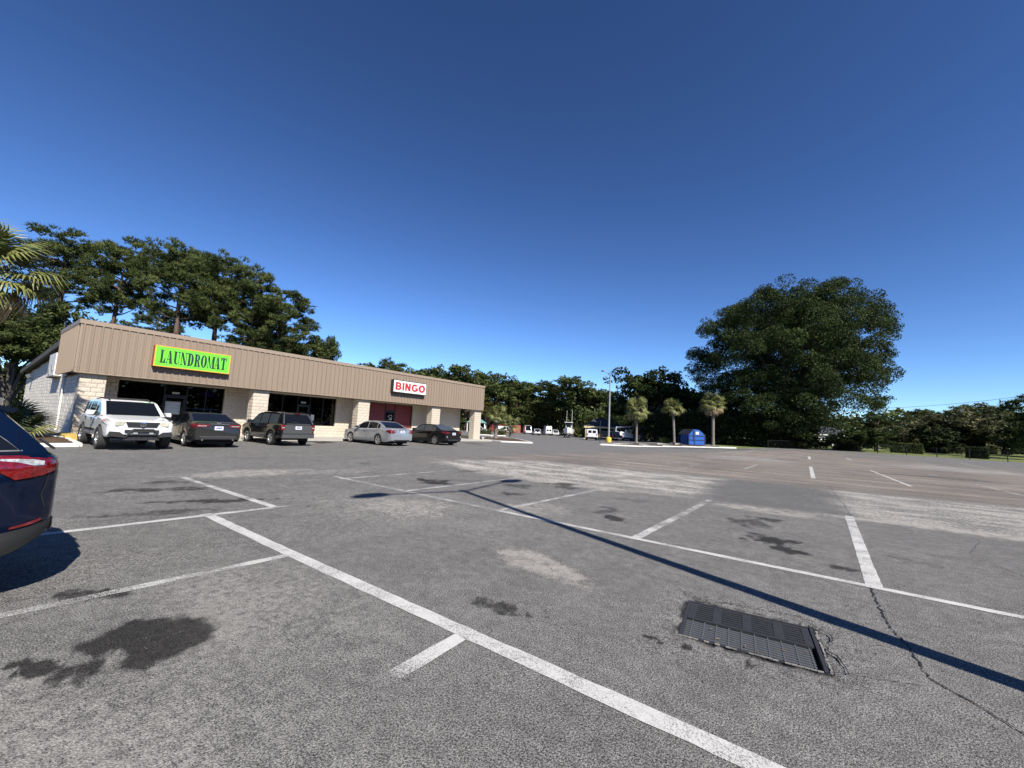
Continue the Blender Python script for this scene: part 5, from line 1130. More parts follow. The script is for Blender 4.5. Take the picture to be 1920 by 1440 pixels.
def broad_meshes(seed, H, Wd, th, nl, nleaf, leaf, m, trunk_r=.35, squash=.8, full=False):
    rng = np.random.default_rng(seed); lobes = []; cz = th+(H-th)*.5; rz = (H-th)*.5; rx = Wd/2
    for i in range(nl):
        d = unit(1, rng)[0]; d[2] = d[2] if full else abs(d[2])*1.0-.35*(i % 3 == 0); f = rng.uniform(.45, .72); lr = rng.uniform(.26, .42)
        lobes.append((d[0]*rx*f, d[1]*rx*f, cz+d[2]*rz*f, rx*lr*1.1, rx*lr*1.1, min(rx, rz)*lr*squash*1.15))
    lobes.append((0, 0, cz, rx*.5, rx*.5, rz*.62))
    P, tone = lobe_points(sublobes(lobes, 7, rng), nleaf, rng, .25, .7, .6); cr = leaf_mesh('crown', P, leaf, rng, m, tone=tone)
    tb = MB(); tb.tube([(0, 0, -.3), (.1, 0, th*.5), (0, .1, th), (0, 0, cz)], [trunk_r*1.35, trunk_r, trunk_r*.8, trunk_r*.4], 9, False); limbs(tb, (0, 0, th*.9), lobes[:-1], trunk_r*.5, rng); tm = tb.mesh('trunk', True); tm.materials.append(BARK if m is not L_FAR else PBARK)
    return cr, tm
def tuft_mesh(name, P, D, ln, rng, m, blades=7, wd=.03, tone=None):
    n = len(P); B_ = unit(n*blades, rng)*.75+np.repeat(D, blades, 0); B_ /= np.linalg.norm(B_, axis=1, keepdims=True)
    S = np.cross(B_, unit(n*blades, rng)); S /= np.linalg.norm(S, axis=1, keepdims=True)+1e-9; C = np.repeat(P, blades, 0); l = (ln*rng.uniform(.7, 1.2, n*blades))[:, None]
    V = np.stack([C-S*wd, C+S*wd, C+B_*l], 1).reshape(-1, 3); me = raw_mesh(name, V, tris=np.arange(len(V)).reshape(-1, 3), m=m)
    face_rnd(me, np.repeat(rng.uniform(0, 1, n) if tone is None else np.clip(tone+rng.uniform(-.25, .25, n), 0, 1), blades)); return me
def pine_meshes(seed, H, Wd, bare, ntuft, tl=.55, wd=.055, nb=26, m=None, flat=.48):
    """tall loblolly: bare stem, plates of needles at the ends of crooked limbs"""
    rng = np.random.default_rng(seed); tb = MB(); bend = [(rng.uniform(-.5, .5)*k, rng.uniform(-.5, .5)*k) for k in (0, .3, .6, 1)]
    tb.tube([(bend[i][0], bend[i][1], z) for i, z in enumerate((-.3, H*.35, H*.7, H*.97))], [H*.018, H*.014, H*.009, H*.002], 9, False); lobes = []
    for i in range(nb):
        f = bare+(1-bare)*(i+.5)/nb; z = H*f; env = math.sin(math.pi*min(1, (f-bare)/(1-bare)*.82+.16))**.7; ln = Wd/2*env*rng.uniform(.55, 1.1); a = i*2.4+rng.uniform(-.5, .5)
        e = (math.cos(a)*ln, math.sin(a)*ln, z+ln*rng.uniform(.05, .4)); s = .9+.35*ln/Wd*2
        for q in range(2 if ln > Wd*.22 else 1):
            g = (e[0]*(1-.38*q)+rng.uniform(-.6, .6), e[1]*(1-.38*q)+rng.uniform(-.6, .6), e[2]+rng.uniform(-.3, .5)); r = Wd*.13*s*rng.uniform(.8, 1.25); lobes.append((*g, r, r, r*flat*1.6))
        tb.tube([(0, 0, z-.3), (e[0]*.4, e[1]*.4, z+ln*.02), (e[0]*.75, e[1]*.75, e[2]-ln*.08), e], [H*.0045, H*.0035, H*.0022, H*.0008], 5, False)
    P, tone = lobe_points(sublobes(lobes, 5, rng, .5, .2), ntuft, rng, .3, .4, .6); D = np.array([0, 0, .75])+unit(len(P), rng)*.3
    cr = tuft_mesh('crown', P, D, tl, rng, m or L_PINE, 7, wd, tone); tm = tb.mesh('trunk', True); tm.materials.append(PBARK); return cr, tm
def plant_tree(name, meshes, loc, label, cat='tree', rz=0, sc=(1, 1, 1), group=None):
    t = thing(name, label, cat, loc, rz, group, sc); link('trunk', meshes[1], t); link('crown', meshes[0], t); return t
def SCL(meshes, w, h):
    me = meshes[0]; c = np.zeros(len(me.vertices)*3, np.float32); me.vertices.foreach_get('co', c); c = c.reshape(-1, 3)
    dw = 2*np.percentile(np.abs(c[:, 0]), 98); dh = np.percentile(c[:, 2], 99.7); return (w/dw, w/dw, h/dh)
ORD = ['first', 'second', 'third', 'fourth', 'fifth', 'sixth', 'seventh', 'eighth', 'ninth', 'tenth', 'eleventh', 'twelfth', 'thirteenth', 'fourteenth', 'fifteenth', 'sixteenth', 'seventeenth', 'eighteenth', 'nineteenth', 'twentieth']
def spot(px, ytop, dep):                   # base on the ground and height of something at a given distance
    x, y, zt = AT(px, ytop, dep); return x, y, gzf(x, y), zt-gzf(x, y)

# --- tall pines behind the shops
PV = [pine_meshes(1, 22, 9, .6, 4600, .45, .045, 22), pine_meshes(2, 22, 10, .57, 6000, .45, .045, 28), pine_meshes(3, 22, 8, .48, 5200, .45, .045, 28)]
for i, (px, yt, dep, wpx, v, lab) in enumerate([(135, 440, 56, 130, 0, 'tall open pine above the left end of the roof'), (238, 450, 56, 100, 0, 'tall pine with a bare grey stem behind the lime green sign'), (352, 460, 55, 125, 1, 'broad crowned pine, left of the two tallest behind the roof'), (422, 478, 60, 120, 1, 'broad crowned pine, right of the two tallest behind the roof'), (482, 512, 58, 105, 2, 'pine with lower branches right of the broad pines'), (535, 545, 60, 110, 2, 'shorter pine at the right end of the tall group'), (300, 585, 68, 80, 2, 'shorter pine half hidden between the tall stems')]):
    x, y, z, h = spot(px, yt, dep); w = wpx/PXM(dep)*1.1
    plant_tree('pine_tree', PV[v], (x, y, z), lab, rz=i*1.3, sc=SCL(PV[v], w, h), group='tall pines behind the shops')
# --- leafy trees at the left and between the pines
BV = [broad_meshes(21, 12, 11, 2.0, 16, 9500, .36, L_MIX, .3), broad_meshes(22, 12, 10, 1.5, 15, 9000, .36, L_MIX, .28)]
for i, (px, yt, dep, wpx, lab) in enumerate([(-70, 560, 40, 200, 'leafy tree rising behind the palm at the left edge'), (40, 600, 42, 170, 'dark leafy tree left of the side wall'), (125, 575, 50, 150, 'leafy tree showing over the roof beside the side wall'), (575, 628, 64, 75, 'small leafy tree at the end of the pine group'), (615, 632, 66, 58, 'small lone tree peeking over the middle of the roof'), (515, 620, 68, 90, 'leafy tree filling the gap under the shorter pine')]):
    x, y, z, h = spot(px, yt, dep); w = wpx/PXM(dep)
    plant_tree('leafy_tree', BV[i % 2], (x, y, z), lab, rz=i*2.1, sc=SCL(BV[i % 2], w, h), group='leafy trees behind the shops')
# --- far treeline from the roof to the street lamp
FV = [broad_meshes(31, 20, 13, 3, 22, 6500, .72, L_FAR, .35, 1.1), pine_meshes(32, 20, 10, .15, 1500, 1.1, .13, 34, L_FAR, .5), broad_meshes(33, 20, 11, 2, 20, 6000, .7, L_FAR, .35, 1.2), broad_meshes(34, 15, 12, 2, 18, 5500, .65, L_YEL, .3, 1.0), broad_meshes(35, 16, 13, 1.5, 20, 7000, .62, L_OAK, .4, 1.0)]
far = [(690, 682, 142, 75, 2), (735, 674, 144, 68, 1), (765, 690, 147, 62, 0), (800, 694, 150, 68, 2), (838, 683, 146, 93, 0), (880, 686, 148, 81, 0), (905, 700, 152, 62, 2), (930, 697, 150, 81, 0), (962, 712, 154, 68, 2), (978, 716, 152, 62, 1), (1000, 742, 156, 62, 3), (1017, 715, 154, 81, 1), (1045, 745, 150, 75, 3), (1062, 735, 146, 75, 0), (1085, 707, 142, 100, 0), (1118, 730, 144, 75, 2), (985, 752, 158, 50, 3), (915, 745, 144, 56, 3)]
kinds = {0: 'dense round topped tree', 1: 'pointed pine', 2: 'narrow dense tree', 3: 'yellowing tree'}
far.sort(); cnt = {}
for i, (px, yt, dep, wpx, v) in enumerate(far):
    x, y, z, h = spot(px, yt, dep); w = wpx/PXM(dep); base = {0: 20, 1: 20, 2: 20, 3: 15}[v]; bw = {0: 13, 1: 10, 2: 11, 3: 12}[v]; k = cnt.get(v, 0); cnt[v] = k+1
    plant_tree('far_tree', FV[v], (x, y, z-.3), '%s in the far treeline, %s of its kind from the left' % (kinds[v], ORD[k]), rz=i*1.7, sc=SCL(FV[v], w, h), group='far treeline behind the parked vans')
# --- leafy trees right of the street lamp
for i, (px, yt, dep, wpx, lab) in enumerate([(1172, 738, 96, 60, 'dark leafy tree just right of the tall lamp post'), (1208, 690, 94, 105, 'large dark leafy tree behind the first palm'), (1250, 712, 96, 70, 'dark leafy tree between the first two palms'), (1288, 722, 92, 75, 'rounded dark tree behind the blue dumpster'), (1330, 738, 90, 80, 'dark tree under the left side of the great oak'), (1190, 770, 84, 60, 'leafy bush tree at the foot of the tree behind the first palm')]):
    x, y, z, h = spot(px, yt, dep); w = wpx/PXM(dep)
    plant_tree('dark_tree', FV[4], (x, y, z-.3), lab, rz=i*1.9+.4, sc=SCL(FV[4], w*1.1, h), group='leafy trees behind the palms')
# --- understory: one continuous thicket in the shade behind everything
def thicket(name, pts, n, leaf, m, hgt, dep_w=4.0, seed=5):
    rng = np.random.default_rng(seed); P = []
    segs = list(zip(pts[:-1], pts[1:])); Ls = np.array([math.hypot(b[0]-a[0], b[1]-a[1]) for a, b in segs]); k = rng.choice(len(segs), n, p=Ls/Ls.sum()); t = rng.uniform(0, 1, n)
    A = np.array([a for a, b in segs])[k]; B2 = np.array([b for a, b in segs])[k]; xy = A+(B2-A)*t[:, None]+rng.normal(size=(n, 2))*dep_w*.35
    hh = hgt*(.55+.7*fbm(xy[:, 0]*.25, xy[:, 1]*.25, seed)); z = gz(xy[:, 0], xy[:, 1])+hh*rng.uniform(0, 1, n)**.8
    me = leaf_mesh(name, np.column_stack([xy, z]), leaf, rng, m); return link(name, me, kind='stuff')
def far_pts(L): return [AT(px, 800, d)[:2] for px, d in L]
thicket('undergrowth', far_pts([(640, 140), (760, 145), (900, 150), (1000, 152), (1060, 146), (1120, 130), (1200, 104)]), 40000, .9, L_FAR, 9.5, 7, 5)
thicket('undergrowth', far_pts([(-120, 52), (20, 54), (200, 62), (400, 70), (620, 76)]), 22000, .5, L_MIX, 6.0, 5, 6)
thicket('shaded_hedge', far_pts([(1225, 82), (1290, 76), (1350, 72), (1420, 69), (1480, 69), (1512, 72)]), 60000, .38, L_DARK, 6.2, 3.2, 7)
wood = far_pts([(1980, 60), (2300, 60)])
_added_belt = [(60+30*math.sin(i*.7), 70-i*14) for i in range(14)]+[(40-i*16, -120+8*math.sin(i)) for i in range(8)]
thicket('added_woodland', _added_belt, 40000, 1.5, L_FAR, 17, 8, 9)  # unseen tree belt behind the camera, added for reflections and to block horizon light
thicket('added_woodland', [(230*math.sin(a), 230*math.cos(a)) for a in np.linspace(-.2, 2*math.pi-.2, 40)], 60000, 2.6, L_FAR, 15, 10, 10)  # far ring of trees, added to cover bright horizon sky and its reflections

# --- the great oak
def great_oak():
    dep = 72; k = PXM(dep); x0, y0, _ = AT(1482, 836, dep); z0 = gzf(x0, y0); rng = np.random.default_rng(77); lobes = []
    rt = np.array([math.cos(YAW), math.sin(YAW)]); fd = np.array([-math.sin(YAW), math.cos(YAW)])
    # outline of the crown as (right px, height px above the ground line, radius px), depth scatter added
    sil = [(1340, 590, 38), (1330, 640, 34), (1322, 690, 30), (1345, 660, 45), (1380, 580, 45), (1400, 555, 40), (1440, 560, 45), (1475, 565, 40), (1510, 555, 45), (1540, 545, 42), (1570, 565, 45), (1590, 590, 45), (1612, 615, 34), (1640, 622, 28), (1632, 650, 28), (1600, 650, 45), (1610, 690, 40), (1580, 720, 34), (1560, 700, 50), (1520, 740, 50), (1500, 690, 60), (1440, 700, 62), (1400, 650, 60), (1460, 620, 62), (1530, 630, 62), (1380, 720, 52), (1345, 715, 38), (1420, 760, 52), (1480, 780, 50), (1570, 755, 26), (1600, 745, 22), (1305, 680, 24), (1360, 755, 40), (1560, 600, 50), (1450, 590, 50), (1480, 650, 60), (1420, 600, 50), (1500, 600, 55), (1480, 730, 55), (1550, 660, 55), (1335, 740, 30), (1400, 790, 40), (1440, 800, 36)]
    for (px, py, rp) in sil:
        for q in range(3):
            a = (px-1482)/k*(.9 if px < 1482 else .83); h = (836-py)/k*.95; r = rp/k*rng.uniform(.6, .74)*(.95 if q else 1); half = 12.5*math.sqrt(max(.05, 1-((px-1482)/200)**2-((py-670)/160)**2*.7)); d = (q-1)*half*.8+rng.uniform(-1, 1)
            lobes.append((rt[0]*a+fd[0]*d, rt[1]*a+fd[1]*d, h+rng.uniform(-.4, .4), r, r, r*.82))
    P, tone = lobe_points(sublobes(lobes, 13, rng, .5, .1), 340000, rng, .45, .55, 1.1); cr = leaf_mesh('crown', P, .3, rng, L_OAK, tone=tone, droop=.15)
    tb = MB(); tb.tube([(0, 0, -.4), (.1, 0, 2), (0, .1, 5), (.3, 0, 9), (0, 0, 14)], [1.1, .8, .7, .5, .25], 12, False)
    for i, L in enumerate(lobes):
        if i % 6: continue
        limbs(tb, (0, 0, 4+6*rng.uniform(0, 1)), [L], .2+.12*(i % 4 == 0), rng)
    tm = tb.mesh('trunk', True); tm.materials.append(BARK)
    t = thing('oak_tree', 'huge spreading dark green oak towering over the right side of the lot', 'tree', (x0, y0, z0)); link('trunk', tm, t); link('crown', cr, t)
great_oak()
# --- shrubs and small trees along the right hand fence
SV = [broad_meshes(41, 4, 4, -.6, 16, 7500, .25, L_DARK, .1, 1.2, True), broad_meshes(42, 5, 6, -.6, 18, 9000, .29, L_BROWN, .12, 1.2, True), broad_meshes(43, 4, 5, -.5, 16, 7500, .26, L_OAK, .1, 1.2, True), pine_meshes(44, 7, 4.4, .05, 900, .45, .05, 26, L_OAK, .5), pine_meshes(45, 12, 6, .45, 900, .7, .08, 20, L_FAR, .5)]
SB = [(4, 4), (5, 6), (4, 5), (7, 4.4), (12, 6)]
for i, (px, yt, dep, wpx, v, lab) in enumerate([(1502, 797, 66, 48, 0, 'dark bush under the right edge of the great oak'), (1600, 803, 66, 75, 2, 'leaning evergreen bush right of the white house'), (1642, 775, 68, 62, 3, 'tall conifer shrub at the fence with a bare top behind it'), (1690, 790, 84, 85, 1, 'dull brown tree behind the clipped hedges'), (1735, 768, 120, 45, 4, 'thin pine left of the brown orchard trees'), (1765, 800, 70, 70, 0, 'very dark bush with a clear foot at the fence'), (1800, 762, 86, 100, 1, 'wide brownish tree in the middle of the garden'), (1822, 758, 105, 60, 4, 'pine top rising behind the brownish garden trees'), (1860, 785, 84, 85, 1, 'brownish tree beside the right edge conifer'), (1880, 764, 110, 60, 4, 'far pine near the right edge'), (1930, 738, 58, 90, 3, 'dark conifer cut by the right edge'), (1622, 800, 110, 60, 2, 'far round tree behind the leaning bush'), (1560, 788, 135, 50, 2, 'far dark tree above the house roof'), (1586, 782, 150, 26, 4, 'slender far tree right of the house roof'), (1712, 778, 118, 36, 4, 'slender grey tree beside the utility pole'), (1985, 770, 66, 110, 1, 'garden tree beyond the right edge')]):
    x, y, z, h = spot(px, yt, dep); w = wpx/PXM(dep)*1.3; bh, bw = SB[v]
    plant_tree('garden_tree' if h > 3.2 else 'garden_bush', SV[v], (x, y, z), lab, 'tree' if h > 3.2 else 'bush', i*1.4, SCL(SV[v], w, h), 'garden trees and bushes beyond the fence')
# bare dead top above the conifer shrub
x, y, z, h = spot(1637, 762, 69); mb = MB(); rg = random.Random(3); mb.tube([(0, 0, 0), (.1, 0, h*.6), (0, 0, h)], [.12, .08, .02], 6)
for k in range(14):
    a = rg.uniform(0, 6.28); z1 = h*(.68+.3*rg.random()); l = rg.uniform(.6, 1.5); mb.tube([(0, 0, z1), (math.cos(a)*l*.5, math.sin(a)*l*.5, z1+l*.35), (math.cos(a)*l, math.sin(a)*l, z1+l*.5)], [.03, .02, .008], 4, False)
o = mb.build('dead_tree', BARK, loc=(x, y, z)); tag(o, 'bare grey dead branches sticking out above the conifer shrub', 'tree')
def hedge(name, label, p0, p1, w, h, n, m, seed, leaf=.16):
    rng = np.random.default_rng(seed); p0, p1 = np.array(p0), np.array(p1); L = np.hypot(*(p1-p0)); d = (p1-p0)/L; q = np.array([-d[1], d[0]]); u = rng.uniform(-.5, .5, (n, 3)); f = rng.integers(0, 3, n); s = rng.choice([-.5, .5], n)
    for ax in range(3): u[f == ax, ax] = s[f == ax]
    u[:, 2] = np.where((f == 2), .5, u[:, 2]); u += rng.normal(size=u.shape)*.02
    xy = (p0+p1)/2+d*(u[:, :1]*L)+q*(u[:, 1:2]*w); z = gz(xy[:, 0], xy[:, 1])+(u[:, 2]+.5)*h*(.93+.14*fbm(xy[:, 0], xy[:, 1], seed)); c = np.array([*(p0+p1)/2, gzf(*(p0+p1)/2)])
    t = thing(name, label, 'hedge', tuple(c), 0, 'clipped hedges'); me = leaf_mesh('leaves', np.column_stack([xy, z])-c, leaf, rng, m, up=.2); link('leaves', me, t)
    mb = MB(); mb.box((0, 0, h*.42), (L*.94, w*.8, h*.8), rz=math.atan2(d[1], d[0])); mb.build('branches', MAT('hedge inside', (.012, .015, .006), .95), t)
def hp(px, dep): return AT(px, 845, dep)[:2]
hedge('clipped_hedge', 'low clipped hedge behind the fence, right of the conifer shrub', hp(1672, 66), hp(1728, 64), 1.4, 1.5, 5000, L_HEDGE, 1, .2)
hedge('clipped_hedge', 'boxy clipped hedge in the middle of the right hand lawn', hp(1812, 57), hp(1852, 55.5), 1.4, 1.45, 4200, L_DARK, 2, .18)
hedge('clipped_hedge', 'small hedge beside the white house corner', hp(1536, 86), hp(1556, 84), 1.4, 1.1, 1800, L_HEDGE, 3, .2)
hedge('clipped_hedge', 'clipped low hedge left of the ragged palm', G(886, 814), G(917, 815), 1.0, .95, 2600, L_HEDGE, 4, .17)
hedge('clipped_hedge', 'clipped low hedge right of the ragged palm', G(932, 816), G(947, 816.8), 1.0, 1.0, 1800, L_HEDGE, 5, .17)
hedge('clipped_hedge', 'low wide hedge behind the dark bush on the lawn', hp(1738, 74), hp(1790, 72), 1.4, 1.2, 3500, L_HEDGE, 6, .22)

# --- palms
t = NT('palm leaf'); co = t.coord(); PALM_L = t.done(t.bsdf(t.mix(t.noise(co, 3, 3), (.1, .115, .03), (.22, .22, .07)), .45, 0, .4)); PALM_O = MAT('dry palm leaf', (.3, .22, .11), .8, 0, .3, 4); PALM_D = MAT('deep green palm leaf', (.05, .075, .022), .5, 0, .35, 3)
def frond_mesh(name, m, seed, pet=.75, fan=.95, n=26, spread=2.1, droop=.55, wd=.028):
    rg = random.Random(seed); mb = MB(); mb.tube([(0, 0, 0), (pet*.5, 0, .03), (pet, 0, 0)], [.022, .016, .012], 5, False)
    for i in range(n):
        a = (i/(n-1)-.5)*2*spread/2*1.55; l = fan*(1-.28*abs(a)/1.7)*rg.uniform(.88, 1.08); d = Vector((math.cos(a), math.sin(a), .12*math.cos(a*2))); b = Vector((pet+.08*math.cos(a), .05*math.sin(a), 0)); q = Vector((-math.sin(a), math.cos(a), .25)).normalized()
        p0, p1, p2, p3 = b, b+d*l*.4+Vector((0, 0, .05)), b+d*l*.72+Vector((0, 0, -.12*droop)), b+d*l*.93+Vector((0, 0, -(.45+.2*rg.random())*droop)); w = wd*rg.uniform(.8, 1.15)
        pts = [(p0, w*.5), (p1, w*1.1), (p2, w*.8), (p3, .003)]; prev = None
        for p, ww in pts:
            cur = [tuple(p+q*ww), tuple(p-q*ww)]
            if prev: mb.quad(prev[0], cur[0], cur[1], prev[1])
            prev = cur
    me = mb.mesh(name); me.materials.append(m); return me
FR = [frond_mesh('frond', PALM_L, 1), frond_mesh('frond', PALM_L, 2, .85, .9, 24, 1.9, .8), frond_mesh('frond', PALM_D, 3, .7, 1.0)]; FRO = [frond_mesh('frond', PALM_O, 4, .7, .8, 20, 1.3, .9)]
def palm(name, label, loc, h, rad, n=30, seed=1, lean=(0, 0), trunk_r=.15, boots=False, old=5, group='palms', lo=-55):
    rg = random.Random(seed); p = thing(name, label, 'palm', loc, 0, group); k = rad/1.65
    tb = MB(); N = 16; tb.tube([(lean[0]*(i/N)**1.5, lean[1]*(i/N)**1.5, -.1+(h+.1)*i/N) for i in range(N+1)], [trunk_r*(1.25-.35*min(1, i/3) if i < 3 else .92+.1*(i % 2)+(.25*max(0, i-N+3) if True else 0)) for i in range(N+1)], 10); tb.build('trunk', PALMB, p, True)
    if boots:
        bm_ = MB()
        for i in range(34): a = i*2.4; z = h*(.25+.72*i/34); r = trunk_r*.95; bm_.box((math.cos(a)*r*1.05, math.sin(a)*r*1.05, z), (.05, .12, .26), rot=Matrix.Rotation(a, 3, 'Z') @ Matrix.Rotation(.45, 3, 'Y'))
        bm_.build('leaf_bases', PALMB, p)
    else:
        bm_ = MB()
        for i in range(14): a = i*2.4; z = h-.45+.4*i/14; bm_.box((lean[0]+math.cos(a)*trunk_r*1.3, lean[1]+math.sin(a)*trunk_r*1.3, z), (.05, .1, .3), rot=Matrix.Rotation(a, 3, 'Z') @ Matrix.Rotation(.6, 3, 'Y'))
        bm_.build('leaf_bases', PALMB, p)
    for i in range(n):
        f = i/n; el = 82-(82-lo)*f**.85+rg.uniform(-8, 8); az = i*2.399+rg.uniform(-.2, .2); me = FRO[0] if i >= n-old else FR[rg.choice((0, 0, 1, 1, 2))]
        o = link('frond', me, p, (lean[0], lean[1], h-.05+.25*(1-f)), scale=(k*rg.uniform(.85, 1.1),)*3); o.rotation_euler = (rg.uniform(-.4, .4), -R_(el), az)
    return p
def gl(px, py, dz=0): x, y = G(px, py); return (x, y, gzf(x, y)+dz)
def palm_px(name, label, px, ybase, ycrown, rpx, **kw):
    x, y, z = gl(px, ybase, .1); dep = float(np.dot(np.array([x, y, z-CAM_H]), _fw)); k = PXM(dep); return palm(name, label, (x, y, z), (ybase-ycrown)/k, rpx/k, **kw)
palm_px('palm_tree', 'leftmost of the three island palms, beside the lamp post', 1193, 830.5, 770, 25, seed=11, n=34, trunk_r=.19, old=2)
palm_px('palm_tree', 'shortest of the three island palms, just left of the blue dumpster', 1264, 833, 771, 22, seed=12, n=28, lean=(-.25, .1), trunk_r=.17, old=2, lo=-15)
palm_px('palm_tree', 'tallest of the three island palms, right of the blue dumpster', 1337, 837, 762, 27, seed=13, n=34, trunk_r=.2, old=8)
palm_px('palm_tree', 'ragged palm with a thick booted trunk beside the building end', 929, 823, 784, 24, seed=14, n=26, trunk_r=.22, boots=True, old=2, lo=-30)
palm_px('palm_tree', 'small leaning palm just right of the ragged booted palm', 956, 821, 800, 22, seed=15, n=16, trunk_r=.12, boots=True, old=1, lo=-45)
palm('palm_tree', 'big palm cut by the left edge above the navy suv', (*AT(-80, 700, 13.6)[:2], gzf(-22, .3)+.1), 5.6, 1.95, 46, 16, (.1, .1), .19, True, 10, lo=-65)
def clump(name, label, loc, n, sc, seed, cat='palmetto', lo=15):
    rg = random.Random(seed); p = thing(name, label, cat, loc)
    for i in range(n):
        me = FR[rg.choice((0, 2, 2))]; o = link('frond', me, p, (rg.uniform(-.3, .3)*sc, rg.uniform(-.3, .3)*sc, 0), scale=(sc*rg.uniform(.75, 1.1),)*3); o.rotation_euler = (rg.uniform(-.5, .5), -R_(rg.uniform(lo, 80)), i*2.4)
clump('yucca_clump', 'spiky green palmetto clump behind the navy suv at the building corner', (-26.2, 1.55, gzf(-26, 1.5)+.1), 30, .95, 3)
clump('palmetto_clump', 'large palmetto clump in front of the boat', gl(1078, 821, .1), 40, 1.75, 4)
clump('palmetto_clump', 'smaller palmetto shoots beside the large clump', gl(1090, 821.5, .1), 22, 1.2, 5)
def grass_tuft(label, loc, n, h, m, seed, w=.5):
    rng = np.random.default_rng(seed); V = []; T = []
    for i in range(n):
        a = rng.uniform(0, 6.28); r = rng.uniform(0, w*.6); b = np.array([math.cos(a)*r, math.sin(a)*r, 0]); tip = b+np.array([math.cos(a)*w*.6*rng.uniform(.3, 1.2), math.sin(a)*w*.6*rng.uniform(.3, 1.2), h*rng.uniform(.5, 1)]); s = np.array([-math.sin(a), math.cos(a), 0])*.03
        V += [b-s, b+s, tip]; T.append((3*i, 3*i+1, 3*i+2))
    me = raw_mesh('grass_tuft', np.array(V), tris=np.array(T), m=m); face_rnd(me, rng.uniform(0, 1, n)); tag(link('grass_tuft', me, loc=loc), label, 'grass tuft', 'weeds on the palm island')
grass_tuft('green grass tuft at the foot of the shortest palm', gl(1248, 832, .08), 160, 1.0, L_HEDGE, 1, 1.3)
grass_tuft('dry yellowish weed in front of the blue dumpster', gl(1298, 835, .08), 120, .9, L_YEL, 2, .7)
# ================================================================ LAMPS, POLES, WIRES, FENCE
GALV = MAT('weathered galvanised steel', (.34, .34, .33), .5, .4, .12, 5); YELP = MAT('yellow paint', (.62, .45, .05), .7, 0, .2, 5, .3, 30); LENS = MAT('lamp lens', (.7, .72, .7), .25)
def lamp_post(name, label, loc, H, arm_dir, rise, arm=2.3, base_r=.32, base_m=None, group='parking lot lamps', r=.085, head=.8):
    p = thing(name, label, 'lamp post', loc, 0, group)
    MB().lathe([(0, -.05), (base_r, -.05), (base_r, .55), (base_r*.85, .68), (base_r*.45, .74), (0, .74)], 16).build('base', base_m or CONC, p, True)
    MB().lathe([(.18, .74), (.18, .8), (0, .8)], 12).build('base_plate', GALV, p)
    MB().tube([(0, 0, .78), (0, 0, H*.5), (0, 0, H)], [r*1.25, r, r*.72], 12).build('pole', GALV, p, True)
    d = Vector((arm_dir[0], arm_dir[1], 0)).normalized(); q = Vector((-d.y, d.x, 0))
    for s in (1, -1):
        e = d*s
        MB().tube([(0, 0, H-.15), tuple(e*arm*.3+Vector((0, 0, H-.15+rise*.5))), tuple(e*(arm-head*.6)+Vector((0, 0, H+rise*.92)))], [.04, .036, .032], 8).build('arm', GALV, p, True)
        c = e*(arm-head*.15)+Vector((0, 0, H+rise)); vs = []; n = 9
        for i in range(n):
            f = i/(n-1); wv = math.sin(math.pi*min(1, .12+f*.88))**.6*.2+.02; hv = .07+.1*math.sin(math.pi*(.1+.85*f))
            for j in range(10): a = 2*math.pi*j/10; vs.append(tuple(c+e*(f-.5)*head+q*wv*math.cos(a)+Vector((0, 0, hv*math.sin(a)*(1 if math.sin(a) > 0 else .55)))))
        fs = [(i*10+j, i*10+(j+1) % 10, (i+1)*10+(j+1) % 10, (i+1)*10+j) for i in range(n-1) for j in range(10)]+[tuple(range(10)), tuple((n-1)*10+j for j in range(10))]
        hd = MB().add(vs, fs).build('lamp_head', GALV, p, True); MB().lathe([(0, -.09), (.12, -.075), (.15, -.05)], 12, 'Z', tuple(c+e*.05)).build('lens', LENS, hd, True)
    return p
HF = 9.6; kx = HF/math.tan(SUN_EL)
nb_ = (-7.06+.938*kx, 7.63-.347*kx)
lamp_post('lamp_post', 'lamp post just outside the right edge whose forked shadow crosses the asphalt', (nb_[0], nb_[1], gzf(*nb_)), HF, (0.06, 1), .45, 2.45, base_m=YELP, r=.095, head=.85)
def lamp_px(label, px, yb, yt, adir, rise, arm, **kw):
    x, y, z = gl(px, yb, kw.pop('dz', 0)); dep = float(np.dot(np.array([x, y, z-CAM_H]), _fw)); lamp_post('lamp_post', label, (x, y, z), (yb-yt)/PXM(dep), adir, rise, arm, **kw)
lamp_px('tall twin armed lamp post with a yellow base at the island tip', 1141, 829.5, 703, (.83, -.56), .85, 2.3, base_m=YELP, r=.12, base_r=.42, head=.95, dz=.08)
lamp_px('twin armed lamp post behind the palmetto clump', 1076, 817, 741, (.75, .6), .5, 2.3, r=.12)
lamp_px('farthest lamp post, in front of the yellowing trees', 994, 811.5, 756, (.7, .7), .5, 2.2, r=.12)
x, y, z = gl(1124.5, 832); o = MB().tube([(0, 0, 0), (0, 0, 2.9)], .035, 6).build('thin_pole', BLACKP, loc=(x, y, z)); tag(o, 'thin black pole just left of the yellow lamp base', 'pole')
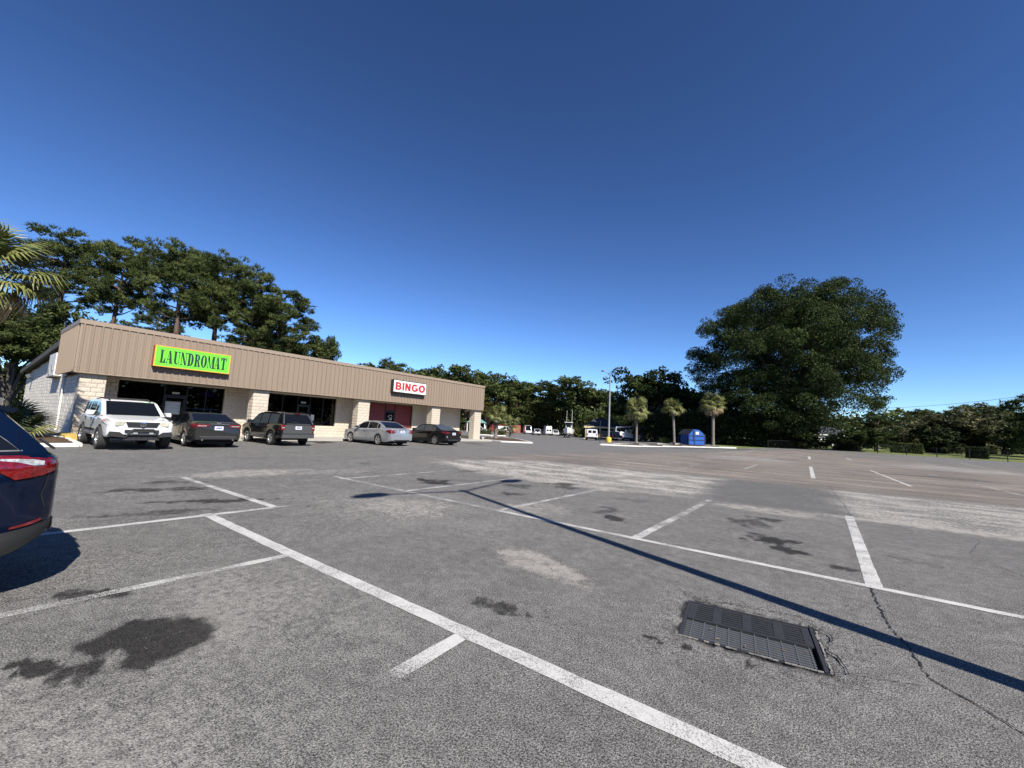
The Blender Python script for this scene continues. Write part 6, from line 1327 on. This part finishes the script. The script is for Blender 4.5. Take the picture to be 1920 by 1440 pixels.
# utility pole and the wires over the lawn
UP = MAT('utility pole timber', (.12, .1, .08), .9, 0, .3, 4)
ux, uy, uz, uh = spot(1704, 786, 150); up = thing('utility_pole', 'distant utility pole with a crossarm above the garden trees', 'utility pole', (ux, uy, uz)); MB().tube([(0, 0, 0), (0, 0, uh)], [.2, .14], 8).build('pole', UP, up); MB().box((0, 0, uh-1.0), (3.6, .2, .22), rz=YAW).build('crossarm', UP, up)
for s in (-1.5, 1.5): MB().lathe([(.08, 0), (.06, .3), (0, .3)], 8, 'Z', (s*math.cos(YAW), s*math.sin(YAW), uh-.89)).build('insulator', GALV, up)
WIRE = MAT('wire', (.03, .03, .032), .6)
def wire(label, a, b, sag, r=.02):
    a, b = Vector(a), Vector(b); o = MB().tube([tuple(a.lerp(b, i/20)+Vector((0, 0, -sag*4*(i/20)*(1-i/20)))) for i in range(21)], r, 5, False).build('overhead_wire', WIRE); tag(o, label, 'wire', 'overhead wires')
wire('overhead wire sagging across the sky right of the oak', AT(1440, 752, 95), AT(2060, 722, 46), 2.1, .022)
wire('thin overhead wire along the treetops left of the side wall', AT(-60, 666, 33), AT(100, 682, 46), .4, .014)
wire('thin upper overhead wire in front of the left trees', AT(-60, 620, 33), AT(96, 640, 46), .4, .014)
# chain link fence along the lawn
FEN = MAT('black fence pipe', (.02, .02, .02), .5, .3); t = NT('chain link mesh'); co = t.coord(kind='Generated')
fpt = [G(px, py) for px, py in ((1440, 840.5), (1530, 842.5), (1567, 845), (1646, 850.5), (1700, 853.5), (1757, 857.5), (1818, 861.5), (1890, 866))]; fd_ = Vector((fpt[-1][0]-fpt[-2][0], fpt[-1][1]-fpt[-2][1])); fpt += [(fpt[-1][0]+fd_.x*k, fpt[-1][1]+fd_.y*k) for k in (1, 2, 3)]
fen = thing('chain_link_fence', 'low black chain link fence between the lot and the lawn', 'fence', (0, 0, 0)); FH = 1.2
for a in fpt:
    MB().tube([(0, 0, -.1), (0, 0, FH+.04)], .045, 8).build('post', FEN, fen, loc=(a[0], a[1], gzf(*a)))
for a, b in zip(fpt[:-1], fpt[1:]):
    za, zb = gzf(*a), gzf(*b); MB().tube([(a[0], a[1], za+FH), (b[0], b[1], zb+FH)], .02, 6, False).build('top_rail', FEN, fen)
    mb = MB(); L = math.hypot(b[0]-a[0], b[1]-a[1]); s = .16; n = int(L/s)
    for i in range(-int(FH/s), n):
        for sg in (0, 1):
            u0, u1 = i*s, i*s+FH; z0_, z1_ = (0, FH) if sg == 0 else (FH, 0)
            if u0 < 0: z0_ = z0_+(z1_-z0_)*(-u0/FH); u0 = 0
            if u1 > L: z1_ = z0_+(z1_-z0_)*((L-u0)/(u1-u0)); u1 = L
            p = lambda u, zz: (a[0]+(b[0]-a[0])*u/L, a[1]+(b[1]-a[1])*u/L, za+(zb-za)*u/L+zz)
            A_, B2 = Vector(p(u0, z0_)), Vector(p(u1, z1_)); w = Vector((0, 0, .0028)); mb.quad(A_-w, B2-w, B2+w, A_+w)
    mb.build('wire_mesh', FEN, fen, kind='stuff')
# far white rail fence near the bucket truck
wfx = [AT(1173, 816, 92)[:2], AT(1192, 816, 90)[:2]]; rf = thing('rail_fence', 'white three rail fence behind the first island palm', 'fence', (0, 0, 0))
for k in range(4): c = (wfx[0][0]+(wfx[1][0]-wfx[0][0])*k/3, wfx[0][1]+(wfx[1][1]-wfx[0][1])*k/3); MB().bx(-.09, .09, -.09, .09, 0, 1.5).build('post', WHITEM, rf, loc=(c[0], c[1], gzf(*c)))
ang = math.atan2(wfx[1][1]-wfx[0][1], wfx[1][0]-wfx[0][0]); ln = math.hypot(wfx[1][0]-wfx[0][0], wfx[1][1]-wfx[0][1]); mc = ((wfx[0][0]+wfx[1][0])/2, (wfx[0][1]+wfx[1][1])/2)
for z in (.4, .85, 1.3): MB().box((mc[0], mc[1], gzf(*mc)+z), (ln, .04, .2), rz=ang).build('rail', WHITEM, rf)

# ================================================================ FAR BUILDINGS AND OBJECTS
SHING = MAT('dark roof shingle', (.045, .047, .052), .9, 0, .25, 3, .3, 20); WSID = MAT('white siding', (.78, .77, .74), .7, 0, .06, 2); WIND = carglass('dark window', (.02, .022, .025))
hx, hy, hz, hh = spot(1568, 808, 112); hs = thing('white_house', 'small white house with dark roof half hidden behind the right hand trees', 'house', (hx, hy, hz-.1), YAW+R_(14))
MB().bx(-8.5, 3.2, 0, 8, 0, 2.9).build('wall', WSID, hs)
rfm = MB(); rfm.add([(-9, -.5, 2.9), (3.7, -.5, 2.9), (3.7, 8.5, 2.9), (-9, 8.5, 2.9), (-9, 4, 5.2), (3.7, 4, 5.2)], [(0, 1, 5, 4), (2, 3, 4, 5), (0, 4, 3), (1, 2, 5), (0, 3, 2, 1)]); rfm.build('roof', SHING, hs)
MB().bx(3.21, 7, 1.2, 6.8, 0, 2.8).build('porch_wall', WSID, hs); pr = MB(); pr.add([(3.2, .8, 2.8), (3.2, 7.2, 2.8), (3.2, 4, 4.5), (7.4, .8, 2.8), (7.4, 7.2, 2.8), (7.4, 4, 4.5)], [(0, 3, 5, 2), (4, 1, 2, 5), (3, 4, 5), (0, 1, 4, 3)]); pr.build('porch_roof', SHING, hs)
mb = MB(); [mb.tube([(7.45, a, 2.75), (7.45, 4, 4.55)], .12, 4) for a in (.6, 7.4)]; mb.build('gable_trim', WSID, hs)
MB().bx(-9.05, 3.75, -.56, -.5, 2.72, 2.92).build('eaves_board', WSID, hs)
for xx in (-7, -4.6, -2.2): w = MB().bx(xx-.5, xx+.5, -.03, -.004, 1.0, 2.2).build('window', WSID, hs); MB().bx(xx-.42, xx+.42, -.05, -.031, 1.08, 2.12).build('pane', WIND, w)
MB().bx(.6, 3.1, -.04, -.002, .7, 2.5).build('porch_screen', MAT('porch screen', (.12, .13, .12), .8), hs)
for xx in (.5, 1.8, 3.1): MB().bx(xx-.07, xx+.07, -.45, -.31, 0, 2.9).build('porch_post', WSID, hs)
MB().bx(.4, 3.2, -.5, -.42, .0, .55).build('porch_rail', WSID, hs)
# open shelter with grey hip roof
sx, sy_, sz, sh = spot(1136, 792, 100); sh_ = thing('open_shelter', 'open shelter with grey hip roof and pale yellow eaves behind the parked trucks', 'shelter', (sx, sy_, sz), YAW-R_(8))
rr = MB(); rr.add([(-5.2, -4, 2.9), (5.2, -4, 2.9), (5.2, 4, 2.9), (-5.2, 4, 2.9), (-2.6, 0, 4.9), (2.6, 0, 4.9)], [(0, 1, 5, 4), (1, 2, 5), (2, 3, 4, 5), (3, 0, 4), (3, 2, 1, 0)]); rr.build('roof', SHING, sh_)
MB().add([(0, 3.6, 3.6), (2.4, 3.6, 3.6), (1.2, 3.6, 6.0), (0, 7, 3.6), (2.4, 7, 3.6), (1.2, 7, 6.0)], [(0, 1, 2), (5, 4, 3), (0, 2, 5, 3), (1, 4, 5, 2)]).build('rear_gable', SHING, sh_)
YE = MAT('pale yellow trim', (.55, .45, .25), .7); MB().bx(-5.25, 5.25, -4.06, -4, 2.55, 2.95).build('eaves_board', YE, sh_); MB().bx(-5.25, -5.2, -4, 4, 2.55, 2.95).build('eaves_board', YE, sh_)
for a in (-4.8, -1.6, 1.6, 4.8):
    MB().bx(a-.15, a+.15, -3.8, -3.5, 0, 2.9).build('post', YE, sh_); MB().bx(a-.15, a+.15, 3.5, 3.8, 0, 2.9).build('post', YE, sh_)
MB().bx(-4.9, 4.9, 3.2, 3.4, 0, 2.8).build('back_wall', MAT('dark back wall', (.04, .035, .03), .9), sh_)
# teal roofed kiosk
tx, ty_, tz, th_ = spot(894, 787, 118); tk = thing('teal_kiosk', 'little pavilion with a teal gable roof behind the hedges', 'pavilion', (tx, ty_, tz), YAW); TEAL = MAT('teal metal roof', (.16, .33, .29), .5, 0, .08, 3)
MB().add([(-2.8, -2, 2.6), (2.8, -2, 2.6), (0, -2, 4.3), (-2.8, 4, 2.6), (2.8, 4, 2.6), (0, 4, 4.3)], [(0, 1, 2), (5, 4, 3), (0, 2, 5, 3), (1, 4, 5, 2), (0, 3, 4, 1)]).build('roof', TEAL, tk)
MB().lathe([(.28, 0), (.28, .02), (0, .02)], 12, 'Y', (0, -2.03, 3.55)).build('gable_vent', UNDER, tk)
for a in (-2.4, 2.4):
    for b in (-1.7, 3.6): MB().bx(a-.1, a+.1, b-.1, b+.1, 0, 2.6).build('post', WSID, tk)
# shipping containers
CRED = MAT('faded red container', (.33, .06, .05), .65, 0, .2, 2, .25, 30)
def container(label, px, dep, rz, col=CRED, l=6.06):
    x, y, z = AT(px, 811, dep); z = gzf(x, y); c = thing('shipping_container', label, 'container', (x, y, z), rz, 'shipping containers')
    w, h = 2.44, 2.6; fr = MB()
    for a in (-w/2, w/2-.12):
        for b in (0, l-.12): fr.bx(a, a+.12, b, b+.12, .1, h)
        fr.bx(a, a+.12, .12, l-.12, .1, .25); fr.bx(a, a+.12, .12, l-.12, h-.12, h)
    for b in (0, l-.12): fr.bx(-w/2+.12, w/2-.12, b, b+.12, .1, .25); fr.bx(-w/2+.12, w/2-.12, b, b+.12, h-.12, h)
    fr.build('frame', col, c)
    for s in (-1, 1):
        mb = MB(); n = 22; prev = None
        for i in range(n*4+1):
            yy = .12+(l-.24)*i/(n*4); d = (0, 0, .04, .04)[i % 4]; xx = s*(w/2-.02-d); cur = [(xx, yy, .25), (xx, yy, h-.12)]
            if prev: mb.quad(prev[0], cur[0], cur[1], prev[1])
            prev = cur
        mb.build('side_panel', col, c)
    MB().bx(-w/2+.12, w/2-.12, .1, l-.1, h-.09, h-.05).build('roof', col, c)
    for s in (-1, 1):
        d = MB().bx(min(s*.02, s*(w/2-.13)), max(s*.02, s*(w/2-.13)), .03, .07, .26, h-.13).build('door', col, c)
        for k in (.25, .75): MB().tube([(s*k*1.1, .0, .2), (s*k*1.1, .0, h-.05)], .025, 6).build('locking_bar', GALV, d)
    MB().bx(-w/2+.13, w/2-.13, l-.07, l-.03, .26, h-.13).build('end_panel', col, c)
container('faded red shipping container with its doors facing the lot', 969, 138, YAW+R_(12)); container('second red shipping container, further left behind the small palm', 949, 142, YAW+R_(60))
# blue dumpster
BLUE = MAT('blue dumpster paint', (.012, .09, .36), .55, 0, .25, 3, .25, 20, .3, .01); BLUE_D = MAT('dark blue frame', (.01, .025, .09), .6)
cx, cy = G(1291, 835.5); ex, ey = G(1322, 836.8); da = math.atan2(ey-cy, ex-cx); dl = math.hypot(ex-cx, ey-cy); ld = math.hypot(cx-G(1272, 834)[0], cy-G(1272, 834)[1])
dm_ = thing('blue_dumpster', 'blue steel dumpster with chamfered top between two island palms', 'dumpster', (cx, cy, gzf(cx, cy)+.06), da)
hD = 30/PXM(float(np.dot(np.array([cx, cy, -1.6]), _fw))); pr_ = [(0, .1), (dl, .1), (dl, hD*.58), (dl*.86, hD*.8), (dl*.62, hD*.98), (dl*.3, hD), (0, hD*.62)]
MB().prism(pr_, 'Y', 0.0, min(3.2, ld*1.1)).build('bin', BLUE, dm_)
for z in (.34, .6): MB().bx(.02, dl-.02, -.05, -.002, hD*z-.05, hD*z+.05).build('rail', BLUE_D, dm_)
for xx in (.0, dl*.34, dl-.08): MB().bx(xx, xx+.09, -.06, -.051, .1, hD*.58).build('rib', BLUE_D, dm_)
MB().bx(dl*.28, dl*.36, -.07, -.052, hD*.3, hD*.95).build('rib', BLUE_D, dm_)
for k in range(5): MB().bx(-.07, -.002, .25+k*.55, .33+k*.55, .12, hD*.6).build('side_rib', BLUE_D, dm_)
MB().bx(dl*.42, dl*.62, -.03, -.002, hD*.68, hD*.86).build('sticker', LITE, dm_)
MB().add([(dl*.3, -.05, hD+.03), (dl*.3, 2.6, hD+.03), (-.06, 2.6, hD*.66), (-.06, -.05, hD*.66)], [(0, 1, 2, 3)]).build('lid', MAT('black lid', (.02, .02, .022), .5), dm_)
for a in (.2, dl-.3): MB().bx(a, a+.1, .1, .3, 0, .1).build('skid', BLUE_D, dm_)

# ---- far vehicles (simple builds of the same kind of body)
def no_extra(car, k): pass
def x_van(car, k):
    X, L = k['X'], k['L']
    for s in (1, -1): MB().box((X(L)-.01, s*(k['W']/2*.8), 1.0), (.03, .14, .35)).build('tail_light', RED_LAMP, car)
    for s in (1, -1): MB().box((X(L)-.016, s*.38, 1.5), (.02, .52, .42)).build('rear_window', CGLASS, car)
    MB().box((X(L)-.05, 0, .52), (.12, k['W']*.9, .16)).build('rear_bumper', CLAD, car); MB().box((X(L)-.012, 0, 1.2), (.012, .012, 1.2)).build('door_seam', UNDER, car)
    k['patch']('headlight', [(.06, .75, .95), (.3, .78, .98)], WHITE_LAMP, .01)
def van_spec(L, H, W_, hood, extra, paint=None, win=True, **kw):
    top = H-.04
    d = dict(L=L, W=W_, H=H, plan=std_plan(L, .82, .95), fo=.85, wb=L*.6, rad=.35, rim=.2, spokes=5, arch=.41, detail=1, deck=[(0, .85), (.05, 1.0), (hood, 1.12), (hood+.1, 1.14), (L, 1.14)], belt=[(0, .8), (.05, .96), (hood, 1.08), (L, 1.1)], floor=[(0, .45), (.3, .36), (L-.3, .38), (L, .45)],
      ws0=hood-.05, ws1=hood+.6, rg1=L-.001, rg0=L, roof=[(hood+.05, 1.2), (hood+.6, H-.12), (hood+.9, top), (L-.3, top), (L-.06, H-.1), (L-.015, H-.4)], sidewin=[(hood+.4, hood+1.2), (hood+1.3, hood+2.2)] if win else [(hood+.4, hood+1.2)], doors=[], handles=[], paint=paint or WHITE_P, extra=extra, tum=.09)
    d.update(kw); return d
def far_car(name, label, cat, px, dep, rz, S, group='vehicles in the far parking'):
    x, y, _ = AT(px, 815, dep); make_car(name, label, cat, (x, y, gzf(x, y)), rz, S, group)
AWAY = YAW+R_(90)          # nose pointing away from the photographer
ASTRO = van_spec(4.8, 1.98, 1.96, 1.0, x_van, wb=2.82)
x, y = G(1115, 826); make_car('parked_van', 'white passenger van, nearest of the far vehicles, left of the lamp post', 'van', (x-1.6, y+2.0, gzf(x, y)), AWAY-R_(8), ASTRO, 'vehicles in the far parking')
far_car('parked_van', 'tall white cargo van with high roof in the far row', 'van', 1026, 122, AWAY+R_(4), van_spec(5.9, 2.75, 2.02, 1.0, x_van, win=False))
def x_fsuv(car, k):
    X, L = k['X'], k['L']
    for s in (1, -1): MB().box((X(L)-.01, s*(k['W']/2*.78), 1.0), (.03, .16, .4)).build('tail_light', RED_LAMP, car)
    MB().box((X(L)-.05, 0, .5), (.12, k['W']*.9, .18)).build('rear_bumper', CLAD, car); MB().box((X(L)-.012, 0, 1.0), (.02, .5, .25)).build('plate_recess', BLACKP, car); MB().box((X(0)+.01, 0, .85), (.03, 1.2, .22)).build('grille', BLACKP, car)
FSUV = dict(ESCAPE, detail=1, paint=WHITE_P, extra=x_fsuv, L=4.7, plan=std_plan(4.7, .8, .9), W=1.9, rg0=4.66, deck=[(0, .72), (.03, .9), (.15, .98), (1.0, 1.06), (1.15, 1.08), (4.6, 1.1), (4.7, 1.06)], belt=[(0, .7), (.03, .86), (.15, .92), (1.0, 1.0), (2, 1.04), (4.7, 1.05)], floor=[(0, .42), (.3, .33), (4.3, .36), (4.7, .42)], rg1=4.2, roof=[(1.13, 1.13), (1.7, 1.6), (1.95, 1.7), (2.6, 1.76), (3.8, 1.75), (4.15, 1.72), (4.25, 1.65)], sidewin=[(1.35, 2.1), (2.18, 3.1), (3.2, 4.1)])
far_car('parked_suv', 'white suv with black bumper left of the tall cargo van', 'suv', 1005, 112, AWAY+R_(6), FSUV)
far_car('parked_suv', 'white suv facing the lot right of the tall cargo van', 'suv', 1041, 124, AWAY+R_(180), FSUV)
far_car('parked_suv', 'dark suv half hidden behind the white suv in the far row', 'suv', 1013, 128, AWAY, dict(FSUV, paint=CHAR_P))
far_car('parked_car', 'dark car in the shade right of the far white suvs', 'car', 1052, 126, AWAY+R_(10), dict(ACCORD, detail=1, paint=BLACK_P, extra=no_extra))
far_car('parked_truck', 'white box truck in front of the far lamp post', 'truck', 989, 128, AWAY+R_(185), van_spec(5.5, 2.7, 2.1, .9, no_extra, win=False))
far_car('parked_suv', 'white car with dark windows under the teal roof', 'suv', 896, 106, AWAY-R_(80), FSUV)
far_car('parked_van', 'white van partly hidden by the small leaning palm', 'van', 944, 124, AWAY-R_(60), van_spec(5.0, 2.1, 1.95, .9, no_extra))
def x_pick(car, k):
    X, L = k['X'], k['L']; MB().bx(X(L)+.08, X(3.2), -.72, .72, .85, 1.09).build('bed', UNDER, car)
    for s in (1, -1): MB().box((X(L)-.01, s*.85, .95), (.03, .14, .35)).build('tail_light', RED_LAMP, car)
    MB().box((X(L)-.06, 0, .55), (.14, 1.75, .18)).build('rear_bumper', CHROME, car)
PICK = dict(L=5.6, W=1.98, H=1.85, plan=std_plan(5.6, .84, .95), fo=.9, wb=3.5, rad=.39, rim=.23, spokes=6, arch=.46, detail=1, deck=[(0, .85), (.04, 1.02), (1.3, 1.16), (1.45, 1.18), (5.6, 1.12)], belt=[(0, .8), (.04, .98), (1.3, 1.1), (5.55, 1.12), (5.6, 1.08)], floor=[(0, .5), (.3, .42), (5.2, .45), (5.6, .52)], ws0=1.3, ws1=1.95, rg1=3.2, rg0=3.45, roof=[(1.4, 1.25), (1.9, 1.75), (2.2, 1.84), (3.1, 1.82), (3.2, 1.78)], sidewin=[(1.6, 2.35), (2.45, 3.15)], doors=[], handles=[], paint=BLACK_P, extra=x_pick, tum=.2)
far_car('parked_pickup', 'dark pickup truck behind the lamp post, left of the blue one', 'pickup', 1133, 84, AWAY-R_(5), dict(PICK, paint=BLACK_P))
far_car('parked_pickup', 'dark navy pickup truck right of the lamp post', 'pickup', 1153, 82, AWAY-R_(5), dict(PICK, paint=NAVY_P))
# bucket truck
x, y, _ = AT(1172, 820, 84); bt = thing('bucket_truck', 'white utility truck with a folded lift boom beside the white rail fence', 'truck', (x, y, gzf(x, y)), AWAY-R_(70)); WP = WHITE_P
MB().bx(-3, .6, -1.05, 1.05, .75, 1.9).build('service_body', WP, bt); cab = MB().prism([(.7, .7), (3.0, .7), (3.0, 1.25), (2.1, 1.4), (1.7, 2.3), (.7, 2.3)], 'Y', -1.0, 1.0).build('cab', WP, bt); MB().prism([(1.95, 1.45), (2.02, 1.45), (1.72, 2.15), (1.65, 2.15)], 'Y', -.85, .85).build('windscreen', CGLASS, bt)
for s in (-1, 1): MB().bx(.9, 1.65, s*1.003-.003, s*1.003+.003, 1.5, 2.15).build('side_window', CGLASS, bt)
MB().tube([(-2.2, 0, 1.9), (-2.2, 0, 2.7), (1.6, 0, 3.0), (2.2, 0, 3.3)], .14, 8).build('boom', WP, bt); MB().bx(1.9, 2.6, -.35, .35, 2.9, 3.9).build('bucket', WP, bt)
tm_, rm_, dk_ = wheel_meshes(.42, .25, .26, 6); tm_.materials.append(RUBBER); rm_.materials.append(ALLOY); dk_.materials.append(UNDER)
for a in (-1.9, 2.2):
    for s in (-1, 1):
        w = link('wheel', MB().lathe([(0, -.03), (.05, -.03), (.05, .03), (0, .03)], 8, 'Y').mesh('hub'), bt, (a, s*.9, .42), rz=0 if s > 0 else math.pi); w.data.materials.append(UNDER); link('tyre', tm_, w); link('rim', rm_, w)
MB().bx(-2.9, 2.9, -.6, .6, .45, .74).build('chassis', UNDER, bt)
# boat on a trailer
x, y, _ = AT(1066, 818, 96); bo = thing('boat', 'white fishing boat with a hardtop and antennas on a trailer', 'boat', (x, y, gzf(x, y)), AWAY+R_(168)); GEL = MAT('white gelcoat', (.74, .74, .72), .25)
mb = MB(); st = [(-3.2, 1.2, 1.0), (-1.5, 1.3, 1.05), (.5, 1.28, 1.1), (2.2, 1.0, 1.25), (3.4, .5, 1.45), (3.9, .05, 1.6)]
for (a, hw, hz_) in st: k0 = .55+max(0, a-1.5)*.16; mb.v += [(a, 0, k0), (a, hw*.75, k0+.3), (a, hw, hz_+.75), (a, hw*.85, hz_+.8), (a, 0, hz_+.55), (a, -hw*.85, hz_+.8), (a, -hw, hz_+.75), (a, -hw*.75, k0+.3)]
for i in range(len(st)-1):
    for j in range(8): mb.f.append((i*8+j, i*8+(j+1) % 8, (i+1)*8+(j+1) % 8, (i+1)*8+j))
mb.f += [tuple(range(8)), tuple(40+j for j in range(8))]; mb.build('hull', GEL, bo, True, 35)
MB().prism([(-.9, 1.7), (.9, 1.7), (.7, 2.3), (.3, 2.9), (-.6, 2.9), (-.9, 2.3)], 'Y', -.6, .6).build('console', GEL, bo); MB().prism([(.72, 2.25), (.76, 2.25), (.36, 2.88), (.32, 2.88)], 'Y', -.52, .52).build('windscreen', CGLASS, bo)
for a in (-.8, .6):
    for s in (-1, 1): MB().tube([(a, s*.75, 1.6), (a*.9, s*.75, 3.45)], .03, 6).build('hardtop_post', GALV, bo)
MB().box((-.1, 0, 3.5), (2.3, 1.9, .1)).build('hardtop', GEL, bo)
for a, s in ((-.9, .6), (-.9, -.6), (.3, .7)): MB().tube([(a, s, 3.5), (a-.15, s, 6.3)], .022, 5).build('antenna', GEL, bo)
tr = MB(); tr.bx(-3.2, 2.6, -.9, -.8, .42, .54); tr.bx(-3.2, 2.6, .8, .9, .42, .54); tr.bx(-1.4, -1.3, -.79, .79, .42, .54); tr.bx(2.6, 4.6, -.06, .06, .42, .54); tr.build('trailer', GALV, bo)
for a in (-1.7, -.9):
    for s in (-1, 1): w = link('wheel', MB().lathe([(0, -.03), (.05, -.03), (.05, .03), (0, .03)], 8, 'Y').mesh('hub'), bo, (a, s*1.05, .36), rz=0 if s > 0 else math.pi); w.data.materials.append(UNDER); o = link('tyre', tm_, w); o.scale = (.85, .85, .85); o = link('rim', rm_, w); o.scale = (.85, .85, .85)
